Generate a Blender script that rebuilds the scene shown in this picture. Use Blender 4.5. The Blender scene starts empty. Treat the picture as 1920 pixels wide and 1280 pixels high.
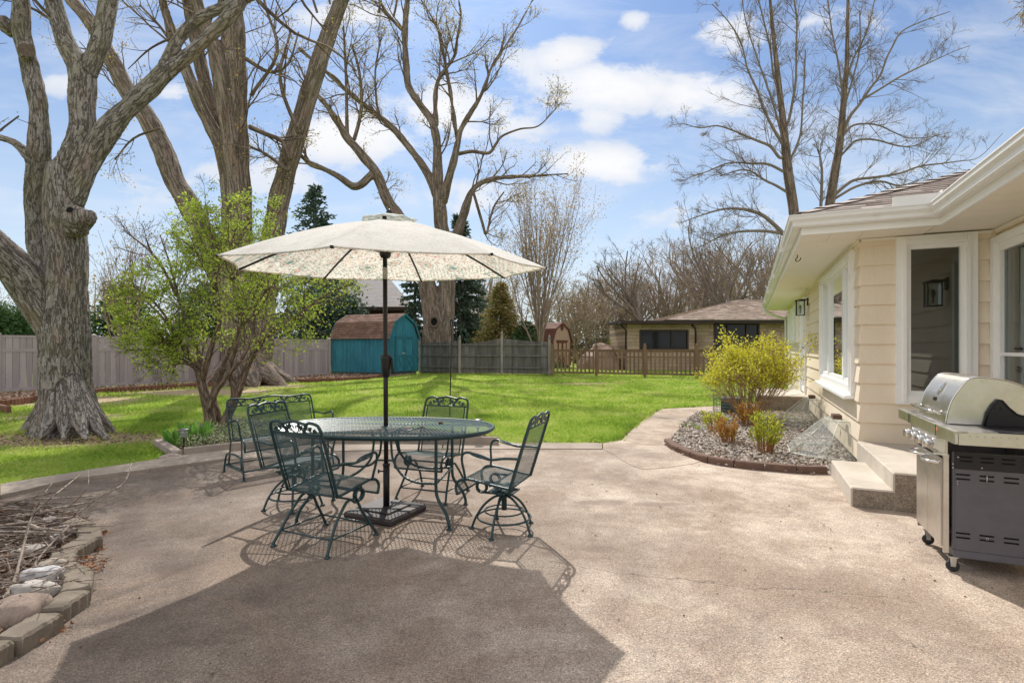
import bpy, math, random
import numpy as np
from mathutils import Vector, Matrix, noise as mnoise

scene = bpy.context.scene
COL = scene.collection
H = 1.4                      # camera height (m)
F = 1000.0                   # focal length in photo pixels (photo 1920 wide)
HZ = 650.0                   # horizon row of the photo

def P(px, py, z=0.0):        # ground (height z) point seen at a photo pixel
    Y = F*(H-z)/(py-HZ)
    return np.array([(px-960)/F*Y, Y, z])
def D(px, py, Y):            # point at depth Y seen at a photo pixel
    return np.array([(px-960)/F*Y, Y, H+(HZ-py)/F*Y])
def V(*a): return np.array(a, float)
def nrm(v):
    v = np.asarray(v, float); return v/(np.linalg.norm(v)+1e-12)
R = math.radians
# house axes: e1 runs away from the camera along the side wall, e2 along the front wall to the right
e1 = V(.407, .914, 0); e1 /= np.linalg.norm(e1)
e2 = V(e1[1], -e1[0], 0)
ZZ = V(0, 0, 1)

# ------------------------------------------------------------------ mesh builder
class MB:
    def __init__(s, smooth=False, rest=False):
        s.v = []; s.f = []; s.n = 0; s.smooth = smooth; s.rest = rest; s.r = []; s.M = None
    def add(s, verts, faces, smooth=None, rest=None):
        verts = np.asarray(verts, float)
        if s.rest: s.r.append(verts if rest is None else rest)
        if s.M is not None: verts = verts @ s.M[:3, :3].T + s.M[:3, 3]
        s.v.append(verts)
        groups = {}
        if isinstance(faces, np.ndarray): groups[faces.shape[1]] = faces
        else:
            for f in faces: groups.setdefault(len(f), []).append(f)
        for k, fs in groups.items():
            s.f.append((np.asarray(fs, np.int64)+s.n, s.smooth if smooth is None else smooth))
        s.n += len(verts)
    def quad(s, a, b, c, d, smooth=None): s.add([a, b, c, d], [(0, 1, 2, 3)], smooth)
    def poly(s, pts): s.add(pts, [tuple(range(len(pts)))])
    def box(s, c, size, ax=None, ay=None, az=None, bev=0.0):
        c = np.asarray(c, float); hx, hy, hz = np.asarray(size, float)/2
        ax = V(1,0,0) if ax is None else nrm(ax); ay = V(0,1,0) if ay is None else nrm(ay); az = ZZ if az is None else nrm(az)
        if bev <= 0:
            vs = [c+ax*hx*i+ay*hy*j+az*hz*k for k in (-1,1) for j in (-1,1) for i in (-1,1)]
            s.add(vs, [(0,2,3,1),(4,5,7,6),(0,1,5,4),(1,3,7,5),(3,2,6,7),(2,0,4,6)], False)
        else:
            b = min(bev, hx*.95, hy*.95, hz*.95)
            vs = []; idx = {}
            for i in (-1,1):
                for j in (-1,1):
                    for k in (-1,1):
                        for a in range(3):
                            o = [hx, hy, hz]; o2 = [o[q]-(0 if q == a else b) for q in range(3)]
                            idx[(i,j,k,a)] = len(vs); vs.append(c+ax*i*o2[0]+ay*j*o2[1]+az*k*o2[2])
            fs = []
            for a in range(3):
                for sgn in (-1,1):
                    q = []
                    for (m, n) in ((-1,-1),(1,-1),(1,1),(-1,1)):
                        t = [0,0,0]; t[a] = sgn; t[(a+1)%3] = m; t[(a+2)%3] = n
                        q.append(idx[(t[0],t[1],t[2],a)])
                    fs.append(tuple(q) if sgn > 0 else tuple(q[::-1]))
            for a in range(3):
                b1, b2 = (a+1)%3, (a+2)%3
                for m in (-1,1):
                    for n in (-1,1):
                        t0 = [0,0,0]; t1 = [0,0,0]; t0[a] = -1; t1[a] = 1; t0[b1] = t1[b1] = m; t0[b2] = t1[b2] = n
                        q = [idx[(*t0,b1)], idx[(*t1,b1)], idx[(*t1,b2)], idx[(*t0,b2)]]
                        fs.append(tuple(q) if m*n > 0 else tuple(q[::-1]))
            for i in (-1,1):
                for j in (-1,1):
                    for k in (-1,1):
                        q = [idx[(i,j,k,0)], idx[(i,j,k,1)], idx[(i,j,k,2)]]
                        fs.append(tuple(q) if i*j*k > 0 else tuple(q[::-1]))
            s.add(vs, fs, False)
    def bar(s, a, b, w, t, up=ZZ, bev=0.0):      # box from a to b, width w across, thickness t along up
        a = np.asarray(a, float); b = np.asarray(b, float); d = b-a; L = np.linalg.norm(d); d = d/L
        side = nrm(np.cross(up, d)) if abs(np.dot(nrm(up), d)) < .999 else V(1,0,0)
        u = np.cross(d, side)
        s.box((a+b)/2, (L, w, t), d, side, u, bev)
    def tube(s, pts, rad, sides=8, cap=True, smooth=True, ref=None, off=0.0, closed=False, flat=1.0):
        pts = np.asarray(pts, float); n = len(pts)
        rad = np.full(n, rad, float) if np.isscalar(rad) else np.asarray(rad, float)
        if closed: tan = np.roll(pts, -1, 0)-np.roll(pts, 1, 0)
        else: tan = np.gradient(pts, axis=0)
        tan /= np.linalg.norm(tan, axis=1)[:, None]+1e-12
        if ref is None:
            m = np.abs(tan.mean(0)); k = np.argmin(m); ref = np.zeros(3); ref[k] = 1
        a = np.cross(tan, ref); a /= np.linalg.norm(a, axis=1)[:, None]+1e-12
        b = np.cross(tan, a)
        th = np.linspace(0, 2*np.pi, sides, endpoint=False)
        c, sn = np.cos(th), np.sin(th)*flat
        vs = pts[:, None]+rad[:, None, None]*(a[:, None]*c[None, :, None]+b[:, None]*sn[None, :, None])
        rest = None
        if s.rest:
            ln = np.concatenate([[0], np.cumsum(np.linalg.norm(np.diff(pts, axis=0), axis=1))])+off
            rest = np.stack([rad[:, None]*c[None]+off*3.1, rad[:, None]*sn[None]+off*1.7, np.repeat(ln[:, None], sides, 1)], -1).reshape(-1, 3)
        i = np.arange(n if closed else n-1)[:, None]; j = np.arange(sides)[None]
        i2 = (i+1) % n; j2 = (j+1) % sides
        fs = np.stack([i*sides+j, i*sides+j2, i2*sides+j2, i2*sides+j], -1).reshape(-1, 4)
        base = s.n
        s.add(vs.reshape(-1, 3), fs, smooth, rest)
        if cap and not closed and sides > 2:
            s.f.append((np.array([list(range(sides))[::-1]])+base, smooth))
            s.f.append((np.array([list(range(sides))])+base+(n-1)*sides, smooth))
    def lathe(s, prof, c=(0,0,0), seg=20, smooth=True, axis=None):   # prof: (r, z)
        c = np.asarray(c, float); prof = np.asarray(prof, float); n = len(prof)
        th = np.linspace(0, 2*np.pi, seg, endpoint=False)
        if axis is None: ax, ay, az = V(1,0,0), V(0,1,0), ZZ
        else:
            az = nrm(axis); ax = nrm(np.cross(az, V(.3,.9,.2))); ay = np.cross(az, ax)
        vs = c+prof[:, 0][:, None, None]*(np.cos(th)[None, :, None]*ax+np.sin(th)[None, :, None]*ay)+prof[:, 1][:, None, None]*az
        i = np.arange(n-1)[:, None]; j = np.arange(seg)[None]; j2 = (j+1) % seg
        fs = np.stack([i*seg+j, i*seg+j2, (i+1)*seg+j2, (i+1)*seg+j], -1).reshape(-1, 4)
        base = s.n
        s.add(vs.reshape(-1, 3), fs, smooth)
        if prof[0, 0] > 1e-4: s.f.append((np.array([list(range(seg))[::-1]])+base, False))
        if prof[-1, 0] > 1e-4: s.f.append((np.array([list(range(seg))])+base+(n-1)*seg, False))
    def prism(s, pts, vec):                       # polygon extruded along vec
        pts = np.asarray(pts, float); n = len(pts); vec = np.asarray(vec, float)
        fs = [tuple(range(n))[::-1], tuple(range(n, 2*n))]+[(i, (i+1) % n, n+(i+1) % n, n+i) for i in range(n)]
        s.add(np.vstack([pts, pts+vec]), fs, False)
    def slab(s, pts2, z0, z1): s.prism([(p[0], p[1], z0) for p in pts2], (0, 0, z1-z0))
    def sweep(s, path, outs, prof):               # horizontal sweep; outs: outward normal of each segment; prof (o, z)
        path = [np.asarray(p, float) for p in path]; n = len(path); m = len(prof); rows = []
        for i in range(n):
            if i == 0: off = outs[0]
            elif i == n-1: off = outs[-1]
            else: off = (outs[i-1]+outs[i])/(1+np.dot(outs[i-1], outs[i]))
            rows.append([path[i]+off*o+ZZ*z for o, z in prof])
        vs = np.array(rows).reshape(-1, 3); fs = []
        for i in range(n-1):
            for j in range(m): fs.append((i*m+j, (i+1)*m+j, (i+1)*m+(j+1) % m, i*m+(j+1) % m))
        fs += [tuple(range(m)), tuple(range((n-1)*m, n*m))[::-1]]
        s.add(vs, fs, False)
    def blob(s, c, size, seed=0, rough=.18, seg=14, rings=9):   # a stone
        rnd = random.Random(seed); o = V(rnd.random()*50, rnd.random()*50, rnd.random()*50)
        th = np.linspace(0, 2*np.pi, seg, endpoint=False); ph = np.linspace(.02, np.pi-.02, rings)
        vs = []
        for a in ph:
            for t in th:
                d = V(math.sin(a)*math.cos(t), math.sin(a)*math.sin(t), math.cos(a))
                k = 1+rough*mnoise.noise(Vector(d*1.7+o))*1.6+rough*.4*mnoise.noise(Vector(d*5+o))
                d = np.sign(d)*np.abs(d)**.8
                vs.append(np.asarray(c)+d*k*np.asarray(size)/2)
        i = np.arange(rings-1)[:, None]; j = np.arange(seg)[None]; j2 = (j+1) % seg
        fs = np.stack([i*seg+j, (i+1)*seg+j, (i+1)*seg+j2, i*seg+j2], -1).reshape(-1, 4)
        s.add(vs, fs, True)
    def leaves(s, pts, size, rng, aspect=.5, droop=0.0, up=0.0, dirs=None, fold=.25):
        pts = np.asarray(pts, float); n = len(pts)
        if n == 0: return
        d = rng.normal(size=(n, 3)) if dirs is None else np.asarray(dirs, float)
        d[:, 2] += up-droop; d /= np.linalg.norm(d, axis=1)[:, None]+1e-9
        q = rng.normal(size=(n, 3)); a = np.cross(d, q); a /= np.linalg.norm(a, axis=1)[:, None]+1e-9
        nn = np.cross(d, a); L = (np.full(n, size) if np.isscalar(size) else size)[:, None]
        w = L*aspect*.5
        v = np.stack([pts, pts+d*L*.45+a*w+nn*w*fold, pts+d*L, pts+d*L*.45-a*w+nn*w*fold], 1).reshape(-1, 3)
        s.add(v, np.arange(4*n).reshape(n, 4), False)
    def build(s, name, mat=None, parent=None, world=True, **props):
        me = bpy.data.meshes.new(name)
        if s.n:
            vs = np.concatenate(s.v); me.vertices.add(len(vs)); me.vertices.foreach_set('co', vs.astype(np.float32).ravel())
            li = np.concatenate([f.ravel() for f, _ in s.f]); tot = np.concatenate([np.full(len(f), f.shape[1]) for f, _ in s.f])
            sm = np.concatenate([np.full(len(f), b, bool) for f, b in s.f])
            me.loops.add(len(li)); me.loops.foreach_set('vertex_index', li.astype(np.int32))
            me.polygons.add(len(tot)); st = np.concatenate([[0], np.cumsum(tot)[:-1]])
            me.polygons.foreach_set('loop_start', st.astype(np.int32))
            me.polygons.foreach_set('use_smooth', sm)
            if s.rest:
                at = me.attributes.new('rest', 'FLOAT_VECTOR', 'POINT'); at.data.foreach_set('vector', np.concatenate(s.r).astype(np.float32).ravel())
            me.update(calc_edges=True); me.validate()
        o = bpy.data.objects.new(name, me); COL.objects.link(o)
        if mat is not None: me.materials.append(mat)
        if parent is not None:
            o.parent = parent
            if world:
                m = Matrix.Identity(4); q = parent
                while q is not None: m = q.matrix_basis @ m if q.parent is None else q.matrix_parent_inverse @ q.matrix_basis @ m; q = q.parent
                o.matrix_parent_inverse = m.inverted()
        for k, v in props.items(): o[k] = v
        return o

def build_each(mb, name, mat, parent):
    """every loose piece of the builder becomes an object of its own"""
    vs = np.concatenate(mb.v); lab = np.arange(len(vs)); fl = [(row, sm) for f, sm in mb.f for row in f]
    for _ in range(60):
        old = lab.copy()
        for f, sm in mb.f:
            m = lab[f].min(1); 
            for c in range(f.shape[1]): np.minimum.at(lab, f[:, c], m)
        if (old == lab).all(): break
    out = []
    for k in np.unique(lab):
        idx = np.where(lab == k)[0]; mp = {int(a): i for i, a in enumerate(idx)}; q = MB()
        fs = [(tuple(mp[int(i)] for i in row), sm) for row, sm in fl if lab[row[0]] == k]
        for s_ in (True, False):
            g = [f for f, sm in fs if sm == s_]
            if g: q.add(vs[idx], g, s_)
        out.append(q.build(name, mat, parent))
    return out

def xform(loc, rz=0.0, sc=1.0):
    c, s = math.cos(rz)*sc, math.sin(rz)*sc
    return np.array([[c, -s, 0, loc[0]], [s, c, 0, loc[1]], [0, 0, sc, loc[2] if len(loc) > 2 else 0], [0, 0, 0, 1]])

def thing(name, label, cat, loc=(0,0,0), rotz=0.0, group=None):
    o = bpy.data.objects.new(name, None); COL.objects.link(o); o.empty_display_size = .1
    o.location = [float(x) for x in loc]; o.rotation_euler = (0, 0, rotz); o['label'] = label; o['category'] = cat
    if group: o['group'] = group
    o.matrix_basis = Matrix.Translation(Vector([float(x) for x in loc])) @ Matrix.Rotation(rotz, 4, 'Z')
    return o
def solo(mb, name, mat, label, cat, group=None):
    o = mb.build(name, mat); o['label'] = label; o['category'] = cat
    if group: o['group'] = group
    return o
def dup(root, loc, rotz, label, group=None):
    def cp(o, par):
        c = o.copy(); COL.objects.link(c); c.parent = par
        for ch in list(o.children): cp(ch, c)
        return c
    r = cp(root, None); r.matrix_basis = Matrix.Translation(Vector([float(x) for x in loc])) @ Matrix.Rotation(rotz, 4, 'Z')
    r['label'] = label
    if group: r['group'] = group
    return r

def catmull(pts, n=6):
    pts = np.asarray(pts, float)
    if len(pts) < 3: return pts
    p = np.vstack([2*pts[0]-pts[1], pts, 2*pts[-1]-pts[-2]]); out = []
    for i in range(1, len(p)-2):
        for t in np.linspace(0, 1, n, endpoint=False):
            out.append(.5*((2*p[i])+(-p[i-1]+p[i+1])*t+(2*p[i-1]-5*p[i]+4*p[i+1]-p[i+2])*t*t+(-p[i-1]+3*p[i]-3*p[i+1]+p[i+2])*t**3))
    out.append(pts[-1]); return np.array(out)
def inside(poly, x, y):
    poly = np.asarray(poly)[:, :2]; x = np.asarray(x); y = np.asarray(y); r = np.zeros(x.shape, bool); j = len(poly)-1
    for i in range(len(poly)):
        xi, yi = poly[i]; xj, yj = poly[j]
        c = ((yi > y) != (yj > y)) & (x < (xj-xi)*(y-yi)/(yj-yi+1e-12)+xi); r ^= c; j = i
    return r

# ------------------------------------------------------------------ materials
class NT:
    def __init__(s, name):
        s.m = bpy.data.materials.new(name); s.m.use_nodes = True; s.t = s.m.node_tree; s.t.nodes.clear()
        s.out = s.n('ShaderNodeOutputMaterial')
    def n(s, typ, **kw):
        x = s.t.nodes.new(typ)
        for k, v in kw.items():
            if k == 'inp':
                for a, b in v.items(): x.inputs[a].default_value = b
            else: setattr(x, k, v)
        return x
    def l(s, a, b): s.t.links.new(a, b); return s
    def coord(s, kind='Object', scale=(1,1,1), attr=None, rot=(0,0,0)):
        if attr: c = s.n('ShaderNodeAttribute', attribute_name=attr).outputs['Vector']
        elif kind == 'World': c = s.n('ShaderNodeNewGeometry').outputs['Position']
        else: c = s.n('ShaderNodeTexCoord').outputs[kind]
        mp = s.n('ShaderNodeMapping'); mp.inputs['Scale'].default_value = scale; mp.inputs['Rotation'].default_value = rot
        s.l(c, mp.inputs['Vector']); return mp.outputs['Vector']
    def noise(s, vec, scale, detail=5, rough=.6, dist=0.0):
        x = s.n('ShaderNodeTexNoise', inp={'Scale': scale, 'Detail': detail, 'Roughness': rough, 'Distortion': dist}); s.l(vec, x.inputs['Vector']); return x.outputs['Fac']
    def ramp(s, fac, stops, interp='LINEAR'):
        x = s.n('ShaderNodeValToRGB'); cr = x.color_ramp; cr.interpolation = interp
        while len(cr.elements) < len(stops): cr.elements.new(.5)
        for e, (p, c) in zip(cr.elements, stops):
            e.position = p; e.color = (*c, 1) if not np.isscalar(c) else (c, c, c, 1)
        s.l(fac, x.inputs['Fac']); return x.outputs['Color']
    def mix(s, fac, a, b, mode='MIX'):
        x = s.n('ShaderNodeMix', data_type='RGBA', blend_type=mode)
        for sock, v in ((x.inputs[0], fac), (x.inputs[6], a), (x.inputs[7], b)):
            if isinstance(v, (int, float)): sock.default_value = v
            elif isinstance(v, tuple): sock.default_value = (*v, 1)
            else: s.l(v, sock)
        return x.outputs[2]
    def math(s, op, a, b=0.0, clamp=False):
        x = s.n('ShaderNodeMath', operation=op, use_clamp=clamp)
        for sock, v in ((x.inputs[0], a), (x.inputs[1], b)):
            if isinstance(v, (int, float)): sock.default_value = v
            else: s.l(v, sock)
        return x.outputs[0]
    def bump(s, h, strength=.3, dist=.02, normal=None):
        x = s.n('ShaderNodeBump', inp={'Strength': strength, 'Distance': dist}); s.l(h, x.inputs['Height'])
        if normal is not None: s.l(normal, x.inputs['Normal'])
        return x.outputs['Normal']
    def bsdf(s, color, rough=.7, metal=0.0, normal=None, spec=.4, transl=0.0, tcol=None, coat=0.0):
        b = s.n('ShaderNodeBsdfPrincipled', inp={'Metallic': metal, 'Specular IOR Level': spec, 'Coat Weight': coat})
        for sock, v in ((b.inputs['Base Color'], color), (b.inputs['Roughness'], rough)):
            if isinstance(v, (int, float)): sock.default_value = v
            elif isinstance(v, tuple): sock.default_value = (*v, 1)
            else: s.l(v, sock)
        if normal is not None: s.l(normal, b.inputs['Normal'])
        o = b.outputs[0]
        if transl > 0:
            t = s.n('ShaderNodeBsdfTranslucent'); c = color if tcol is None else tcol
            if isinstance(c, tuple): t.inputs[0].default_value = (*c, 1)
            else: s.l(c, t.inputs[0])
            mx = s.n('ShaderNodeMixShader', inp={0: transl}); s.l(o, mx.inputs[1]); s.l(t.outputs[0], mx.inputs[2]); o = mx.outputs[0]
        s.l(o, s.out.inputs['Surface']); return s.m

def sc3(c, k): return tuple(min(1.0, x*k) for x in c)
def simple(name, c, rough=.6, metal=0.0, var=.15, scale=6, bump=0.0, bscale=40, spec=.4, stretch=(1,1,1), island=0.0, coat=0.0, transl=0.0, attr=None, dirt=None):
    t = NT(name); v = t.coord('Object', stretch, attr)
    f = t.noise(v, scale, 6, .65)
    col = t.ramp(f, [(.25, sc3(c, 1-var)), (.5, c), (.78, sc3(c, 1+var))])
    if island:
        g = t.n('ShaderNodeNewGeometry').outputs['Random Per Island']
        col = t.mix(1.0, col, t.ramp(g, [(0, 1-island), (1, 1.0)]), 'MULTIPLY')
    if dirt:
        f2 = t.noise(v, dirt[0], 8, .7)
        col = t.mix(t.ramp(f2, [(dirt[2], 0.0), (dirt[2]+.2, 1.0)]), col, dirt[1])
    nm = None
    if bump: nm = t.bump(t.noise(v, bscale, 6, .7), bump, .01)
    return t.bsdf(col, rough, metal, nm, spec, transl, None, coat)
def leafmat(name, cs, transl=.35, rough=.55, scale=1.2, var=.7):
    t = NT(name); g = t.n('ShaderNodeNewGeometry').outputs['Random Per Island']
    f = t.noise(t.coord('Object'), scale, 3, .6)
    k = t.math('ADD', t.math('MULTIPLY', g, .55), t.math('MULTIPLY', t.math('SUBTRACT', f, .5), var))
    k = t.math('ADD', k, .22)
    n = len(cs)
    col = t.ramp(k, [(.15+.7*i/(n-1), c) for i, c in enumerate(cs)])
    return t.bsdf(col, rough, 0, None, .3, transl)
def barkmat(name, dark, mid, light, zs=.16, scale=16, bump=.9, moss=None):
    t = NT(name); v = t.coord(scale=(1, 1, zs), attr='rest')
    f1 = t.noise(v, scale, 9, .72, .35); f2 = t.noise(t.coord(attr='rest'), 2.2, 4, .6); f3 = t.noise(t.coord(attr='rest'), scale*2.2, 5, .7)
    f4 = t.noise(v, scale*.75, 4, .55, .3)
    crack = t.ramp(t.math('ABSOLUTE', t.math('SUBTRACT', f4, .5)), [(0.0, 0.0), (.055, 1.0)])
    h = t.math('ADD', t.math('ADD', t.math('MULTIPLY', f1, .7), t.math('MULTIPLY', f3, .35)), t.math('MULTIPLY', crack, .5))
    col = t.ramp(t.math('ADD', t.math('MULTIPLY', f1, .5), t.math('MULTIPLY', f3, .5)), [(.36, dark), (.48, mid), (.62, light)])
    col = t.mix(t.math('MULTIPLY', t.math('SUBTRACT', 1.0, crack), .8), col, sc3(dark, .75))
    if moss: col = t.mix(t.ramp(t.noise(t.coord(attr='rest', scale=(1,1,.35)), 3.4, 5, .65), [(.52, 0.0), (.70, .45)]), col, (mid[0]*1.25, mid[1]*.85, mid[2]*.68))
    if moss: col = t.mix(t.ramp(f2, [(.5, 0.0), (.68, .55)]), col, moss)
    return t.bsdf(col, .9, 0, t.bump(h, bump, .03), .15)
# ================================================================== camera, sun, sky
cam = bpy.data.cameras.new('camera'); cam.sensor_width = 36; cam.lens = F/1920*36; cam.clip_end = 2000; cam.clip_start = .05
cam.shift_y = 10/1920
co = bpy.data.objects.new('camera', cam); COL.objects.link(co); co.location = (0, 0, H); co.rotation_euler = (R(90), 0, 0); scene.camera = co
SUN_EL, SUN_AZ = R(46), math.atan2(-.12, 1.0)          # azimuth measured from +Y towards +X
sd = V(math.sin(SUN_AZ)*math.cos(SUN_EL), math.cos(SUN_AZ)*math.cos(SUN_EL), math.sin(SUN_EL))
sl = bpy.data.lights.new('sun', 'SUN'); sl.energy = 5.0; sl.angle = R(.53); sl.color = (1.0, .95, .87)
so = bpy.data.objects.new('sun', sl); COL.objects.link(so); so.rotation_euler = Vector(-sd).to_track_quat('-Z', 'Y').to_euler(); so.location = (0, 0, 30)
scene.view_settings.view_transform = 'Standard'; scene.view_settings.look = 'None'; scene.view_settings.exposure = 0; scene.view_settings.gamma = 1
scene.cycles.max_bounces = 8; scene.cycles.transparent_max_bounces = 16; scene.cycles.use_denoising = True
scene.cycles.sample_clamp_indirect = 6

w = bpy.data.worlds.new('World'); scene.world = w; w.use_nodes = True
t = NT.__new__(NT); t.t = w.node_tree; t.t.nodes.clear(); t.out = t.n('ShaderNodeOutputWorld')
sky = t.n('ShaderNodeTexSky', sky_type='NISHITA', sun_disc=False, sun_elevation=SUN_EL, sun_rotation=SUN_AZ, air_density=1.0, dust_density=.6, ozone_density=1.6)
geo = t.n('ShaderNodeTexCoord').outputs['Generated']
sep = t.n('ShaderNodeSeparateXYZ'); t.l(geo, sep.inputs[0])
yy = t.math('MAXIMUM', t.math('ABSOLUTE', sep.outputs[1]), .12)
u = t.math('DIVIDE', sep.outputs[0], yy); v = t.math('DIVIDE', sep.outputs[2], yy)
cb = t.n('ShaderNodeCombineXYZ'); t.l(u, cb.inputs[0]); t.l(v, cb.inputs[1]); t.l(sep.outputs[1], cb.inputs[2])
mp = t.n('ShaderNodeMapping'); mp.inputs['Scale'].default_value = (1.0, 1.7, .4); t.l(cb.outputs[0], mp.inputs['Vector'])
n1 = t.noise(mp.outputs['Vector'], 6.5, 12, .62, .25)
n2 = t.noise(mp.outputs['Vector'], 2.0, 5, .55)
dens = None
for (px, py, rx, ry, k) in ((1130,160,195,72,1.1),(1060,110,110,65,.85),(840,215,240,75,.9),(1120,215,75,45,.7),(640,250,230,80,1.0),(1130,310,165,48,.95),(1380,60,110,70,.8),
        (1320,180,150,75,.95),(1190,38,45,30,.7),(700,30,240,40,.75),(110,155,70,35,.6),(330,170,90,40,.55),(950,375,320,60,.55),(1300,400,300,45,.6),(560,330,260,60,.6),
        (1560,45,120,45,.7),(300,370,300,60,.4),(1700,330,260,50,.5),(1010,120,160,70,.6)):
    s2 = t.n('ShaderNodeVectorMath', operation='SUBTRACT'); t.l(cb.outputs[0], s2.inputs[0]); s2.inputs[1].default_value = ((px-960)/F, (HZ-py)/F, 1)
    m2 = t.n('ShaderNodeVectorMath', operation='MULTIPLY'); t.l(s2.outputs[0], m2.inputs[0]); m2.inputs[1].default_value = (F/rx, F/ry, 0)
    ln = t.n('ShaderNodeVectorMath', operation='LENGTH'); t.l(m2.outputs[0], ln.inputs[0])
    mr = t.n('ShaderNodeMapRange', interpolation_type='SMOOTHSTEP', inp={1: 1.35, 2: 0.0, 3: 0.0, 4: k}); t.l(ln.outputs['Value'], mr.inputs[0])
    dens = mr.outputs[0] if dens is None else t.math('MAXIMUM', dens, mr.outputs[0])
up_ = t.n('ShaderNodeMapRange', inp={1: .75, 2: 1.15, 3: 0.0, 4: .95}); t.l(v, up_.inputs[0]); bk_ = t.n('ShaderNodeMapRange', inp={1: .05, 2: -.25, 3: 0.0, 4: .95}); t.l(sep.outputs[1], bk_.inputs[0])
fill_cloud = t.math('MAXIMUM', up_.outputs[0], bk_.outputs[0])  # unseen cloud overhead and behind the camera, added to raise the fill light
dens = t.math('MAXIMUM', dens, fill_cloud)
d1 = t.math('ADD', dens, t.math('MULTIPLY', t.math('SUBTRACT', n1, .5), 2.1))
mpw = t.n('ShaderNodeMapping'); mpw.inputs['Scale'].default_value = (.8, 3.2, .4); t.l(cb.outputs[0], mpw.inputs['Vector'])
wisp = t.ramp(t.noise(mpw.outputs['Vector'], 3.2, 9, .62, .5), [(.46, 0.0), (.74, .5)])
mask = t.ramp(d1, [(.38, 0.0), (.62, .75), (.95, .97)])
shade = t.ramp(t.math('ADD', t.math('MULTIPLY', n2, .6), t.math('MULTIPLY', dens, .5)), [(.35, (4.9, 5.25, 5.9)), (.75, (6.5, 6.5, 6.6)), (1.0, (6.9, 6.9, 6.95))])
# the clear sky: scattering sky, deepened overhead, paler haze near the horizon
el = t.n('ShaderNodeMapRange', inp={1: 0.0, 2: .62, 3: 0.0, 4: 1.0}); t.l(sep.outputs[2], el.inputs[0])
tint = t.ramp(el.outputs[0], [(0.0, (.75, .78, .8)), (.5, (.50, .64, .78)), (1.0, (.40, .57, .80))])
base = t.mix(1.0, sky.outputs[0], tint, 'MULTIPLY')
haze = t.ramp(el.outputs[0], [(0.0, .85), (.3, .52), (.6, .22), (1.0, .03)])
base = t.mix(haze, base, (5.1, 5.8, 6.6))
base = t.mix(wisp, base, (5.9, 6.1, 6.5))
base = t.mix(mask, base, shade)
bg = t.n('ShaderNodeBackground', inp={'Strength': .15}); t.l(base, bg.inputs['Color']); t.l(bg.outputs[0], t.out.inputs['Surface'])

# ================================================================== outlines (world x, y)
def G(*pp): return [P(a, b)[:2] for a, b in pp]
edge_low = G((0,935),(140,902),(280,884),(430,863),(625,846),(830,842),(1130,842))
edge_up = G((0,913),(200,880),(340,858),(430,844),(625,829),(830,829),(1130,831))
ext = lambda a, b, k: a+(a-b)*k
edge_low = [ext(edge_low[0], edge_low[1], 2.6)]+edge_low; edge_up = [ext(edge_up[0], edge_up[1], 1.9)]+edge_up
walk_l = G((1130,831),(1165,825),(1185,806),(1205,788),(1240,767),(1345,761),(1440,757))
walk_r = G((1245,832),(1257,824),(1276,802),(1301,775),(1420,770))
brickline = G((1245,832),(1258,843),(1283,854),(1314,865),(1353,873),(1400,879),(1452,884),(1505,888),(1553,889))
A0 = P(1595.5, 949)                          # near left foot of the concrete steps
C0 = V(3.99, 6.10, 0)                        # near corner of the house
bushbed = G((292,832),(318,846),(345,857),(430,844),(625,829),(750,829),(935,832),(935,818),(760,800),(640,797),(520,790),(430,783),(345,800),(310,818))
mulch_front = G((-60,768),(18,759),(100,747),(194,736),(290,730),(377,725),(455,722),(532,718),(590,716),(640,714),(690,711),(722,706))
fenceA, fenceB = V(-15.6, 16.2, 0), V(-9.1, 26.5, 0)

# ---- ground: one sheet to the horizon
t = NT('ground_soil_and_turf'); w0 = t.coord('World')
n1 = t.noise(w0, .35, 6, .6); n2 = t.noise(w0, 3.0, 8, .7); n3 = t.noise(w0, 40, 4, .7)
c = t.ramp(n2, [(.3, (.17, .22, .03)), (.5, (.26, .33, .05)), (.72, (.35, .37, .09))])
c = t.mix(t.ramp(n1, [(.52, 0.0), (.66, .55)]), c, (.34, .32, .11))
c = t.mix(t.math('MULTIPLY', n3, .35), c, (.06, .09, .02))
# thatch and bare soil around the big tree and along the mulch bed
sx = t.n('ShaderNodeSeparateXYZ'); t.l(w0, sx.inputs[0])
bare = None
for (bx, by, rx, ry) in ((-6.9,8.15,2.3,.95),(-12.5,14.0,3.6,1.9),(-9.6,16.8,3.0,1.8),(-9.0,19.3,2.6,1.2),(-2.6,9.5,1.3,.4),(-9.0,10.8,1.6,.7),(3.0,20.5,2.0,.7)):
    s2 = t.n('ShaderNodeVectorMath', operation='SUBTRACT'); t.l(w0, s2.inputs[0]); s2.inputs[1].default_value = (bx, by, 0)
    m2 = t.n('ShaderNodeVectorMath', operation='MULTIPLY'); t.l(s2.outputs[0], m2.inputs[0]); m2.inputs[1].default_value = (1/rx, 1/ry, 0)
    ln = t.n('ShaderNodeVectorMath', operation='LENGTH'); t.l(m2.outputs[0], ln.inputs[0])
    mr = t.n('ShaderNodeMapRange', inp={1: 1.2, 2: .3, 3: 0.0, 4: 1.0}); t.l(ln.outputs['Value'], mr.inputs[0])
    bare = mr.outputs[0] if bare is None else t.math('MAXIMUM', bare, mr.outputs[0])
bare = t.ramp(t.math('ADD', bare, t.math('MULTIPLY', t.math('SUBTRACT', n2, .5), 1.2)), [(.25, 0.0), (.7, 1.0)])
c = t.mix(bare, c, t.ramp(n3, [(.3, (.24, .17, .11)), (.7, (.55, .44, .29))]))
m_ground = t.bsdf(c, .95, 0, t.bump(n3, .6, .04), .1)
g = MB(); S = 900
gx = np.linspace(-S, S, 7); g.quad((-S,-60,-.03), (S,-60,-.03), (S,S,-.03), (-S,S,-.03))
g.build('ground', m_ground, kind='structure')

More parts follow.
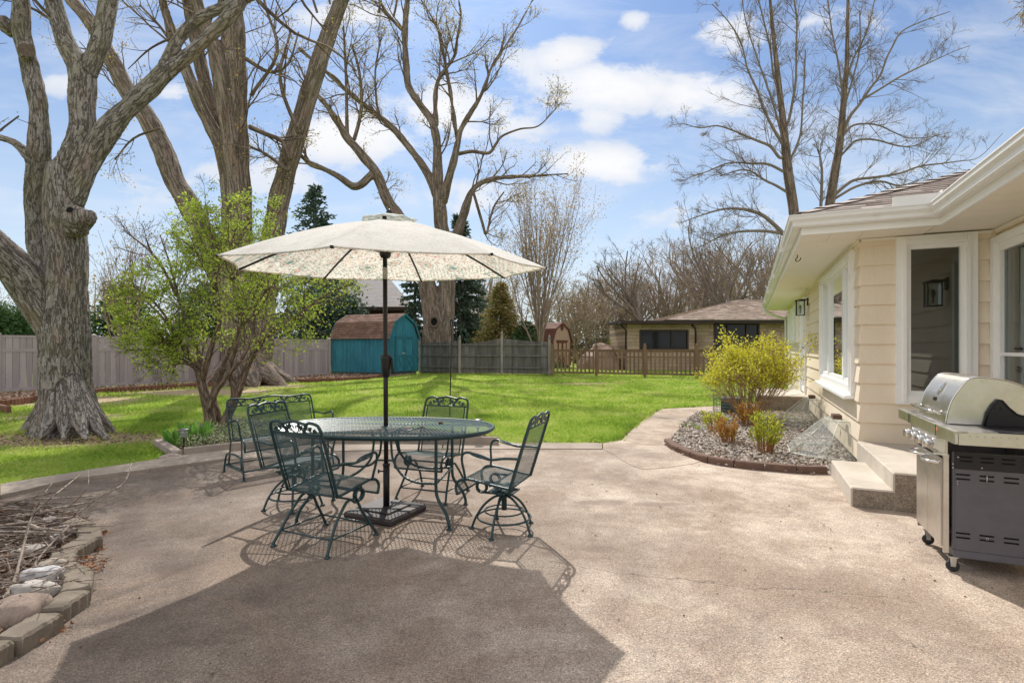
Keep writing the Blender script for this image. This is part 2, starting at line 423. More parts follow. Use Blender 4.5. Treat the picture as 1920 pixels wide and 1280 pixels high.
# ---- grass blades
rng = np.random.default_rng(5)
m_grass = leafmat('grass_blades', [(.16,.275,.036), (.275,.43,.055), (.40,.55,.085), (.53,.62,.14), (.65,.61,.30)], .5, .5, .8, 1.25)
lawn_poly = edge_up[:4]+[b for b in bushbed[::-1]][0:0]+G((292,832),(310,818),(345,800),(430,783),(520,790),(640,797),(760,800),(935,818),(935,832))+[edge_up[-1]]+walk_l[1:]+[V(12.5,14.5),V(12.5,23.2)]+[V(1.9,25.9),V(-4.6,28.2),V(-5.2,27.0)]+mulch_front[::-1]+[V(-16.5,8.0)]
def blades(n, xr, yr, poly, dens, hmin, hmax, seed, wd=.0035):
    rg = np.random.default_rng(seed)
    x = rg.uniform(*xr, n); y = rg.uniform(*yr, n)
    keep = inside(poly, x+rg.normal(0, .035, n), y+rg.normal(0, .035, n)) & (rg.random(n) < dens(x, y)) & (np.abs(x) < y*1.02+1.5)
    x, y = x[keep], y[keep]; k = len(x)
    pn = np.array([mnoise.noise(Vector((a_*.9, b_*.9, seed))) for a_, b_ in zip(x[::1], y[::1])]) if False else (np.sin(x*1.7+np.sin(y*1.1)*2)+np.sin(y*2.3+np.sin(x*.8)*2.4)+np.sin(x*4.1+y*3.3))/3
    sc = np.clip(y/9, .8, 2.2); h = rg.uniform(hmin, hmax, k)*np.clip(sc, 1, 1.25)*(1+.35*pn); a = rg.uniform(0, 2*np.pi, k); ln = rg.normal(0, .55, (k, 2))*h[:, None]
    wv = np.stack([np.cos(a), np.sin(a)], 1)*(wd*sc*rg.uniform(.7, 1.5, k))[:, None]
    z0 = np.full(k, -.032)
    b = np.stack([np.stack([x-wv[:,0], y-wv[:,1], z0], 1), np.stack([x+wv[:,0], y+wv[:,1], z0], 1),
                  np.stack([x+wv[:,0]*.6+ln[:,0]*.45, y+wv[:,1]*.6+ln[:,1]*.45, z0+h*.6], 1),
                  np.stack([x+ln[:,0], y+ln[:,1], z0+h], 1)], 1)
    return b.reshape(-1, 3), np.arange(4*k).reshape(k, 4)
def bare_d(x, y):
    d = np.ones_like(x)
    for (bx, by, rx, ry) in ((-6.9,8.15,2.3,.95),(-12.5,14.0,3.6,1.9),(-9.6,16.8,3.0,1.8),(-9.0,19.3,2.6,1.2),(-2.6,9.5,1.3,.4),(-9.0,10.8,1.6,.7),(3.0,20.5,2.0,.7)):
        q = np.sqrt(((x-bx)/rx)**2+((y-by)/ry)**2); d = np.minimum(d, np.clip((q-.6)/.7, .015, 1))
    return d
gm = MB()
gm.add(*blades(700000, (-9, 5), (4.6, 11), lawn_poly, lambda x, y: bare_d(x, y)*np.clip((7.0/y)**1.3, 0, 1), .03, .075, 1), False)
gm.add(*blades(620000, (-16.5, 12.5), (10, 28.2), lawn_poly, lambda x, y: bare_d(x, y)*np.clip((11/y)**1.0, 0, 1), .035, .07, 2, .0042), False)
gm.build('lawn_grass', m_grass, kind='stuff')
# turf seen through and beyond the picket fence
gb = MB(); gb.add(*blades(120000, (-2, 16), (25.0, 31.5), [V(-2,26.6),V(1.9,26.2),V(16,22.6),V(16,31.4),V(-2,31.4)], lambda x, y: np.full_like(x, .7), .05, .09, 3, .006), False)
gb.build('neighbour_grass', m_grass, kind='stuff')

# ---- patio slab
t = NT('exposed_aggregate'); w0 = t.coord('World')
n1 = t.noise(w0, .55, 6, .62, .4); n2 = t.noise(w0, 4.5, 7, .7); n3 = t.noise(w0, 130, 3, .8); n4 = t.noise(w0, 1.6, 8, .72, .5)
vo = t.n('ShaderNodeTexVoronoi', inp={'Scale': 170.0}); t.l(w0, vo.inputs['Vector'])
c = t.ramp(n1, [(.3, (.40, .335, .28)), (.47, (.565, .49, .415)), (.66, (.69, .615, .535))])
c = t.mix(t.ramp(n4, [(.45, 0.0), (.62, .7)]), c, (.36, .285, .225))
c = t.mix(t.ramp(n2, [(.35, .35), (.6, 0.0)]), c, (.20, .15, .13))
sepc = t.n('ShaderNodeSeparateColor'); t.l(vo.outputs['Color'], sepc.inputs[0])
peb = t.ramp(sepc.outputs[0], [(0.0, (.42, .40, .39)), (.35, (.85, .82, .80)), (.7, (1.05, 1.0, .97)), (1.0, (1.6, 1.5, 1.42))])
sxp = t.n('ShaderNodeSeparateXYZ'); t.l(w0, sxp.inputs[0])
wear_shade = t.math('ADD', t.math('MULTIPLY', sxp.outputs[0], .22), t.math('MULTIPLY', n1, 1.4))  # weathering plus painted shade: darker at left under the umbrella, paler on the sunlit right
c = t.mix(1.0, c, t.ramp(t.math('ADD', wear_shade, -.2), [(.05, (.46,.445,.445)), (.36, (.66,.635,.625)), (.75, (.97,.955,.94)), (1.0, (1.12,1.10,1.075))]), 'MULTIPLY')
n5 = t.noise(w0, .95, 9, .74, .8)
c = t.mix(t.ramp(n5, [(.50, 0.0), (.60, .5), (.72, .62)]), c, (.31, .235, .18))
c = t.mix(.72, c, peb, 'MULTIPLY')
c = t.mix(t.ramp(n3, [(.38, .5), (.55, 0.0)]), c, (.09, .075, .07))
for (sx_, sy_, rr, ry_) in ((330,1068,.13,.1),(245,1036,.2,.13),(1130,942,.22,.1),(1245,945,.25,.09),(1120,1030,.2,.1)):   # old damp stains
    q = P(sx_, sy_); s2 = t.n('ShaderNodeVectorMath', operation='SUBTRACT'); t.l(w0, s2.inputs[0]); s2.inputs[1].default_value = (q[0], q[1], 0)
    m2 = t.n('ShaderNodeVectorMath', operation='MULTIPLY'); t.l(s2.outputs[0], m2.inputs[0]); m2.inputs[1].default_value = (1/rr, 1/ry_, 0)
    ln = t.n('ShaderNodeVectorMath', operation='LENGTH'); t.l(m2.outputs[0], ln.inputs[0])
    d = t.math('ADD', ln.outputs['Value'], t.math('ADD', t.math('MULTIPLY', t.math('SUBTRACT', n2, .5), 1.5), t.math('MULTIPLY', t.math('SUBTRACT', n4, .5), 2.0)))
    c = t.mix(t.ramp(d, [(.5, .5), (1.1, 0.0)]), c, (.20, .15, .125))
# hairline cracks
wn = t.n('ShaderNodeTexNoise', inp={'Scale': 1.3, 'Detail': 7, 'Roughness': .65}); t.l(w0, wn.inputs['Vector'])
sx = t.n('ShaderNodeSeparateXYZ'); t.l(w0, sx.inputs[0])
for (x0, y0, x1, y1) in ((1030,1055,1700,1130),(1440,940,1560,1000)):
    a, b = P(x0, y0), P(x1, y1); d = nrm(b-a); nx, ny = -d[1], d[0]
    q = t.math('ADD', t.math('MULTIPLY', sx.outputs[0], nx), t.math('ADD', t.math('MULTIPLY', sx.outputs[1], ny), -(nx*a[0]+ny*a[1])))
    q = t.math('ADD', q, t.math('MULTIPLY', t.math('SUBTRACT', wn.outputs['Fac'], .5), .55))
    al = t.math('ADD', t.math('MULTIPLY', sx.outputs[0], d[0]), t.math('ADD', t.math('MULTIPLY', sx.outputs[1], d[1]), -(d[0]*a[0]+d[1]*a[1])))
    inr = t.math('MULTIPLY', t.math('GREATER_THAN', al, 0.0), t.math('LESS_THAN', al, float(np.linalg.norm(b-a))))
    k = t.math('MULTIPLY', t.ramp(t.math('ABSOLUTE', q), [(0.0, .75), (.006, 0.0)]), inr)
    c = t.mix(k, c, (.05, .04, .035))
hh = t.math('ADD', t.math('MULTIPLY', n3, .6), vo.outputs['Distance'])
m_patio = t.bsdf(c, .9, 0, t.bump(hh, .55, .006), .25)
def conc(name, col, var=.25, dirt=(.16,.13,.1), spk=90):
    t = NT(name); w0 = t.coord('World'); n1 = t.noise(w0, 1.7, 7, .66, .3); n2 = t.noise(w0, spk, 3, .8); n3 = t.noise(w0, 7, 6, .7)
    c = t.ramp(n1, [(.28, sc3(col, 1-var)), (.5, col), (.75, sc3(col, 1+var*.6))])
    c = t.mix(t.ramp(n3, [(.52, 0.0), (.75, .5)]), c, dirt); c = t.mix(t.ramp(n2, [(.33, .45), (.52, 0.0)]), c, sc3(col, .4))
    return t.bsdf(c, .92, 0, t.bump(t.math('ADD', n2, n3), .35, .006), .2)
m_conc = conc('weathered_concrete', (.52, .455, .40)); m_walk = conc('walk_concrete', (.66, .55, .47), .22, (.36,.27,.21))
m_border = conc('border_concrete', (.37, .31, .26), .3, (.19,.15,.115)); m_step0 = conc('step_concrete', (.66, .60, .52), .2, (.33,.29,.24), 60)
t = NT('step_concrete_aggregate'); w0 = t.coord('World'); n1 = t.noise(w0, 1.9, 7, .66, .3); n2 = t.noise(w0, 75, 3, .8); n3 = t.noise(w0, 9, 6, .7)
c = t.ramp(n1, [(.28, (.44,.385,.32)), (.5, (.56,.50,.43)), (.75, (.64,.58,.505))]); c = t.mix(t.ramp(n3, [(.52, 0.0), (.75, .4)]), c, (.38,.33,.27))
rgh = t.ramp(t.math('ADD', t.math('MULTIPLY', n2, .7), t.math('MULTIPLY', n3, .3)), [(.36, (.09,.075,.06)), (.5, (.26,.215,.17)), (.66, (.50,.43,.35))])      # rough aggregate of the near face, darkened to paint in its shade
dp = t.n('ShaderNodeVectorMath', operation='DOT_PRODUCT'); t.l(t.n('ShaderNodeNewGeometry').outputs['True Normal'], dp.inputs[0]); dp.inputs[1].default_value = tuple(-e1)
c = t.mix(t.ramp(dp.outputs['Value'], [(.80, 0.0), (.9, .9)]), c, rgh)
m_step = t.bsdf(c, .92, 0, t.bump(t.math('ADD', n2, n3), .5, .008), .2)
p = MB()
poly = [V(-9,-3), V(9,-3), V(9,4.0), A0[:2]+e2[:2]*2.2, A0[:2]+e2[:2]*.1+e1[:2]*1.3]+brickline[::-1]+[(edge_low[-1]+V(.02,0))]+edge_low[::-1][1:]
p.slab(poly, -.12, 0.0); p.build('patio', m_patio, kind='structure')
def strip(a, b, n=None): return list(a)+list(b)[::-1]
p = MB()
cuts = [0, 1, 2, 3, 4, 5, 6, 7]
for i in range(7):
    a0, a1, b0, b1 = edge_low[i], edge_low[i+1], edge_up[i], edge_up[i+1]
    k = max(1, int(np.linalg.norm(a1-a0)/1.3))
    for j in range(k):
        f0, f1 = j/k+.004, (j+1)/k-.004
        q = [a0+(a1-a0)*f0, a0+(a1-a0)*f1, b0+(b1-b0)*f1, b0+(b1-b0)*f0]
        lift = .034 if i < 4 else .01
        p.slab(q, -.1, lift)
p.build('patio_border', m_border, kind='structure')
p = MB()
wl, wr = walk_l, walk_r
p.slab([edge_low[-1]+V(.004,0)]+[V(*wl[0])+V(.004,0)]+wl[1:]+[V(9.0,16.0), V(9.8,14.5)]+wr[::-1]+brickline[1:4]+G((1300,869),(1255,876),(1207,880),(1185,873),(1165,862),(1150,852)), -.1, .005)
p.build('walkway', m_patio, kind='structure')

# ---- mulch strip along the privacy fence
m_mulch = leafmat('bark_mulch', [(.16,.10,.07), (.30,.20,.145), (.45,.33,.25), (.58,.46,.37)], 0, .9)
p = MB(); back = [fenceB[:2]+V(1.2,.6), fenceB[:2], fenceA[:2], fenceA[:2]-V(2.2,3.4)]
mulch_poly = mulch_front+[V(-4.9,27.2)]+back[0:]
p.poly([(q[0], q[1], -.022) for q in mulch_poly]); p.build('mulch_soil', simple('mulch_soil', (.17,.11,.075), .95, var=.4, scale=14, bump=.6), kind='structure')
def chips(mb, poly, n, size, seed, z=.0, thick=.35, xr=None):
    rg = np.random.default_rng(seed); a = np.asarray([q[:2] for q in poly]); x = rg.uniform(a[:,0].min(), a[:,0].max(), n); y = rg.uniform(a[:,1].min(), a[:,1].max(), n)
    k = inside(a, x, y); x, y = x[k], y[k]; m = len(x)
    d = np.stack([rg.normal(size=m), rg.normal(size=m), rg.normal(size=m)*.35], 1)
    mb.leaves(np.stack([x, y, z+rg.random(m)*.03], 1), size*rg.uniform(.5, 1.5, m), rg, .55, dirs=d)
p = MB(); chips(p, mulch_poly, 60000, .10, 3, -.02); p.build('mulch_chips', m_mulch, kind='stuff')
# ================================================================== the cream ranch house
m_siding = None
t = NT('cream_siding'); v = t.coord('Object'); f = t.noise(v, 1.3, 5, .6)
f2 = t.noise(t.coord('Object', (60, 60, 2.5)), 3, 4, .7)
c = t.ramp(f, [(.3, (.80, .685, .535)), (.7, (.87, .765, .62))]); c = t.mix(t.ramp(f2, [(.35, .12), (.6, 0.0)]), c, (.5, .40, .28)); g_ = t.n('ShaderNodeNewGeometry'); spz = t.n('ShaderNodeSeparateXYZ'); t.l(g_.outputs['Position'], spz.inputs[0]); gr = t.math('MULTIPLY', t.ramp(spz.outputs[2], [(.10, .55), (.55, 0.0)]), t.noise(v, 6, 6, .7)); c = t.mix(gr, c, (.42,.34,.25)); c = t.mix(t.ramp(t.noise(t.coord('Object', (9, 9, .7)), 2, 6, .7), [(.55, 0.0), (.8, .25)]), c, (.60,.50,.38))
m_siding = t.bsdf(c, .65, 0, t.bump(f2, .15, .003), .3)
m_white = simple('white_paint', (.89, .885, .87), .45, var=.04, scale=3, dirt=(2.5, (.62,.58,.52), .62))
m_soffit = simple('soffit_paint', (.87, .82, .73), .6, var=.03)
m_gutter = simple('gutter_aluminium', (.78, .77, .75), .4, var=.06, scale=2, dirt=(3.0, (.55,.5,.43), .6))
m_shingle = simple('asphalt_shingles', (.52, .445, .41), .95, var=.2, scale=5, bump=.6, bscale=120, island=.35)
t = NT('window_glass'); gf = t.n('ShaderNodeBsdfGlossy', inp={'Roughness': .015, 'Color': (.9,.95,.97,1)}); tr = t.n('ShaderNodeBsdfTransparent', inp={'Color': (.84,.90,.88,1)})
fr = t.n('ShaderNodeFresnel', inp={'IOR': 2.05}); mx = t.n('ShaderNodeMixShader'); t.l(fr.outputs[0], mx.inputs[0]); t.l(tr.outputs[0], mx.inputs[1]); t.l(gf.outputs[0], mx.inputs[2]); t.l(mx.outputs[0], t.out.inputs['Surface']); m_glass = t.m
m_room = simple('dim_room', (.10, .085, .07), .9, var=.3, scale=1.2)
m_black = simple('black_metal', (.012, .012, .013), .45, var=.2)
m_curtain = simple('white_curtain', (.75, .75, .74), .9, var=.06, transl=.3)

house = thing('ranch_house', 'cream lap sided ranch house with white gutters and shingled hip roof', 'house', C0)
EXP = .222; ZB, ZT = .10, 2.63
def siding(O, d, n, L, openings, z0=ZB, z1=ZT, lip=.023):
    mb = MB()
    zs = [z0]
    while zs[-1] < z1-1e-6: zs.append(min(z1, zs[-1]+EXP))
    for a, b in zip(zs[:-1], zs[1:]):
        cut = sorted({a, b, *[z for o in openings for z in o[2:] if a < z < b]})
        for za, zb in zip(cut[:-1], cut[1:]):
            zm = (za+zb)/2
            iv = [(0.0, L)]
            for (x0, x1, oa, ob) in openings:
                if oa <= zm <= ob: iv = [q for (p0, p1) in iv for q in ((p0, min(p1, x0)), (max(p0, x1), p1)) if q[1]-q[0] > 1e-4]
            oo = lambda z: .003+lip*(1-(z-a)/EXP)
            seg_ = []
            rj = random.Random(int(za*1000)+int(L*77))
            for (p0, p1) in iv:
                x_ = p0; stp = rj.uniform(.5, 2.4)
                while p1-x_ > 2.6: seg_.append((x_, x_+stp-.004)); x_ += stp; stp = rj.uniform(1.6, 2.4)
                seg_.append((x_, p1))
            for (p0, p1) in seg_:
                A_, B_, C_, D_ = O+d*p0+n*oo(za)+ZZ*za, O+d*p1+n*oo(za)+ZZ*za, O+d*p1+n*oo(zb)+ZZ*zb, O+d*p0+n*oo(zb)+ZZ*zb
                mb.quad(A_, B_, C_, D_)
                if za == a: mb.quad(O+d*p0+ZZ*za, O+d*p1+ZZ*za, B_, A_)
                mb.add([A_, D_, O+d*p0+ZZ*zb, O+d*p0+ZZ*za], [(0, 1, 2, 3)]); mb.add([B_, C_, O+d*p1+ZZ*zb, O+d*p1+ZZ*za], [(0, 1, 2, 3)])
    return mb
SIDE_L = 12.3
def window(name, O, d, n, x0, x1, z0, z1, lights, tw=.10, sash=.05, sill=True, par=None, depth=.07, curtain=None, steps=True):
    """trim, a frame proud of the wall, a sash and a pane for each light (list of fractions), and a sill"""
    fr = MB()
    for (a, b, za, zb) in ((x0-tw, x0, z0-tw, z1+tw), (x1, x1+tw, z0-tw, z1+tw)):
        fr.box(O+d*(a+b)/2+n*.02+ZZ*(za+zb)/2, (abs(b-a), .075, zb-za), d, n)
        if steps: fr.box(O+d*((a+b)/2+(.03 if b <= x0 else -.03))+n*.03+ZZ*(za+zb)/2, (abs(b-a)*.35, .08, zb-za-.06), d, n)
    for (za, zb) in ((z0-tw, z0), (z1, z1+tw)): fr.box(O+d*(x0+x1)/2+n*.018+ZZ*(za+zb)/2, (x1-x0, .075, zb-za), d, n)
    if steps: fr.box(O+d*(x0+x1)/2+n*.028+ZZ*(z1+tw*.35), (x1-x0, .08, tw*.35), d, n)
    fo = fr.build(name, m_white, par or house)
    xs = [x0]
    for q in lights: xs.append(xs[-1]+(x1-x0)*q)
    for a, b in zip(xs[:-1], xs[1:]):
        s = MB()
        for (p, q, za, zb) in ((a, a+sash, z0, z1), (b-sash, b, z0, z1)): s.box(O+d*(p+q)/2-n*.005+ZZ*(za+zb)/2, (q-p, .06, zb-za), d, n)
        for (za, zb) in ((z0, z0+sash*1.2), (z1-sash, z1)): s.box(O+d*(a+b)/2-n*.008+ZZ*(za+zb)/2, (b-a-2*sash, .055, zb-za), d, n)
        s.build('sash', m_white, fo)
        g = MB(); o = O-n*.012
        g.quad(o+d*(a+sash)+ZZ*(z0+sash), o+d*(b-sash)+ZZ*(z0+sash), o+d*(b-sash)+ZZ*(z1-sash), o+d*(a+sash)+ZZ*(z1-sash))
        g.build('pane', m_glass, fo)
    if sill:
        s = MB(); s.prism([O+d*(x0-tw-.02)+n*o_+ZZ*z_ for o_, z_ in ((0, z0-tw-.001), (.13, z0-tw-.02), (.13, z0-tw-.055), (0, z0-tw-.05))], d*(x1-x0+2*tw+.04)); s.build('sill', m_white, fo)
    if curtain:
        cm = MB(); m = 60
        for (a, b, dep) in curtain:
            k = max(8, int((b-a)*60)); xs2 = np.linspace(a, b, k)
            top = [O+d*x-n*(dep+.02*math.sin(i*1.3))+ZZ*(z1-.05) for i, x in enumerate(xs2)]; bot = [O+d*x-n*(dep+.035*math.sin(i*1.3+.4))+ZZ*(z0+.02) for i, x in enumerate(xs2)]
            cm.add(bot+top, [(i, i+1, k+i+1, k+i) for i in range(k-1)], True)
        cm.build('curtain', m_curtain, fo)
    return fo
# side wall (faces left, runs away), front wall (faces the camera), wing wall (faces left, comes towards the camera)
side_open = [(.40, 3.34, .93, 2.46), (8.2, 9.8, 1.58, 2.46), (10.4, 11.7, 1.58, 2.46), (6.25, 7.35, .33, 2.45)]
siding(C0, e1, -e2, SIDE_L, side_open).build('side_wall', m_siding, house)
front_open = [(.42, .945, .86, 2.52)]
siding(C0, e2, -e1, 1.207, front_open).build('front_wall', m_siding, house)
I0 = C0+e2*1.207
wing_open = [(.10, 1.02, .36, 2.46)]
siding(I0, -e1, -e2, 5.2, wing_open, .36).build('wing_wall', m_siding, house)
f = MB()
def inset(o): return C0+e1*o+e2*o
f.prism([C0+e2*.03+e1*.03-ZZ*.1, C0+e1*(SIDE_L-.03)+e2*.03-ZZ*.1, C0+e1*(SIDE_L-.03)+e2*.12-ZZ*.1, C0+e2*.12+e1*.12-ZZ*.1, C0+e2*1.2+e1*.12-ZZ*.1, C0+e2*1.2+e1*.03-ZZ*.1], ZZ*.21)
f.prism([I0+e2*.03-ZZ*.1, I0-e1*5.17+e2*.03-ZZ*.1, I0-e1*5.17+e2*.12-ZZ*.1, I0+e2*.12-ZZ*.1], ZZ*.48)
f.build('foundation', m_step, house)
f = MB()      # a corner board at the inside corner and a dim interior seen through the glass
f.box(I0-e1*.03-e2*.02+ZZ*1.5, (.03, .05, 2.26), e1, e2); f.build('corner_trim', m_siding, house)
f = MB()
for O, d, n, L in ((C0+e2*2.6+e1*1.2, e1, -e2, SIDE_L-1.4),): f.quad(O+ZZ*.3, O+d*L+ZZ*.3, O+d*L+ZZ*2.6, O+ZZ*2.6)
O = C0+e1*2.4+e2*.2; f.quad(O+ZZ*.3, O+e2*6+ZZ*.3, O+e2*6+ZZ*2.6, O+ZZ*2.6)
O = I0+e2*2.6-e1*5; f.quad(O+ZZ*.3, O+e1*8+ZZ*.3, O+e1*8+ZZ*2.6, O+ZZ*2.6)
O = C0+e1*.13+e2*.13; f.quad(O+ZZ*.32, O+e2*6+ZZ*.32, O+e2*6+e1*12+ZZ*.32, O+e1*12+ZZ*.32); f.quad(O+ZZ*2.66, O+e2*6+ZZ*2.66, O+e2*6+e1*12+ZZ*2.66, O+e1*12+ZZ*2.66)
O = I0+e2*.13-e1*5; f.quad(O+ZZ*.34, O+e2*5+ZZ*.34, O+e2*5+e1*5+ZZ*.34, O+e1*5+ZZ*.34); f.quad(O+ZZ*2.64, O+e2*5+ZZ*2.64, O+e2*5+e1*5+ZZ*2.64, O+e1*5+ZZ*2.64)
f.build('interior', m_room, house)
window('window', C0, e1, -e2, .40, 3.34, .93, 2.46, [.25, .5, .25], .10, .05)
window('window', C0, e1, -e2, 8.2, 9.8, 1.58, 2.46, [.5, .5], .08, .05, False)
window('window', C0, e1, -e2, 10.4, 11.7, 1.58, 2.46, [1.0], .08, .05, False)
window('window', C0, e2, -e1, .42, .945, .86, 2.52, [1.0], .095, .045, False)
# far side door with its storm door glass, and the glazed door on the wing
def door(O, d, n, x0, x1, z0, z1, tw, lights, handle_at):
    fo = MB()
    for a in (x0-tw/2, x1+tw/2): fo.box(O+d*a+n*.02+ZZ*(z0+z1+tw)/2, (tw, .08, z1-z0+tw), d, n)
    fo.box(O+d*(x0+x1)/2+n*.018+ZZ*(z1+tw/2), (x1-x0, .08, tw), d, n)
    do = fo.build('door', m_white, house)
    l = MB(); st = .075
    for a in (x0+st/2, x1-st/2): l.box(O+d*a-n*.0+ZZ*(z0+z1)/2, (st, .05, z1-z0), d, n)
    zz = [z0]+[z0+(z1-z0)*q for q in lights]+[z1]
    l.box(O+d*(x0+x1)/2-n*.002+ZZ*(z0+.06), (x1-x0-2*st, .046, .12), d, n); l.box(O+d*(x0+x1)/2-n*.002+ZZ*(z1-st/2), (x1-x0-2*st, .046, st), d, n)
    for q in lights: l.box(O+d*(x0+x1)/2-n*.002+ZZ*(z0+(z1-z0)*q), (x1-x0-2*st, .046, .035), d, n)
    l.build('leaf', m_white, do)
    g = MB(); o = O-n*.008; g.quad(o+d*(x0+st)+ZZ*(z0+.12), o+d*(x1-st)+ZZ*(z0+.12), o+d*(x1-st)+ZZ*(z1-st), o+d*(x0+st)+ZZ*(z1-st)); g.build('pane', m_glass, do)
    h = MB(); q = O+d*handle_at+n*(.03 if handle_at > 5 else -.05)
    h.lathe([(.028,0),(.03,.008),(.012,.012),(.012,.05)], q+ZZ*(z0+1.02), 12, axis=n); h.bar(q+n*.05+ZZ*(z0+1.02), q+n*.05+d*.11+ZZ*(z0+1.02), .016, .016)
    h.build('handle', m_black, do)
    h = MB(); h.lathe([(.03,0),(.03,.03),(.02,.035)], q+ZZ*(z0+.82), 12, axis=n); h.build('deadbolt', m_black, do)
    return do
door(C0, e1, -e2, 6.25, 7.35, .36, 2.42, .09, [.5], 6.35)
dr = door(I0, -e1, -e2, .10, 1.02, .36, 2.46, .075, [.46], .43)
cm = MB()
for (a, b, dep) in ((.12, .30, .06), (.36, .62, .07), (.7, 1.02, .06)):
    k = 26; xs2 = np.linspace(a, b, k); n_, d_ = -e2, -e1
    top = [I0+d_*x-n_*(dep+.018*math.sin(i*1.3))+ZZ*2.42 for i, x in enumerate(xs2)]; bot = [I0+d_*x-n_*(dep+.03*math.sin(i*1.3+.4))+ZZ*.4 for i, x in enumerate(xs2)]
    cm.add(bot+top, [(i, i+1, k+i+1, k+i) for i in range(k-1)], True)
cm.build('curtain', m_curtain, dr)
# eaves
OV, OF = .65, .61
E0 = C0-e2*OV-e1*OF; E1 = C0-e2*OV+e1*(SIDE_L+.6); EI = C0+e2*(1.207-.63)-e1*OF; EW = EI-e1*4.7
path = [E1, E0, EI, EW]; outs = [-e2, -e1, -e2]
f = MB(); f.sweep(path, outs, [(-.02, 2.615), (0.0, 2.615), (0.0, 2.80), (-.02, 2.80)]); f.build('fascia', m_white, house)
f = MB(); f.sweep(path, outs, [(.001, 2.69), (.07, 2.685), (.085, 2.70), (.088, 2.735), (.115, 2.765), (.12, 2.80), (.128, 2.803), (.128, 2.815), (.108, 2.815), (.10, 2.79), (.02, 2.79), (.001, 2.815)])
go = f.build('gutter', m_gutter, house)
f = MB()
for k in (1.5, 4.5, 7.5, 10.5): f.box(E0+e1*k-e2*.066+ZZ*2.75, (.03, .135, .14), e1, e2)
f.box(EI-e1*.062-e2*.05+ZZ*2.752, (.03, .137, .137), e2, e1); build_each(f, 'joint', m_gutter, go)
f = MB()
def panels(O, d, n, L, depth, z, wdt=.305):
    k = 0.0
    while k < L-1e-3:
        k2 = min(L, k+wdt)
        f.box(O+d*(k+k2)/2+n*depth/2+ZZ*z, (k2-k-.005, depth-.004, .012), d, n)
        f.box(O+d*(k+k2)/2+n*depth/2+ZZ*(z+.008), (k2-k, depth-.006, .006), d, n); k = k2
panels(C0-e2*OV+e1*0, e1, e2, SIDE_L+.6, OV+.02, 2.635, .305)
panels(C0-e2*(OV)-e1*OF, e2, e1, OV+.575, OF+.02, 2.637, .305)
panels(C0+e2*(1.207-.63)-e1*OF*1.0+e1*.0+e2*0-e1*4.7, e1, e2, 4.7, .64, 2.639, .305)
f.box(C0+e2*(.577+.32)-e1*OF/2+ZZ*2.644, (.62, OF, .012), e2, e1)
f.build('soffit', m_soffit, house)
f = MB()      # soffit edge moulding along the walls and the little vent dots
f.bar(C0-e2*.016+ZZ*2.612, C0-e2*.016+e1*SIDE_L+ZZ*2.612, .03, .03); f.bar(C0-e1*.016+ZZ*2.61, C0-e1*.016+e2*1.19+ZZ*2.61, .03, .03); f.bar(I0-e2*.016+ZZ*2.614-e1*.05, I0-e2*.016-e1*4.7+ZZ*2.614, .03, .03)
f.build('soffit_trim', m_soffit, house)
# downspout at the far end of the eave
f = MB(); q = E1-e1*.25
f.tube(catmull([q-e2*.06+ZZ*2.69, q-e2*.05+ZZ*2.60, q+e2*.12+ZZ*2.50, q+e2*(OV-.12)+ZZ*2.33, q+e2*(OV-.06)+ZZ*2.22, q+e2*(OV-.06)+ZZ*.2], 5), .045, 8); f.build('downspout', m_gutter, house)
# shingled slopes
PITCH = .39; ZE = 2.845
def slope(mb, O, du, dv, lo, hi, nv, course=.135, tab=.32, seed=1, lift=.016):
    """O origin on the eave, du along it, dv horizontal up-slope; lo(r)/hi(r) give the extent at run r"""
    rnd = random.Random(seed)
    up = nrm(dv+ZZ*PITCH); nn = nrm(np.cross(du, up)); nn = nn if nn[2] > 0 else -nn
    r = -.05
    while r < nv:
        r2 = min(nv, r+course); a, b = lo(max(r, 0)), hi(max(r, 0)); a2, b2 = lo(r2), hi(r2)
        x = a-rnd.random()*tab
        while x < b:
            x2 = x+tab*rnd.uniform(.6, 1.25)
            p0, p1 = max(x, a), min(x2, b); q0, q1 = max(x, a2), min(x2, b2)
            if p1 > p0:
                if q1 <= q0: q0 = q1 = min(max((p0+p1)/2, a2), b2)
                bl = lift*rnd.uniform(.7, 1.5)
                A_ = O+du*p0+dv*r+ZZ*(ZE+r*PITCH)+nn*bl; B_ = O+du*p1+dv*r+ZZ*(ZE+r*PITCH)+nn*bl
                C_ = O+du*q1+dv*r2+ZZ*(ZE+r2*PITCH)+nn*.002; D_ = O+du*q0+dv*r2+ZZ*(ZE+r2*PITCH)+nn*.002
                mb.add([A_, B_, C_, D_, A_-nn*(bl+.004), B_-nn*(bl+.004)], [(0, 1, 2, 3), (4, 5, 1, 0)])
            x = x2
        r = r2
rf = MB(); LEN = SIDE_L+.6+OF; WFR = OV+.577
slope(rf, E0, e1, e2, lambda r: r, lambda r: LEN-r, 4.4, seed=2)
slope(rf, E0, e2, e1, lambda r: r, lambda r: WFR+r, 4.4, seed=3)
slope(rf, EI, -e1, e2, lambda r: -r, lambda r: 4.7, 4.4, seed=4)
slope(rf, E1, e2, -e1, lambda r: r, lambda r: 9.0-r, 4.4, seed=5)
ro = rf.build('roof', m_shingle, house)
f = MB()
for k in range(24):       # hip caps
    r0, r1 = k*.19-.03, k*.19+.2
    a = E0+(e1+e2)*r0+ZZ*(ZE+r0*PITCH+.03); b = E0+(e1+e2)*r1+ZZ*(ZE+r1*PITCH+.012)
    s1, s2 = nrm(e2-e1), nrm(e1-e2)
    for s_ in (s1, s2): f.quad(a, b, b+s_*.13-ZZ*.03, a+s_*.13-ZZ*.03)
f.build('hip_cap', m_shingle, ro)
f = MB()      # sheet metal splash guard in the valley
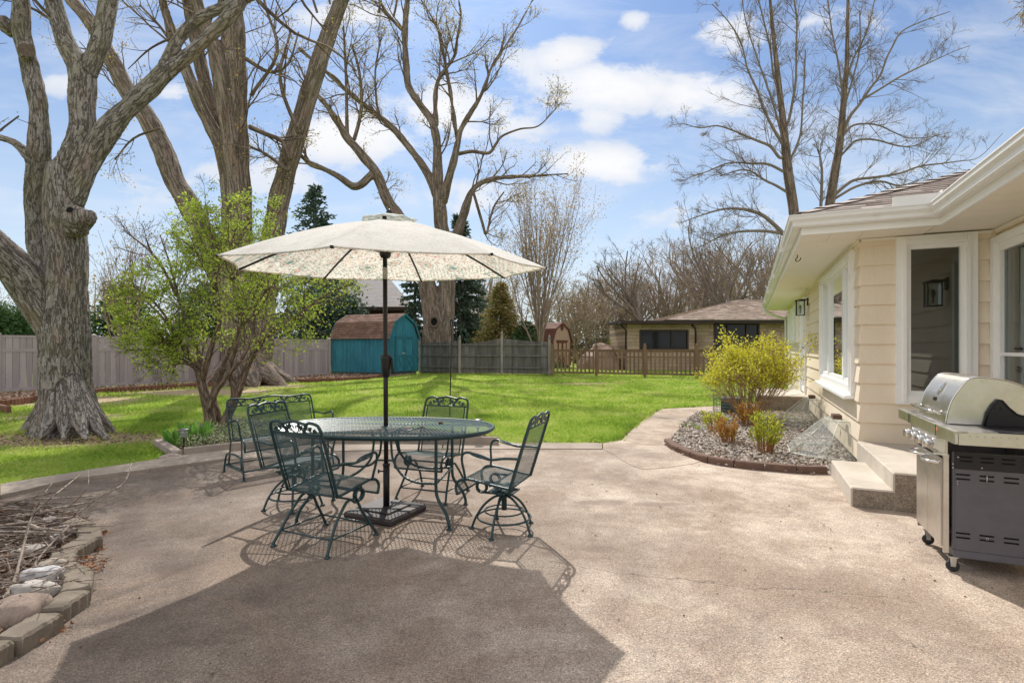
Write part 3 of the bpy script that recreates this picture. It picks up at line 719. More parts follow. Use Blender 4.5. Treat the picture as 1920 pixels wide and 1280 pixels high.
q = EI+ZZ*2.815; f.prism([q-e2*.42-e1*.09, q-e2*.01-e1*.09, q-e2*.01-e1*.085, q-e2*.42-e1*.085], ZZ*.10); f.prism([q-e2*.012-e1*.09, q-e2*.007-e1*.09, q-e2*.007+e1*.12, q-e2*.012+e1*.12], ZZ*.13)
f.build('splash_guard', m_gutter, house)

# wall lanterns
def lantern(O, n, d, label, name='wall_lantern'):
    th = thing(name, label, 'lantern', O, group='black box lanterns on the house')
    b = MB(); b.box(O+n*.012, (.11, .024, .16), d, n, bev=.004); b.bar(O+n*.02+ZZ*.05, O+n*.17+ZZ*.05, .02, .02); b.build('bracket', m_black, th)
    c = O+n*.15-ZZ*.13; b = MB(); w_ = .075
    for i in (-1, 1):
        for j in (-1, 1): b.bar(c+d*w_*i+n*w_*j-ZZ*.15, c+d*w_*i+n*w_*j+ZZ*.15, .014, .014)
    b.box(c+ZZ*.158, (.2, .2, .016), d, n); b.box(c-ZZ*.155, (.17, .17, .014), d, n); b.box(c+ZZ*.175, (.07,.07,.02), d, n); b.build('cage', m_black, th)
    b = MB(); b.box(c, (.135, .135, .27), d, n); b.build('pane', m_glass, th)
    b = MB(); b.lathe([(.014,-.12),(.014,-.04),(.028,0),(.02,.05),(.002,.07)], c, 10); b.build('bulb', m_curtain, th)
lantern(C0+e1*5.75+ZZ*2.36-e2*.02, -e2, e1, 'black box lantern beside the far side door under the eave')
lantern(I0-e1*1.42+ZZ*2.22-e2*.02, -e2, e1, 'black box lantern by the glazed wing door, mirrored in the front window')
hk = MB(); q = D(1495, 500, 7.15); q[2] = 2.628
hk.tube(catmull([q, q-ZZ*.03, q-ZZ*.06+e1*.03-e2*.02, q-ZZ*.085, q-ZZ*.07-e1*.04+e2*.03, q-ZZ*.045-e1*.05+e2*.035], 5), .006, 6)
solo(hk, 'plant_hook', m_black, 'small black hanging hook screwed under the side eave', 'hook')

# ---- concrete steps and the far stoop
st = thing('concrete_steps', 'two pale concrete steps up to the glazed wing door beside the grill', 'steps', A0)
A1 = V(A0[0], A0[1], 0)
b = MB()
def rough_box(mb, O, d, n, L, Wd, z0, z1, seed):
    mb.box(O+d*L/2+n*Wd/2+ZZ*(z0+z1)/2, (L, Wd, z1-z0), d, n, bev=.012)
rough_box(b, A1, e1, e2, 1.25, .33, -.1, .168, 1); b.build('lower_step', m_step, st)
b = MB(); rough_box(b, A1+e2*.31+e1*.003, e1, e2, 1.70, 1.23, -.1, .325, 2); b.build('landing', m_step, st)
b = MB(); rough_box(b, C0+e1*5.7-e2*1.02, e1, e2, 2.2, 1.0, -.1, .34, 3)
solo(b, 'door_stoop', m_step, 'square concrete stoop below the far side door behind the yellow bush', 'stoop')
# ================================================================== wrought iron furniture
m_iron = simple('green_wrought_iron', (.009, .040, .047), .36, var=.35, scale=30, bump=.12, bscale=60, spec=.55)
m_mesh = simple('expanded_metal', (.028, .075, .082), .42, var=.3, scale=30, spec=.6)
def lattice(mb, S, nu, nv, r, step=4, clip=None, flat=.6):
    """diamond expanded-metal sheet over S(u, v); nu x nv cells"""
    for sg in (1, -1):
        for k in range(-nv if sg == 1 else 0, nu+1 if sg == 1 else nu+nv+1):
            a0, a1 = 0.0, float(nv)                  # u = k + sg*v
            if sg == 1: a0 = max(a0, -k); a1 = min(a1, nu-k)
            else: a0 = max(a0, k-nu); a1 = min(a1, k)
            if a1-a0 < .2: continue
            n = max(2, int((a1-a0)/step)+1)
            v_ = np.linspace(a0, a1, n); u_ = k+sg*v_
            mb.tube(S(u_/nu, v_/nv), r, 4, False, False, flat=flat)
def ornament(mb, O, ax, az, w_):
    """vine with leaves between the top rail and the crest"""
    ay = np.cross(ax, az)
    q = lambda x, z: O+ax*x*w_+az*z
    for s in (-1, 1):
        mb.tube(catmull([q(s*.02, -.002), q(s*.10, .012), q(s*.14, .045), q(s*.06, .05), q(s*.04, .03)], 4), .004, 5)
        mb.tube(catmull([q(s*.14, .012), q(s*.28, .035), q(s*.42, .03), q(s*.56, .008), q(s*.68, .006)], 4), .004, 5)
        for (x, z, a, l) in ((.22,.035,.9,.034),(.30,.012,-.6,.034),(.40,.05,.7,.036),(.52,.034,.5,.03),(.66,.018,-.3,.034),(.16,.05,1.8,.03),(.35,.03,.1,.03)):
            c = q(s*x, z); d = ax*s*math.cos(a)+az*math.sin(a); e = np.cross(ay, d); L = l*1.15
            pts = [c-d*L*.4, c+e*L*.45-d*L*.15, c+e*L*.28+d*L*.2, c+d*L*.6, c-e*L*.28+d*L*.2, c-e*L*.45-d*L*.15]
            mb.prism([p-ay*.0035 for p in pts], ay*.007)
SW, SB = .47, .24
SEATC = catmull([V(0,-.135,.375), V(0,-.05,.385), V(0,.08,.405), V(0,.20,.42), V(0,.265,.405), V(0,.295,.36), V(0,.285,.30)], 8)
def along(curve):
    d = np.concatenate([[0], np.cumsum(np.linalg.norm(np.diff(curve, axis=0), axis=1))]); L = d[-1]
    return (lambda t: np.stack([np.interp(np.asarray(t)*L, d, curve[:, i]) for i in range(3)], -1)), L
def seat_parts(root, W=SW, n_orn=1, backH=.545, base_y=-.135):
    Sc, L = along(SEATC)
    S = lambda u, v: Sc(v)+np.stack([(np.asarray(u)-.5)*(W-.02), 0*u, 0*u], -1)
    m = MB(); lattice(m, S, int(W/.024), int(L/.0145), .0016, 2); m.build('seat', m_mesh, root, False)
    bk = nrm(V(0, -.30, .95)); B0 = V(0, base_y, .375)
    zr = backH-.085
    m = MB(); lattice(m, lambda u, v: B0+np.stack([(np.asarray(u)-.5)*(W-.06), 0*u, 0*u], -1)+np.asarray(v)[:, None]*bk*zr, int(W/.024), int(zr/.0145), .0016, 12)
    bo = m.build('backrest', m_mesh, root, False)
    m = MB()
    for k in range(n_orn):
        cx = (k-(n_orn-1)/2)*W*.5
        ornament(m, B0+V(cx, 0, 0)+bk*(zr+.008), V(1,0,0), bk, W*(.44 if n_orn == 1 else .24)*1.3)
    m.build('leaf_ornament', m_iron, bo, False)
    m = MB(); h = W/2
    q = lambda x, t: B0+V(x, 0, 0)+bk*t
    crest = [q(-h, -.005), q(-h-.004, zr*.5), q(-h, zr-.02), q(-h+.004, backH-.05), q(-h+.025, backH-.012), q(-h+.09, backH), q(-h*.45, backH-.012), q(0, backH+.006), q(h*.45, backH-.012), q(h-.09, backH), q(h-.025, backH-.012), q(h-.004, backH-.05), q(h, zr-.02), q(h+.004, zr*.5), q(h, -.005)]
    m.tube(catmull(crest, 5), .0105, 8)
    m.tube([q(-h, zr), q(h, zr)], .007, 6)
    m.tube([q(-h+.03, 0), q(-h+.03, zr)], .006, 6); m.tube([q(h-.03, 0), q(h-.03, zr)], .006, 6)
    m.build('back_frame', m_iron, root, False)
    m = MB()
    for s in (-1, 1): m.tube(SEATC+V(s*h, 0, 0), .0105, 8)
    for t in (0.0, 1.0): e = Sc(np.array([t]))[0]; m.tube([e+V(-h, 0, 0), e+V(h, 0, 0)], .0085, 6)
    e = Sc(np.array([.3]))[0]-V(0,0,.012); m.tube([e+V(-h, 0, 0), e+V(h, 0, 0)], .008, 6)
    m.build('seat_frame', m_iron, root, False)
    for s in (-1, 1):
        m = MB(); x = s*(h+.004); xo = s*(h+.045)
        m.tube(catmull([q(x, .235), V(x+s*.015, -.10, .597), V(xo, .00, .588), V(xo, .10, .612), V(xo, .17, .628), V(xo, .215, .612), V(xo-s*.01, .228, .56), V(xo-s*.025, .218, .48), V(x, .215, .418)], 6), .0095, 8)
        m.tube(catmull([V(xo, .0, .592), V(xo+s*.026, .06, .602), V(xo+s*.026, .12, .616), V(xo, .168, .628)], 6), .006, 6)
        m.tube(catmull([V(xo, .0, .592), V(xo-s*.026, .06, .602), V(xo-s*.026, .12, .616), V(xo, .168, .628)], 6), .006, 6)
        m.lathe([(.0,0),(.018,.002),(.018,.006),(.0,.008)], V(xo, .095, .61), 8)
        m.build('armrest', m_iron, root, False)
def ring(mb, c, r, w_, ax, rr=.009):
    th = np.linspace(0, 2*np.pi, 16, endpoint=False); a = V(0,1,0); b = ZZ
    for k in (-1, 0, 1): mb.tube([c+ax*w_*k+a*r*math.cos(x)+b*r*math.sin(x) for x in th], rr, 6, closed=True)
def foot(mb, p): mb.lathe([(.0,0),(.02,.001),(.022,.006),(.012,.016),(.0,.018)], (p[0], p[1], 0), 10)
def make_spring_chair():
    root = thing('patio_chair', 'green mesh spring chair nearest the camera, its back turned to us, left of the umbrella pole', 'chair', group='wrought iron patio chairs')
    seat_parts(root)
    for s in (-1, 1):
        for k in (-1, 1):
            m = MB(); x = s*.215
            f = V(s*.25, k*.245, .0)
            m.tube(catmull([V(x, .02+.02*k, .315), V(x, .02+k*.055, .30), V(x+s*.008, k*.13, .20), V(x+s*.022, k*.195, .10), V(f[0], f[1]-k*.006, .03), f+ZZ*.008], 5), .0105, 8); foot(m, f)
            m.build('leg', m_iron, root, False)
    for s in (-1, 1):
        m = MB(); ring(m, V(s*.215, .10, .335), .042, .012, V(1,0,0), .0075)
        m.tube(catmull([V(s*.215, .02, .315), V(s*.215, .07, .285), V(s*.215, .14, .31), V(s*.215, .12, .395)], 5), .009, 6)
        m.build('spring', m_iron, root, False)
    m = MB()
    for k in (-1, 1): m.tube([V(-.238, k*.195, .10), V(.238, k*.195, .10)], .0065, 6)
    for s in (-1, 1): m.tube([V(s*.238, -.195, .10), V(s*.238, .195, .10)], .0065, 6)
    m.tube([V(-.215, .02, .318), V(.215, .02, .318)], .008, 6)
    build_each(m, 'stretcher', m_iron, root)
    return root
def make_swivel_chair():
    root = thing('patio_chair', 'green mesh swivel chair on a domed base at the right end of the table', 'chair', group='wrought iron patio chairs')
    seat_parts(root)
    for k in range(5):
        m = MB(); a = R(90+72*k+18); d = V(math.cos(a), math.sin(a), 0)
        m.tube(catmull([d*.018+ZZ*.262, d*.08+ZZ*.245, d*.155+ZZ*.185, d*.21+ZZ*.105, d*.235+ZZ*.05, d*.25+ZZ*.006], 5), .0095, 8); foot(m, d*.25)
        m.build('leg', m_iron, root, False)
    m = MB(); th = np.linspace(0, 2*np.pi, 32, endpoint=False)
    m.tube([V(.205*math.cos(x), .205*math.sin(x), .098) for x in th], .0075, 6, closed=True); m.tube([V(.15*math.cos(x), .15*math.sin(x), .145) for x in th], .006, 6, closed=True)
    m.build('base_ring', m_iron, root, False)
    m = MB(); m.lathe([(.021,.15),(.021,.275),(.032,.278),(.032,.29)], (0,0,0), 14)
    m.box((0, .0, .297), (.16, .20, .012)); m.box((0, .02, .318), (.30, .035, .012)); m.box((0, -.05, .33), (.30, .035, .012)); m.build('swivel_post', m_iron, root, False)
    for s in (-1, 1):
        m = MB(); ring(m, V(s*.13, .13, .345), .04, .012, V(1,0,0), .008); m.tube([V(s*.13, .13, .305), V(s*.13, -.05, .305)], .009, 6)
        m.tube([V(s*.13, .13, .385), V(s*.13, .02, .385)], .009, 6)
        m.build('spring', m_iron, root, False)
    return root
def face(dx, dy): return math.atan2(-dx, dy)      # rotation that turns local +Y to (dx, dy)
spring_chair = make_spring_chair()
swivel_chair = make_swivel_chair()
GRP = 'wrought iron patio chairs'
def place(src, loc, rz, label, first):
    if first: src.matrix_basis = Matrix.Translation(Vector((loc[0], loc[1], 0))) @ Matrix.Rotation(rz, 4, 'Z'); src['label'] = label
    else: dup(src, (loc[0], loc[1], 0), rz, label, GRP)
place(spring_chair, (-1.345, 3.86), face(.43, .9), 'green mesh spring chair nearest the camera, its back turned to us', True)
place(spring_chair, (-.745, 5.04), face(-.33, -.94), 'green mesh spring chair behind the table, facing us, lawn behind it', False)
place(swivel_chair, (-.06, 4.10), face(-.935, .355), 'green mesh swivel chair on a domed base at the open right end of the table', True)
place(swivel_chair, (-1.92, 4.70), face(.955, -.295), 'green mesh swivel chair between the glider bench and the nearest chair', False)

# ---- oval table
tb = thing('patio_table', 'long oval green mesh table with the umbrella pole through it', 'table', (-1.055, 4.47, 0), R(-6))
TA, TB, TZ = .90, .55, .735
m = MB()
def chord(mb, nx_, ny_, off, r):        # straight strands across the superellipse: line nx*x+ny*y=off
    t_ = np.linspace(-1.2, 1.2, 481); p0 = V(nx_*off, ny_*off, 0); d = V(-ny_, nx_, 0)
    pp = p0+t_[:, None]*d; k = (np.abs(pp[:,0]/(TA-.006))**2.3+np.abs(pp[:,1]/(TB-.006))**2.3 < 1) & (pp[:,0]**2+pp[:,1]**2 > .03**2)
    if k.sum() < 3: return
    idx = np.where(k)[0]
    for seg in np.split(idx, np.where(np.diff(idx) > 1)[0]+1):
        if len(seg) > 1: mb.tube([pp[seg[0]]+ZZ*TZ, pp[seg[-1]]+ZZ*TZ], r, 4, False, False, flat=.5)
L_ = math.hypot(.0155, .036); nx_, ny_ = .036/L_, .0155/L_
sp = .0155*nx_*2
for sg in (1, -1):
    for k in range(-48, 49): chord(m, nx_, sg*ny_, k*sp, .0031)
m.build('tabletop', simple('table_mesh', (.12,.19,.19), .34, var=.25, scale=5, spec=.7), tb, False)  # mesh green lightened in the colour to carry the sky's reflection
m = MB(); th = np.linspace(0, 2*np.pi, 96, endpoint=False)
se = lambda a, k, z: V(np.sign(math.cos(a))*abs(math.cos(a))**(2/2.3)*(TA-k), np.sign(math.sin(a))*abs(math.sin(a))**(2/2.3)*(TB-k), z)
m.tube([se(x, 0, TZ-.006) for x in th], .014, 8, closed=True); m.tube([se(x, .012, TZ-.02) for x in th], .010, 6, closed=True)
m.lathe([(.030,TZ-.004),(.045,TZ-.004),(.045,TZ+.004),(.030,TZ+.004)], (0,0,0), 20)
for y_ in (-.25, .25): m.tube([V(-.80, y_, TZ-.018), V(.80, y_, TZ-.018)], .008, 6)
for x_ in (-.5, 0.1, .5): m.tube([V(x_, -.5, TZ-.024), V(x_, .5, TZ-.024)], .008, 6)
m.build('rim', m_iron, tb, False)
for sx_ in (-1, 1):
    for sy_ in (-1, 1):
        m = MB(); q = V(sx_*.50, sy_*.29, 0)
        m.tube(catmull([q+ZZ*(TZ-.02), q+ZZ*.5, q+ZZ*.30, q+V(sx_*.02,sy_*.008,.22), q+V(sx_*.085,sy_*.03,.12), q+V(sx_*.11,sy_*.04,.05), q+V(sx_*.112,sy_*.041,.006)], 6), .013, 8); foot(m, q+V(sx_*.112,sy_*.041,0))
        m.build('leg', m_iron, tb, False)
        m = MB(); c = catmull([q+ZZ*.34, V(sx_*.34, sy_*.25, .335), V(sx_*.20, sy_*.18, .37), V(sx_*.10, sy_*.11, .47), V(sx_*.075, sy_*.09, .60), V(sx_*.085, sy_*.09, TZ-.03)], 6)
        m.tube(c, .010, 8); m.build('brace', m_iron, tb, False)
m = MB()
for sx_ in (-1, 1): m.tube([V(sx_*.50, -.29, .34), V(sx_*.50, .29, .34)], .009, 6)
m.tube([V(-.085,0,.45),V(.085,0,.45)], .008, 6); [setattr(o_, 'matrix_parent_inverse', Matrix.Identity(4)) for o_ in build_each(m, 'crossbar', m_iron, tb)]

# ---- glider bench
bench = thing('glider_bench', 'green mesh glider loveseat with leaf crest in front of the leafy shrub', 'bench')
seat_parts(bench, .98, 2, .46, -.13)
for s in (-1, 1):
    m = MB(); x = s*.50
    m.tube(catmull([V(x, -.30, .008), V(x, -.22, .20), V(x, -.05, .235), V(x, .10, .235), V(x, .24, .20), V(x, .30, .008)], 5), .0105, 8); foot(m, V(x,-.30,0)); foot(m, V(x,.30,0))
    m.tube([V(x, -.265, .09), V(x, .265, .09)], .009, 6); m.build('glider_base', m_iron, bench, False)
    m = MB(); m.tube([V(x*.97, -.15, .225), V(x*.97, -.19, .10)], .007, 6); m.tube([V(x*.97, .15, .225), V(x*.97, .19, .10)], .007, 6); m.tube([V(x*.97, -.20, .10), V(x*.97, .20, .10)], .008, 6)
    m.tube([V(x*.97, -.20, .10), V(x*.97, -.12, .385)], .008, 6); m.tube([V(x*.97, .20, .10), V(x*.97, .19, .41)], .008, 6); m.build('hanger', m_iron, bench, False)
m = MB(); m.tube([V(-.5, -.265, .09), V(.5, -.265, .09)], .008, 6); m.tube([V(-.5, .265, .09), V(.5, .265, .09)], .008, 6); build_each(m, 'stretcher', m_iron, bench)
bench.matrix_basis = Matrix.Translation(Vector((-2.66, 6.12, .0))) @ Matrix.Rotation(face(.72, -.69), 4, 'Z')

# ---- umbrella, its base
m_pole = simple('black_pole', (.013,.012,.012), .35, var=.2)
t = NT('umbrella_canvas'); v = t.coord('Object'); f = t.noise(v, 9, 6, .7); f3 = t.noise(v, 180, 2, .5)
geo = t.n('ShaderNodeNewGeometry')
topc = t.ramp(f, [(.3, (.86,.83,.775)), (.6, (.96,.945,.91))])
def pat(scale, off, cols, w_):
    mp = t.n('ShaderNodeMapping'); mp.inputs['Scale'].default_value = (1, 1.5, .2); mp.inputs['Location'].default_value = off; t.l(v, mp.inputs['Vector'])
    vo = t.n('ShaderNodeTexVoronoi', inp={'Scale': scale, 'Randomness': .35}); t.l(mp.outputs[0], vo.inputs['Vector'])
    return vo.outputs['Distance']
base = t.ramp(f, [(.3, (.84,.79,.68)), (.7, (.94,.90,.80))])
d1_ = pat(3.4, (0,0,0), None, 0); d2_ = pat(11, (.3,.1,0), None, 0); d3_ = pat(26, (.7,.4,0), None, 0)
c = t.mix(t.ramp(d3_, [(.20,.85),(.27,0.0)]), base, (.13,.27,.22))
c = t.mix(t.ramp(d2_, [(.16,.9),(.22,0.0),(.36,0.0),(.39,.75),(.45,0.0)]), c, (.52,.14,.07))
rings = t.ramp(d1_, [(0.0,.9),(.05,.9),(.07,0.0),(.14,0.0),(.16,.9),(.20,.9),(.22,0.0),(.30,0.0),(.325,.8),(.36,0.0)])
c = t.mix(rings, c, (.13,.33,.28)); c = t.mix(t.ramp(d1_, [(.085,.0),(.10,.9),(.125,.0),(.24,0.0),(.26,.8),(.285,0.0)]), c, (.60,.16,.08))
c = t.mix(t.ramp(t.noise(v, 42, 3, .7), [(.40, .75), (.47, 0.0)]), c, (.25,.30,.26))
col = t.mix(geo.outputs['Backfacing'], topc, c)
m_canvas = t.bsdf(col, .9, 0, t.bump(f3, .1, .002), .1, .44, c)
UC = V(-1.02, 4.45, 0)
um = thing('patio_umbrella', 'open cream market umbrella with patterned underside on a black pole', 'umbrella', (-1.055, 4.48, 0))
TILT = Matrix.Rotation(R(2.6), 3, 'X')
PB = V(-1.055, 4.48, 0); PJ = V(-1.065, 4.475, 2.02)
def tl(p): return np.array(TILT @ Vector(p-PJ))+PJ
m = MB(); m.tube([PB+ZZ*.06, PJ-ZZ*.05], .0195, 16); m.build('pole', m_pole, um)
m = MB(); m.tube([PB+ZZ*.05, PB+ZZ*.40], .027, 16); m.lathe([(.027,.40),(.03,.402),(.03,.42),(.02,.425)], PB, 16); m.tube([PB+ZZ*.36+V(-.02,-.01,0), PB+ZZ*.36+V(-.055,-.02,0)], .006, 8); m.lathe([(0,-.008),(.016,-.006),(.016,.006),(0,.008)], PB+ZZ*.36+V(-.06,-.021,0), 10, axis=V(1,.2,0)); m.build('base_sleeve', m_pole, um)
m = MB(); m.tube([PJ-ZZ*.055, PJ+ZZ*.045], .021, 16); m.build('tilt_joint', simple('grey_plastic', (.42,.40,.37), .5), um)
m = MB(); cz = 1.245; m.lathe([(.021,-.10),(.03,-.095),(.038,-.02),(.047,.06),(.046,.085),(.022,.095)], PB+ZZ*cz+V(0,-.006,0), 16); co_ = m.build('crank_housing', m_pole, um)
m = MB(); m.bar(PB+V(.045,-.02,cz+.06), PB+V(.06,-.03,cz-.06), .018, .014); m.tube([PB+V(.06,-.03,cz-.06), PB+V(.085,-.05,cz-.06)], .011, 8); m.build('crank_handle', m_pole, co_)
m = MB(); m.tube([PJ+ZZ*.04, tl(V(PJ[0],PJ[1],2.49))], .0185, 14); m.build('upper_pole', m_pole, um)
RU, ZR, ZA = 1.30, 2.055, 2.45
angs = [R(88+45*k) for k in range(8)]
def rim_pt(k, r=1.0, dz=0.0):
    a = angs[k % 8]; z = ZR+(ZA-ZR)*(1-r**1.45)
    return tl(V(UC[0]+RU*r*math.cos(a), UC[1]+RU*r*math.sin(a), z+dz))
m = MB(True); NR, NS = 12, 12
vs = []
for i in range(NR+1):
    r = .06+.94*i/NR
    for k in range(8):
        for j in range(NS):
            f_ = j/NS; a, b = rim_pt(k, r), rim_pt(k+1, r); sag = 4*f_*(1-f_)
            p_ = a+(b-a)*f_; c_ = V(UC[0], UC[1], p_[2]); p_ = p_+(c_-p_)*(.035*sag*(r**3)) - ZZ*.022*sag*r*(1.2-r)
            vs.append(p_)
NN = 8*NS
m.add(np.array(vs), [(i*NN+j, (i+1)*NN+j, (i+1)*NN+(j+1) % NN, i*NN+(j+1) % NN) for i in range(NR) for j in range(NN)], True)
cano = m.build('canopy', m_canvas, um)
m = MB(); rim_ = np.array(vs[-NN:]); m.tube(rim_-ZZ*.003, .007, 5, closed=True); m.build('hem', m_canvas, cano)
m = MB(True)     # raised vent cap
vs = []; cen = tl(V(UC[0], UC[1], ZA+.012))
for i, (r, z) in enumerate(((.02, .040), (.07, .034), (.13, .018), (.19, -.004), (.225, -.018))):
    for j in range(32):
        a = 2*np.pi*j/32; rr = r*(1-.05*math.cos(8*(a-angs[0])+np.pi)) ; vs.append(cen+np.array(TILT @ Vector((rr*math.cos(a), rr*math.sin(a), z+(.012*abs(math.cos(4*(a-angs[0]))) if i > 2 else 0)))))
m.add(np.array(vs), [(i*32+j, (i+1)*32+j, (i+1)*32+(j+1) % 32, i*32+(j+1) % 32) for i in range(4) for j in range(32)], True)
t = NT('vent_canvas'); v2 = t.coord('Object'); c2 = t.ramp(t.noise(v2, 26, 4, .7), [(.36,(.20,.32,.34)),(.47,(.46,.50,.47)),(.62,(.72,.69,.62))]); m_vent = t.bsdf(c2, .9, transl=.3)
m.build('vent_cap', m_vent, um)
m = MB(); m.lathe([(.022,.04),(.026,.055),(.018,.075),(.0,.085)], cen, 12); m.build('finial', m_pole, um)
hub = tl(V(PJ[0]+.005, PJ[1], 2.40)); run = tl(V(PJ[0]+.003, PJ[1], 2.175))
m = MB(); m.lathe([(.022,-.03),(.042,-.02),(.042,.02),(.022,.03)], hub, 14); m.lathe([(.022,-.035),(.036,-.03),(.05,0),(.036,.03),(.022,.032)], run, 14); m.build('hub', m_pole, um)
for k in range(8):
    m = MB(); m.tube([hub]+[rim_pt(k, r, -.014) for r in (.2,.4,.6,.8,.985)], .0095, 6); ro_ = m.build('rib', m_pole, um)
    m = MB(); m.tube([run+(rim_pt(k,.3)-run)*.08, rim_pt(k, .42, -.02)], .0075, 6); m.build('strut', m_pole, ro_)
    m = MB(); e_ = rim_pt(k, 1.0); m.lathe([(0,-.012),(.011,-.008),(.012,.006),(0,.012)], e_-ZZ*.004, 8); m.build('rib_tip', m_pole, ro_)
# square base plate
m_base = simple('base_plate_resin', (.045,.035,.036), .55, var=.4, scale=9, bump=.35, bscale=70, dirt=(7, (.19,.155,.14), .56))
m = MB(); pc = V(-1.055, 4.46, 0)
d_ = nrm(V(-1.36+.70, 4.32-4.50, 0)); ax_ = nrm(V(.30,.46,0)); ay_ = V(-ax_[1], ax_[0], 0)
ax_ = nrm(V(-.915+1.367, 4.10-4.32, 0)); ay_ = V(-ax_[1], ax_[0], 0)
m.box(pc+ZZ*.028, (.49,.49,.056), ax_, ay_, bev=.016); m.box(pc+ZZ*.062, (.30,.30,.014), ax_, ay_, bev=.006)
solo(m, 'umbrella_base', m_base, 'dark square umbrella base plate on the patio under the table', 'umbrella base')
# fallen leaves on the tabletop
for i, (x_, y_) in enumerate(((.45,.12),(.30,-.1))):
    m = MB(); rg = np.random.default_rng(i); c_ = V(-1.055, 4.47, TZ+.008)+V(x_, y_, 0)
    m.leaves(c_+rg.normal(0,.012,(5,3))*V(1,1,.15), .035, rg, .7, dirs=np.stack([rg.normal(size=5),rg.normal(size=5),rg.normal(size=5)*.2+.2],1))
    solo(m, 'fallen_leaf', leafmat('dry_leaf%d' % i, [(.12,.05,.025),(.25,.10,.045)], 0, .8), ('dry brown leaf cluster lying on the right end of the tabletop', 'dry brown leaf cluster on the tabletop nearer the pole')[i], 'leaf', 'dry leaves on the table')
# ================================================================== gas grill (long axis e1, front towards -e2)
t = NT('brushed_steel'); v = t.coord('Object', (1, 1, 1)); f = t.noise(t.coord('Object', (3, 3, 220)), 4, 4, .7); f2 = t.noise(v, 5, 6, .7)
c = t.ramp(f2, [(.3, (.50,.465,.42)), (.6, (.62,.60,.57))]); c = t.mix(t.ramp(f2, [(.58, 0.0), (.75, .45)]), c, (.33,.27,.19))
rg_ = t.ramp(f, [(.3, .26), (.7, .42)])
m_steel = t.bsdf(c, rg_, 1.0, t.bump(f, .04, .001), .5)
m_chrome = simple('polished_steel', (.72,.71,.70), .14, 1.0, var=.1, scale=3)
m_grey = simple('grey_enamel', (.115,.112,.132), .5, var=.12, scale=10, spec=.4)
m_dark = simple('black_enamel', (.012,.012,.016), .4, var=.3, scale=12)
m_hole = simple('dark_slot', (.002,.002,.002), .9)
m_plate = simple('bright_zinc', (.60,.60,.60), .35, 1.0)
m_rubber = simple('caster_rubber', (.03,.03,.034), .7)
g1, g2 = e1, e2
GO = V(2.695, 3.316, 0)
grill = thing('gas_grill', 'stainless gas grill with rolled lid and dark grey side panel on casters', 'grill', GO)
gp = lambda x, y, z: GO+g1*x+g2*y+ZZ*z
LX, DY = .57, .50
b = MB()
b.box(gp(LX/2, DY/2+.02, .125), (LX, DY-.04, .05), g1, g2, bev=.004)                     # bottom rail
b.box(gp(.012, DY/2+.01, .45), (.024, DY-.05, .60), g1, g2, bev=.003); b.box(gp(LX-.012, DY/2+.01, .45), (.024, DY-.05, .60), g1, g2, bev=.003)
b.box(gp(LX/2, DY-.012, .45), (LX-.05, .02, .60), g1, g2); b.build('cart', m_grey, grill)
b = MB(); b.box(gp(-.002, DY/2+.012, .40), (.006, DY-.07, .50), g1, g2, bev=.002); sp_ = b.build('side_panel', m_grey, grill)
b = MB()
def slot(y, z, w_=.062, x=-.0062, h_=.010):
    n = 8; pts = []
    for k in range(n+1): a = np.pi/2+np.pi*k/n; pts.append(gp(x, y-w_/2+h_*.5*math.cos(a), z+h_*.5*math.sin(a)))
    for k in range(n+1): a = -np.pi/2+np.pi*k/n; pts.append(gp(x, y+w_/2+h_*.5*math.cos(a), z+h_*.5*math.sin(a)))
    b.poly(pts)
for zz_ in (.615, .588, .255, .228):
    for yy_ in (.085, .20, .315, .43): slot(yy_, zz_)
build_each(b, 'vent_slot', m_hole, sp_)
b = MB()
for (y, z) in ((.058,.572),(.058,.556)): b.lathe([(.0045,0),(.0035,.003),(0,.004)], gp(-.006, y, z), 8, axis=-g1)
b.tube([gp(-.008,.20,.575), gp(-.008,.20,.625)], .003, 5); b.tube([gp(-.012,.20+.007*math.cos(a),.24+.007*math.sin(a)) for a in np.linspace(0,6.28,10,endpoint=False)], .0018, 4, closed=True)
b.build('fastener', m_plate, sp_)
b = MB(); b.box(gp(-.004, DY/2+.012, .70), (.010, DY-.065, .10), g1, g2); up_ = b.build('upper_panel', m_dark, grill)
b = MB()
for zz_ in (.725, .70):
    for yy_ in (.10, .20, .30, .40): slot(yy_, zz_, .055, -.0095)
build_each(b, 'vent_slot', m_hole, up_)
b = MB()
for (y, z) in ((.035,.678),(.06,.722),(.175,.665),(.035,.655)): b.lathe([(.006,0),(.005,.004),(0,.006)], gp(-.009, y, z), 8, axis=-g1)
b.build('fastener', m_plate, up_)
# stainless front: two doors with bow handles
b = MB()
for x in (.008, LX-.008): b.box(gp(x, .004, .42), (.016, .03, .60), g1, g2, bev=.002)
b.box(gp(LX/2, .004, .725), (LX, .03, .014), g1, g2); build_each(b, 'front_frame', m_steel, grill)
for k in range(2):
    b = MB(); x0, x1 = .02+k*(LX/2-.018), .02+(k+1)*(LX/2-.018)-.004
    b.box(gp((x0+x1)/2, -.008, .43), (x1-x0, .022, .55), g1, g2, bev=.004); d_ = b.build('door', m_steel, grill)
    xc, hw = (x0+x1)/2, .105
    b = MB(); b.tube(catmull([gp(xc-hw, -.018, .672), gp(xc-hw*.9, -.04, .672), gp(xc-hw*.45, -.075, .672), gp(xc+hw*.45, -.075, .672), gp(xc+hw*.9, -.04, .672), gp(xc+hw, -.018, .672)], 6), .0095, 8); b.build('handle', m_chrome, d_)
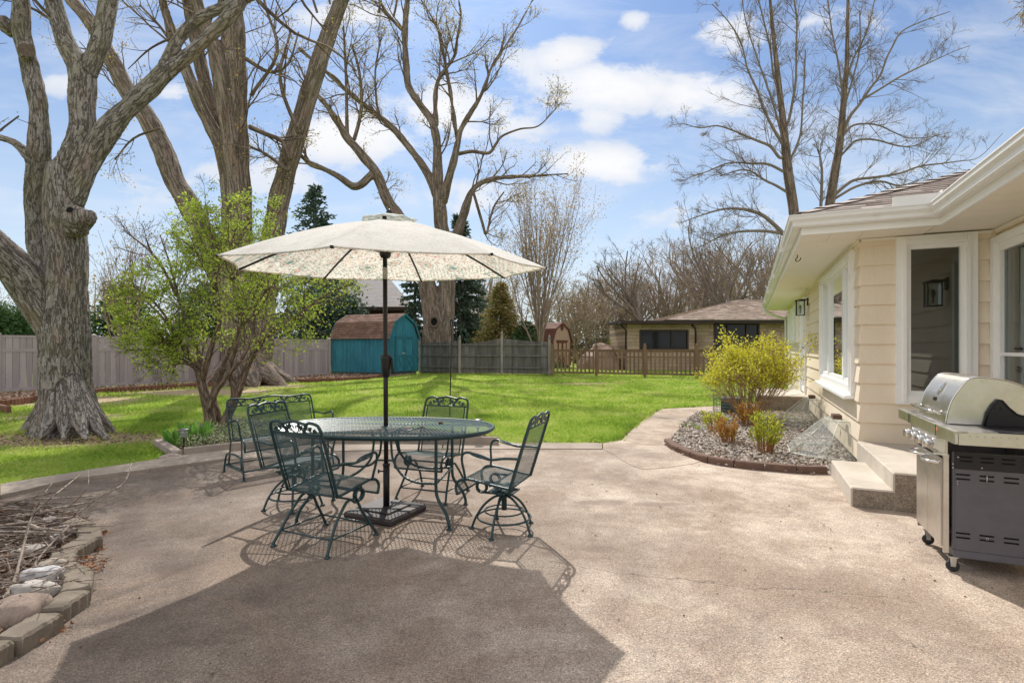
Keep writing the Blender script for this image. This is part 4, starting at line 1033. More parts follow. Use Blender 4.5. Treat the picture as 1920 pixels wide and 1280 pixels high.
# casters
for (x, y) in ((.035,.045),(LX-.035,.045),(.035,DY-.05),(LX-.035,DY-.05)):
    b = MB(); b.box(gp(x, y, .096), (.05,.05,.006), g1, g2); b.prism([gp(x-.016, y-.018, .094), gp(x-.016, y+.018, .094), gp(x-.016, y+.012, .035), gp(x-.016, y-.012, .035)], g1*.003); b.prism([gp(x+.013, y-.018, .094), gp(x+.013, y+.018, .094), gp(x+.013, y+.012, .035), gp(x+.013, y-.012, .035)], g1*.003); b.bar(gp(x,y+.03,.06), gp(x,y+.055,.055), .02, .004)
    ca = b.build('caster', m_plate, grill)
    b = MB(); b.lathe([(.0,-.011),(.022,-.011),(.032,-.009),(.036,-.004),(.036,.004),(.032,.009),(.022,.011),(0,.011)], gp(x, y, .036), 18, axis=g1); b.build('wheel', m_rubber, ca)
# top: control panel across the front, side shelves
ZS = .92; SX0, SX1 = -.335, LX+.335
b = MB()
b.box(gp((SX0+SX1)/2, -.04, ZS-.037), (SX1-SX0, .022, .074), g1, g2, bev=.004)              # front apron
b.box(gp((SX0+SX1)/2, .215, ZS-.006), (SX1-SX0, .53, .011), g1, g2)                          # deck
b.box(gp((SX0+SX1)/2, -.012, ZS-.003), (SX1-SX0, .05, .011), g1, g2)
b.box(gp(SX0+.004, .215, ZS-.042), (.010, .49, .066), g1, g2); b.box(gp(SX1-.004, .215, ZS-.042), (.010, .49, .066), g1, g2)
so_ = b.build('shelf', m_steel, grill)
b = MB()
for k in range(14): b.lathe([(.0022,0),(.0018,.001),(0,.001)], gp(SX0-.002, .02+k*.034, ZS-.022), 6, axis=-g1)
for x in (SX0+.33, SX1-.33, SX0+.95): b.box(gp(x, -.0515, ZS-.037), (.0025,.003,.066), g1, g2)
b.build('rivet', m_hole, so_)
b = MB(); b.box(gp(SX0+.30, -.0525, ZS-.03), (.026,.003,.020), g1, g2); b.build('sticker', simple('orange_sticker', (.62,.20,.10), .6), so_)
b = MB(); b.prism([gp(-.005, -.05, ZS-.074), gp(-.005, -.035, ZS-.19), gp(-.005, .01, ZS-.19), gp(-.005, .01, ZS-.074)], g1*(LX+.01)); cp = b.build('control_panel', m_steel, grill)
for k in range(4):
    x = .06+k*.15
    b = MB(); ax = nrm(-g2+ZZ*-.12); o_ = gp(x, -.043, ZS-.128)
    b.lathe([(.034,0),(.034,.006),(.026,.009),(.0,.009)], o_, 20, axis=ax); b.lathe([(.024,.009),(.026,.046),(.024,.052),(0,.052)], o_, 16, axis=ax); b.box(o_+ax*.056, (.012,.014,.046), g1, ax)
    b.build('knob', m_chrome, cp)
b = MB(); b.box(gp(.0, -.03, ZS-.185), (.03,.07,.012), g1, g2); b.prism([gp(-.012, -.05, ZS-.09), gp(-.012, -.06, ZS-.15), gp(-.012, -.01, ZS-.18), gp(-.012, .0, ZS-.09)], g1*.006); b.build('side_bracket', m_plate, cp)
# lid: a rolled sheet over profile end plates
prof = [(0,.925),(.012,1.00),(.032,1.07),(.060,1.125),(.088,1.172),(.112,1.20),(.14,1.213),(.20,1.213),(.28,1.20),(.36,1.172),(.43,1.12),(.47,1.05),(.485,.98),(.485,.925)]
pc2 = catmull([V(0, y, z) for y, z in prof], 4)
b = MB(); n = len(pc2); vs = []
for x in (.002, LX-.002): vs += [gp(x, p_[1], p_[2]) for p_ in pc2]
b.add(vs, [(i, i+1, n+i+1, n+i) for i in range(n-1)], True); lid = b.build('lid', m_steel, grill)
b = MB()
for x in (.0, LX-.012):
    b.prism([gp(x, p_[1], p_[2]) for p_ in pc2], g1*.012)
build_each(b, 'end_plate', m_steel, lid)
b = MB()
for x in (-.003, LX-.003): b.tube([gp(x+.003, p_[1], p_[2]) for p_ in pc2], .0055, 6)
build_each(b, 'edge_roll', m_chrome, lid)
b = MB(); hx0, hx1 = .07, LX-.07
b.tube(catmull([gp(hx0, -.002, .985), gp(hx0, -.045, .99), gp(hx0+.02, -.062, .99), gp((hx0+hx1)/2, -.068, .99), gp(hx1-.02, -.062, .99), gp(hx1, -.045, .99), gp(hx1, -.002, .985)], 6), .0115, 10); b.build('handle', m_chrome, lid)
# raised flame badge and the small block letters under it
def on_lid(x, k):     # point on the lid's curved front; k = height
    y = np.interp(k, [p_[1] for p_ in prof[:7]], [p_[0] for p_ in prof[:7]]); sl_ = nrm(V(0, np.interp(k+.01, [q[1] for q in prof[:7]], [q[0] for q in prof[:7]])-y, .01)); nn = V(0, -sl_[2], sl_[1])
    return gp(x, y, k)+(g2*nn[1]+ZZ*nn[2])*.002, (g2*nn[1]+ZZ*nn[2]), (g2*sl_[1]+ZZ*sl_[2])
b = MB(); o_, nn, upv = on_lid(LX/2, 1.115)
flame = [(-.004,-.040),(-.018,-.022),(-.022,-.002),(-.015,.02),(.002,.045),(.018,.055),(.014,.03),(.022,.008),(.018,-.015),(.008,-.032)]
b.prism([o_-g1*x+upv*y for x, y in flame], nn*.006); b.prism([o_-g1*(x*.45-.004)+upv*(y*.5-.01)+nn*.006 for x, y in flame], nn*.004); b.build('badge', m_chrome, lid)
b = MB(); o_, nn, upv = on_lid(LX/2, 1.052)
b.prism([o_-g1*x+upv*y for x, y in ((-.04,-.013),(.04,-.013),(.04,.013),(-.04,.013))], nn*.004); nb = b.build('nameplate', m_chrome, lid)
b = MB()      # block letters
def seg(x, y, x2, y2): b.bar(o_-g1*x+upv*y+nn*.005, o_-g1*x2+upv*y2+nn*.005, .0028, .002, nn)
X = -.034
for ch in ('D','Y','N','A','G','L','O'):
    a, c_, lo, hi = X, X+.0062, -.007, .007; S_ = {'D':[(0,0,0,1),(0,1,1,.7),(1,.7,1,.3),(1,.3,0,0)],'Y':[(0,1,.5,.5),(1,1,.5,.5),(.5,.5,.5,0)],'N':[(0,0,0,1),(0,1,1,0),(1,0,1,1)],'A':[(0,0,.5,1),(.5,1,1,0),(.2,.4,.8,.4)],'G':[(1,1,0,1),(0,1,0,0),(0,0,1,0),(1,0,1,.5),(1,.5,.5,.5)],'L':[(0,1,0,0),(0,0,1,0)],'O':[(0,0,0,1),(0,1,1,1),(1,1,1,0),(1,0,0,0)]}[ch]
    for (p_, q_, r_, s_) in S_: seg(a+(c_-a)*p_, lo+(hi-lo)*q_, a+(c_-a)*r_, lo+(hi-lo)*s_)
    X += .0098
b.build('lettering', m_hole, nb)
# black firebox end pieces standing out from the lid ends
fb = [(.185,.925),(.20,1.0),(.225,1.05),(.25,1.082),(.268,1.078),(.30,1.035),(.335,1.0),(.36,.99),(.48,.985),(.48,.925)]
for x in (-.016, LX+.003):
    b = MB(); b.prism([gp(x, y, z) for y, z in fb], g1*.014)
    if x < 0: b.tube([gp(x, y, z) for y, z in fb[:-1]], .006, 6)
    for (y, z) in ((.235,1.03),(.262,1.035),(.26,1.022)): b.lathe([(.0045,0),(.003,.003),(0,.004)], gp(x, y, z), 8, axis=-g1)
    b.build('firebox_end', m_dark, grill)
b = MB(); b.box(gp(LX/2, .24, ZS+.003), (LX-.02, .46, .012), g1, g2); b.box(gp(-.17,.30,ZS+.002), (.3,.3,.004), g1, g2); build_each(b, 'firebox_gap', m_dark, grill)
b = MB(); b.tube(catmull([gp(.3,DY+.02,.5),gp(.2,DY+.05,.3),gp(.1,DY-.05,.12),gp(.02,.46,.09),gp(-.02,.44,.06)],5), .006, 6); b.build('gas_hose', m_rubber, grill)
# ================================================================== fences
m_vinyl = simple('weathered_vinyl', (.45,.395,.39), .75, var=.14, scale=2.5, island=.28, stretch=(1,1,.35), dirt=(3, (.26,.21,.18), .62), bump=.1, bscale=30)
fd = nrm(fenceB-fenceA); fn = V(fd[1], -fd[0], 0)          # fn points to the lawn
pf = thing('privacy_fence', 'tall grey board privacy fence along the left side behind the mulch', 'fence', fenceA)
FL = np.linalg.norm(fenceB-fenceA); s = FL; posts = []
while s > -7.5: posts.append(s); s -= 2.44
for i, q in enumerate(posts):
    b = MB(); c = fenceA+fd*q; b.box(c+ZZ*.88, (.125,.125,1.80), fd, fn); po = b.build('post', m_vinyl, pf)
    b = MB(); b.box(c+ZZ*1.79, (.15,.15,.03), fd, fn); b.add([c+fd*.07*i_+fn*.07*j_+ZZ*1.805 for i_, j_ in ((-1,-1),(1,-1),(1,1),(-1,1))]+[c+ZZ*1.85], [(0,1,4),(1,2,4),(2,3,4),(3,0,4)]); b.build('cap', m_vinyl, po)
for q0, q1 in zip(posts[1:], posts[:-1]):
    rnd = random.Random(int(q0*10)); b = MB(); x = q0+.065
    while x < q1-.07:
        w_ = rnd.choice((.15,.15,.17,.11)); x2 = min(q1-.065, x+w_)
        for (za, zb) in ((.05, 1.25), (1.33, 1.70)): b.box(fenceA+fd*(x+x2)/2+ZZ*(za+zb)/2+fn*rnd.uniform(-.004,.004), (x2-x-.012, .02, zb-za), fd, fn)
        x = x2
    b.build('board_panel', m_vinyl, pf)
    b = MB()
    for z, h in ((.08,.10),(1.29,.10),(1.725,.07)): b.box(fenceA+fd*(q0+q1)/2+ZZ*z, (q1-q0-.126, .05, h), fd, fn)
    build_each(b, 'rail', m_vinyl, pf)
# weathered board fence with pointed posts
m_grey_wood = simple('weathered_boards', (.19,.175,.165), .95, var=.5, scale=7, island=.45, stretch=(1,1,.12), bump=.4, bscale=40, dirt=(9, (.24,.225,.21), .63))
m_post_wood = simple('weathered_posts', (.31,.275,.25), .95, var=.3, scale=9, stretch=(1,1,.2), bump=.3)
bf = thing('board_fence', 'dark weathered board fence with pale spiked posts at the back of the lawn', 'fence', (-2, 28, 0))
pp = [V(*P(787,698)[:2],0), V(*D(862,700,27.6)[:2],0), V(*D(941,700,27.1)[:2],0), V(*D(1030,700,26.4)[:2],0)]
for i, c in enumerate(pp):
    b = MB(); ht = (1.78,1.78,1.98,1.78)[i]; b.box(c+ZZ*ht/2, (.12,.12,ht)); po = b.build('post', m_post_wood, bf)
    b = MB(); b.box(c+ZZ*(ht+.015), (.15,.15,.03)); b.lathe([(.03,.03),(.06,.09),(.05,.15),(.0,.24)], c+ZZ*ht, 8); b.build('finial', m_post_wood, po)
for i in range(3):
    a, c = pp[i], pp[i+1]; d = nrm(c-a); n = V(d[1], -d[0], 0); L = np.linalg.norm(c-a); rnd = random.Random(i); b = MB(); x = .07
    while x < L-.07:
        w_ = rnd.uniform(.085,.12); f_ = (x+w_/2)/L; hz = (1.62+.10*f_**2, 1.56+.30*f_**2, 1.84-.32*f_+.12*f_**2)[i]
        b.box(a+d*(x+w_/2)+ZZ*(.05+hz)/2-n*.02+n*rnd.uniform(-.005,.005), (w_-.008,.018,hz-.05), d, n); x += w_
    b.build('board_panel', m_grey_wood, bf)
    b = MB()
    for z in (.35,.95,1.50): b.box(a+d*L/2+ZZ*z+n*.02, (L-.125,.045,.09), d, n)
    build_each(b, 'rail', m_grey_wood, bf)
# brown picket fence
m_brown = simple('brown_stained_wood', (.26,.165,.105), .85, var=.3, scale=6, island=.3, stretch=(1,1,.2), bump=.2)
kf = thing('picket_fence', 'low brown picket fence with open gaps before the stone house', 'fence', (4, 25, 0))
ka = [V(*D(1035,705,26.2)[:2],0), V(*D(1118,705,25.5)[:2],0), V(*D(1209,706,24.6)[:2],0), V(*D(1306,708,23.6)[:2],0)]
dd = nrm(ka[3]-ka[0]); ka += [ka[3]+dd*2.35, ka[3]+dd*4.7, ka[3]+dd*7]
for i, c in enumerate(ka):
    b = MB(); b.box(c+ZZ*.70, (.115,.115,1.42), dd); po = b.build('post', m_brown, kf)
    b = MB(); b.box(c+ZZ*1.425, (.15,.15,.03), dd); b.lathe([(.055,0),(.06,.03),(.04,.07),(.045,.10),(.0,.12)], c+ZZ*1.44, 8); b.build('cap', m_brown, po)
for a, c in zip(ka[:-1], ka[1:]):
    n = V(dd[1], -dd[0], 0); L = np.linalg.norm(c-a); b = MB(); k = int(L/.185); 
    for j in range(k):
        x = (j+.5)/k*L; b.box(a+dd*x+ZZ*.66+n*.03, (.082,.02,1.10), dd, n)
    b.build('picket_panel', m_brown, kf)
    b = MB()
    for z, h in ((.16,.09),(.92,.06),(1.20,.09)): b.box(a+dd*L/2+ZZ*z, (L-.117,.04,h), dd, n)
    b.box(a+dd*L/2+ZZ*1.262, (L-.117,.12,.03), dd, n); build_each(b, 'rail', m_brown, kf)

# ================================================================== sheds
def gambrel(name, label, Cn, ax, ay, L, W, zE, zK, zP, kn, wall_m, trim_m, roof_m, door_kind, base=.12, group=None):
    """Cn near corner; ax along the long side, ay along the gable"""
    th = thing(name, label, 'shed', Cn, group=group)
    q = lambda x, y, z: Cn+ax*x+ay*y+ZZ*z
    gab = [(0,base),(W,base),(W,zE),(W-kn,zK),(W/2,zP),(kn,zK),(0,zE)]
    b = MB(); b.prism([q(L-.05,y,z) for y, z in gab], ax*.05); b.build('gable_wall', wall_m, th)
    b = MB(); b.prism([q(0,y,z) for y, z in gab], ax*.05)
    k = int(W/.2)
    for j in range(1, k):    # grooves read as thin raised battens
        y = W*j/k; zt = np.interp(y, [0,kn,W/2,W-kn,W], [zE,zK,zP,zK,zE]); b.box(q(-.004,y,(base+zt)/2), (.012,.022,zt-base-.04), ax, ay)
    b.build('gable_wall', wall_m, th)
    for y, s_ in ((0,-1),(W,1)):
        b = MB(); b.box(q(L/2,y-.02*s_,(base+zE)/2), (L-.11,.04,zE-base), ax, ay)
        for j in range(1, int(L/.24)): b.box(q(j*L/int(L/.24),y+.003*s_,(base+zE)/2), (.02,.012,zE-base-.06), ax, ay)
        b.build('side_wall', wall_m, th)
    b = MB(); o = .12; up = .05
    sec = [(-o,zE-.06),(kn-.04,zK+up),(W/2,zP+up),(W-kn+.04,zK+up),(W+o,zE-.06)]
    for (y0,z0),(y1,z1) in zip(sec[:-1], sec[1:]):
        if y0 < W/2: lo, hi = (y0,z0),(y1,z1)
        else: lo, hi = (y1,z1),(y0,z0)
        n = max(2, int(math.hypot(hi[0]-lo[0], hi[1]-lo[1])/.13)); nn = nrm(np.cross(ax, ay*(hi[0]-lo[0])+ZZ*(hi[1]-lo[1]))); nn = nn if nn[2] > 0 else -nn
        rnd = random.Random(n)
        for i in range(n):
            f0, f1 = i/n, (i+1)/n; x = -.1
            while x < L+.1:
                x2 = min(L+.1, x+rnd.uniform(.2,.36)); k_ = .02*rnd.uniform(.7,1.4)
                A_, B_ = q(x, lo[0]+(hi[0]-lo[0])*f0, lo[1]+(hi[1]-lo[1])*f0)+nn*k_, q(x2, lo[0]+(hi[0]-lo[0])*f0, lo[1]+(hi[1]-lo[1])*f0)+nn*k_
                C_, D_ = q(x2, lo[0]+(hi[0]-lo[0])*f1, lo[1]+(hi[1]-lo[1])*f1)+nn*.004, q(x, lo[0]+(hi[0]-lo[0])*f1, lo[1]+(hi[1]-lo[1])*f1)+nn*.004
                b.add([A_,B_,C_,D_,A_-nn*.03,B_-nn*.03], [(0,1,2,3),(4,5,1,0)]); x = x2
    b.build('roof', roof_m, th)
    b = MB()
    for x in (-.1, L+.08):
        for (y0,z0),(y1,z1) in zip(sec[:-1], sec[1:]): b.bar(q(x,y0,z0-.05), q(x,y1,z1-.05), .02, .11, np.cross(ax, q(0,y1,z1)-q(0,y0,z0)))
    for x in (.04, L-.04): b.box(q(x,-.012,(base+zE)/2), (.09,.03,zE-base), ax, ay)
    for y in (.04, W-.04): b.box(q(-.014,y,(base+zE)/2), (.03,.09,zE-base-.02), ax, ay)
    build_each(b, 'trim', trim_m, th)
    b = MB(); b.box(q(L/2,W/2,base/2-.03), (L-.1,W-.1,base+.05), ax, ay); b.build('skid_base', m_grey_wood, th)
    dz0, dz1 = base+.03, zE-.02+(.02 if door_kind == 1 else 0); dw = W*(.30 if door_kind == 1 else .23); yc = W/2
    for k in (-1, 1):
        b = MB(); y0, y1 = (yc-dw, yc-.006) if k < 0 else (yc+.006, yc+dw); x = -.035
        b.box(q(x,(y0+y1)/2,(dz0+dz1)/2), (.03,y1-y0,dz1-dz0), ax, ay); do = b.build('door', wall_m, th)
        b = MB(); x = -.062; t_ = .07
        for y in (y0+t_/2, y1-t_/2): b.box(q(x,y,(dz0+dz1)/2), (.022,t_,dz1-dz0), ax, ay)
        zm = dz0+(dz1-dz0)*(.46 if door_kind == 1 else .40)
        for z in (dz0+t_/2, zm, dz1-t_/2): b.box(q(x+.001,(y0+y1)/2,z), (.02,y1-y0-2*t_,t_), ax, ay)
        for s_ in (-1, 1): b.bar(q(x+.002,y0+t_ if s_ < 0 else y1-t_,dz0+t_), q(x+.002,y1-t_ if s_ < 0 else y0+t_,zm-t_/2), .05, .018, ax)
        if door_kind == 1:
            for yy in (y0+t_, y1-t_): b.prism([q(x-.009,yy,dz1-t_), q(x-.009,yy,dz1-t_-.16), q(x-.009,(y0+y1)/2 if False else yy+(.09 if yy < (y0+y1)/2 else -.09),dz1-t_)], ax*.018)
        b.build('door_frame', trim_m, do)
    if door_kind == 1:
        b = MB(); b.box(q(-.082,yc-.17,dz0+.92), (.012,.24,.045), ax, ay); b.build('latch_bar', simple('pale_latch', (.55,.53,.50), .5), th)
        b = MB(); b.box(q(-.05,yc,dz1+.05), (.03,2*dw+.1,.07), ax, ay)
        for s_ in (-1, 1): b.box(q(-.05,yc+s_*(dw+.04),(dz0+dz1)/2), (.03,.06,dz1-dz0), ax, ay)
        b.build('door_casing', trim_m, th)
    else:
        b = MB()
        for k in range(8): a = 2*np.pi*k/8; b.bar(q(-.03,yc+.12*math.cos(a),zK+.12+.2*math.sin(a)), q(-.03,yc+.12*math.cos(a+.8),zK+.12+.2*math.sin(a+.8)), .03, .03, ax)
        b.poly([q(-.02,yc+.12*math.cos(a),zK+.12+.2*math.sin(a)) for a in np.linspace(0,2*np.pi,16,endpoint=False)]); b.build('vent', trim_m, th)
        b = MB(); b.box(q(-.05,yc,dz1+.06), (.04,2*dw+.25,.12), ax, ay); b.build('lintel', trim_m, th)
    return th
m_teal = simple('teal_paint', (.035,.205,.285), .75, var=.4, scale=3, stretch=(1,1,.3), dirt=(4,(.05,.13,.135),.6))
m_teal_g = simple('teal_trim', (.025,.165,.215), .7, var=.2)
m_brownroof = simple('brown_shingles', (.25,.145,.11), .95, var=.25, scale=4, island=.4)
sa = R(24.5)
gambrel('garden_shed', 'teal barn shaped garden shed with brown shingles and double doors', V(-6.0,26.1,0), V(math.sin(sa),math.cos(sa),0)*0+V(-math.cos(sa),math.sin(sa),0), V(math.sin(sa),math.cos(sa),0), 3.66, 2.4, 1.86, 2.62, 3.05, .40, m_teal, m_teal_g, m_brownroof, 1, .12, 'barn shaped garden sheds')
m_tan = simple('tan_paint', (.50,.36,.27), .8, var=.1); m_rust = simple('rust_brown_trim', (.15,.055,.035), .8)
sb = R(12)
gambrel('garden_shed', 'tan barn shaped shed with rust brown crossed doors beyond the fences', V(*D(1033,690,36.5)[:2],0), V(-math.cos(sb),-.55*math.sin(sb),0)/np.linalg.norm(V(-math.cos(sb),-.55*math.sin(sb),0))*1.0, nrm(V(.55*math.sin(sb)*1.0+.75,-1*0+.6,0)) if False else nrm(V(.99,-.13,0)), 3.0, 1.5, 1.9, 2.75, 3.1, .25, m_tan, m_rust, m_brownroof, 2, .1, 'barn shaped garden sheds') if False else None
ax_t = nrm(V(-.80,.60,0)); ay_t = nrm(V(.60,.80,0)); ay_t = nrm(V(.97,.24,0)); ax_t = nrm(V(-.24,.97,0))
ax_t, ay_t = nrm(V(-.62,.78,0)), nrm(V(.78,.62,0))
gambrel('garden_shed', 'tan barn shaped shed with rust brown crossed doors beyond the fences', V(*D(1036,690,36.5)[:2],0), ax_t, ay_t, 3.6, 1.75, 1.75, 2.6, 3.05, .28, m_tan, m_rust, m_rust, 2, .1, 'barn shaped garden sheds')

# ================================================================== the stone neighbour house
t = NT('ledge_stone'); uvn = t.coord('Object', (1,1,1), rot=(R(90),0,0))
bt = t.n('ShaderNodeTexBrick', offset=.37, squash=1.7, squash_frequency=3, inp={'Scale': 1.0, 'Mortar Size': .016, 'Brick Width': .85, 'Row Height': .21, 'Color1': (.27,.17,.115,1), 'Color2': (.62,.45,.33,1), 'Mortar': (.17,.12,.095,1), 'Bias': .1}); t.l(uvn, bt.inputs['Vector'])
c = t.mix(t.ramp(t.noise(uvn, 2.5, 6, .7), [(.3,.7),(.7,0.0)]), bt.outputs['Color'], (.55,.44,.34)); c = t.mix(t.ramp(t.noise(uvn, 14, 4, .7), [(.4,.4),(.6,0.0)]), c, (.15,.11,.08))
m_stone = t.bsdf(c, .9, 0, t.bump(bt.outputs['Fac'], -.6, .03), .2)
m_fascia = simple('dark_brown_trim', (.035,.020,.016), .5, var=.2)
m_nroof = simple('tan_shingles', (.52,.415,.345), .95, var=.15, scale=3, island=.35)
m_darkglass = simple('dark_glazing', (.012,.014,.016), .08, spec=.3)
NY = 31.5
nh = thing('stone_house', 'low stone house with wide hip roof and dark windows beyond the picket fence', 'house', (9, NY, 0))
wx = lambda px, Y=NY: (px-960)/F*Y
# main block wall x from 1393.. to 1560, wing 1172..1395 set a little forward
main0, main1 = V(wx(1300), NY+.6, 0), V(wx(1300)+11.5, NY+.6, 0)
wing0, wing1 = V(wx(1176), NY, 0), V(wx(1302), NY, 0)
X1 = V(1,0,0); Y1 = V(0,1,0)
def wallrect(mb, x0, x1, y, z0, z1, openings, ty=.25):
    xs = sorted({x0, x1, *[o for q in openings for o in q[:2]]}); 
    for a, b in zip(xs[:-1], xs[1:]):
        iv = [(z0, z1)]
        for (p0, p1, za, zb) in openings:
            if p0 <= (a+b)/2 <= p1: iv = [r for (q0, q1) in iv for r in ((q0, min(q1, za)), (max(q0, zb), q1)) if r[1]-r[0] > 1e-3]
        for (za, zb) in iv: mb.box(V((a+b)/2, y+ty/2, (za+zb)/2), (b-a, ty, zb-za))
def zat(py, Y=NY): return H+(HZ-py)/F*Y
wo = [(wx(1199), wx(1291), zat(656), zat(618))]
mo = [(wx(1395,NY+.6)-.0, wx(1428,NY+.6)+.0, zat(662), zat(607)), (wx(1338,NY+.6), wx(1422,NY+.6), .75, zat(606,NY+.6))]
mo = [(wx(1338,NY+.6), wx(1424,NY+.6), .75, zat(606,NY+.6))]
b = MB(); wallrect(b, wing0[0], wing1[0], NY, -.05, zat(608), wo); b.box(V(wing0[0]+.125, NY+3, 1.35), (.25,5.5,2.7)); b.build('wing_wall', m_stone, nh)
b = MB(); wallrect(b, main0[0], main1[0], NY+.6, -.05, zat(603,NY+.6), mo); b.build('main_wall', m_stone, nh)
b = MB(); b.box(V((wing0[0]+main1[0])/2, NY+1.6, 1.3), (main1[0]-wing0[0]-.6,.05,2.6)); b.build('interior', m_room, nh)
def nwin(x0, x1, y, z0, z1, cuts):
    b = MB(); t_ = .10
    b.box(V((x0+x1)/2, y+.03, z1-t_/2), (x1-x0,.12,t_)); b.box(V((x0+x1)/2, y+.03, z0+t_/2), (x1-x0,.12,t_))
    xs = [x0+t_/2]+[x0+(x1-x0)*q for q in cuts]+[x1-t_/2]
    for x in xs: b.box(V(x, y+.03, (z0+z1)/2), (t_,.118,z1-z0-2*t_))
    o = b.build('window', m_fascia, nh)
    for a, c in zip(xs[:-1], xs[1:]):
        g = MB(); g.quad(V(a,y+.05,z0), V(c,y+.05,z0), V(c,y+.05,z1), V(a,y+.05,z1)); g.build('pane', m_darkglass, o)
nwin(wo[0][0], wo[0][1], NY, wo[0][2], wo[0][3], [.66]); nwin(mo[0][0], mo[0][1], NY+.6, mo[0][2], mo[0][3], [.3,.72])
ze = zat(606)
b = MB(); b.box(V((wx(1158)+wx(1302))/2, NY-.45, zat(606)+.02), (wx(1302)-wx(1158),.9,.16)); b.box(V((wx(1158)+wx(1302))/2, NY+2, zat(606)+.10), (wx(1302)-wx(1158),4.4,.10))
mx0, mx1 = wx(1250,NY), wx(1250,NY)+24; my0 = NY-.15; ez = zat(602, NY)
b.box(V((mx0+mx1)/2, my0, ez-.02), (mx1-mx0,.05,.20)); b.box(V(mx0, my0+5, ez-.02), (.05,10,.20)); b.build('fascia', m_fascia, nh)
b = MB(); b.box(V((mx0+mx1)/2, my0+.42, ez-.10), (mx1-mx0,.8,.03)); b.build('soffit', m_fascia, nh)
b = MB(); ZE_s, PI_s = ZE, PITCH
ZE, PITCH = ez+.08, .25
slope(b, V(mx0-.05,my0-.05,0), X1, Y1, lambda r: r, lambda r: 24.1-r, 7.2, .16, .4, 11, .02); slope(b, V(mx0-.05,my0+14.4,0), -Y1, X1, lambda r: r, lambda r: 14.4-r, 7.2, .16, .4, 12, .02)
ZE, PITCH = ZE_s, PI_s
b.build('roof', m_nroof, nh)
b = MB(); q = V(wx(1297), NY-.1, 0); b.tube([q+ZZ*(ze-.1), q+ZZ*(ze-.3)+V(.2,.1,0), q+ZZ*(ze-.5)+V(.25,.15,0), q+V(.25,.15,.1)], .06, 8); q = V(wx(1160), NY-.3, 0); b.tube([q+ZZ*ze, q+ZZ*(ze-.25)+V(.25,.2,0), q+ZZ*(ze-.4)+V(.42,.28,0), q+V(.42,.28,.1)], .05, 8); build_each(b, 'downspout', m_fascia, nh)
# the grey roofed house behind the teal shed, and a pale one far left
m_greyroof = simple('grey_shingles', (.34,.29,.265), .95, var=.12, scale=3, island=.12); m_dkwall = simple('dark_brown_siding', (.055,.032,.025), .8, var=.2)
gh = thing('brown_house', 'dark brown house with steep grey roof behind the teal shed', 'house', (-9, 44, 0))
Y0 = 42.0; q = lambda px, py, dY=0: D(px, py, Y0+dY)
b = MB(); e0, e1_, ap = q(600,578), q(778,579), q(676,500,5)
for a_, c_, e_, f_ in ((q(600,573), q(779,580), q(722,512,5), q(600,512,5)),):
    n = 26
    for i in range(n):
        f0, f1 = i/n, (i+1)/n; L0, L1, R0, R1 = a_+(f_-a_)*f0, a_+(f_-a_)*f1, c_+(e_-c_)*f0, c_+(e_-c_)*f1; m_ = 18
        for j in range(m_): b.quad(L0+(R0-L0)*j/m_+ZZ*.012, L0+(R0-L0)*(j+1)/m_+ZZ*.012, L1+(R1-L1)*(j+1)/m_, L1+(R1-L1)*j/m_)
b.build('roof', m_greyroof, gh)
b = MB(); x0, x1 = q(600,0)[0], q(765,0)[0]; zt = q(0,577)[2]; b.box(V((x0+x1)/2, Y0+1.2, zt/2), (x1-x0, .3, zt)); b.box(V((x0+x1)/2+.2, Y0+.1, zt-.05), (x1-x0+.6,.2,.28)); b.build('wall', m_dkwall, gh)
b = MB(); b.box(V(q(757,0)[0], Y0+1.0, zt-1.1), (.9,.12,1.3)); b.build('window', m_curtain, gh)
b = MB(); ws = thing('white_shed', 'pale roofed outbuilding half hidden behind the big hollow trunk', 'shed', (-6.3, 40, 0))
b.prism([D(770,600,39), D(792,612,39), D(800,655,39), D(770,655,39)], Y1*3); b.build('wall', m_curtain, ws)
b = MB(); b.box(V(*D(908,640,44)[:2], zat(632,44)/2), (1.6,2,zat(632,44))); bs = solo(b, 'playhouse_shed', simple('navy_paint', (.05,.06,.09), .6), 'small navy blue shed wall peeping over the board fence', 'shed')
hb = MB(); hb.box(D(-8,587,26), (.6,.3,1.1)); 
# the brown tarped heap beyond the picket fence
tarp = MB(True); rnd = random.Random(3); c0 = V(*D(1126,690,33)[:2],0); NRr, NSs = 12, 40; vs = []
for i in range(NRr):
    f_ = i/(NRr-1)
    for j in range(NSs):
        a = 2*np.pi*j/NSs; r = (1-f_)**.62*1.45*(1+.18*mnoise.noise(Vector((math.cos(a)*1.5, math.sin(a)*1.5, 3)))); z = f_**.75*1.62
        nz = mnoise.noise(Vector((math.cos(a)*r*1.6, math.sin(a)*r*1.6, z*1.2)))*.32+.12*abs(math.sin(a*3.5+f_*2))
        vs.append(c0+V(math.cos(a)*(r+nz*.5)*1.02, math.sin(a)*(r+nz*.5), max(-.03, z+nz*.3*(f_ > .3))))
tarp.add(np.array(vs), [(i*NSs+j, i*NSs+(j+1) % NSs, (i+1)*NSs+(j+1) % NSs, (i+1)*NSs+j) for i in range(NRr-1) for j in range(NSs)], False)
solo(tarp, 'covered_woodpile', simple('brown_tarp', (.27,.17,.13), .7, var=.25, scale=2, bump=.4, bscale=4), 'lumpy brown tarp over a pile beyond the picket fence', 'tarp')
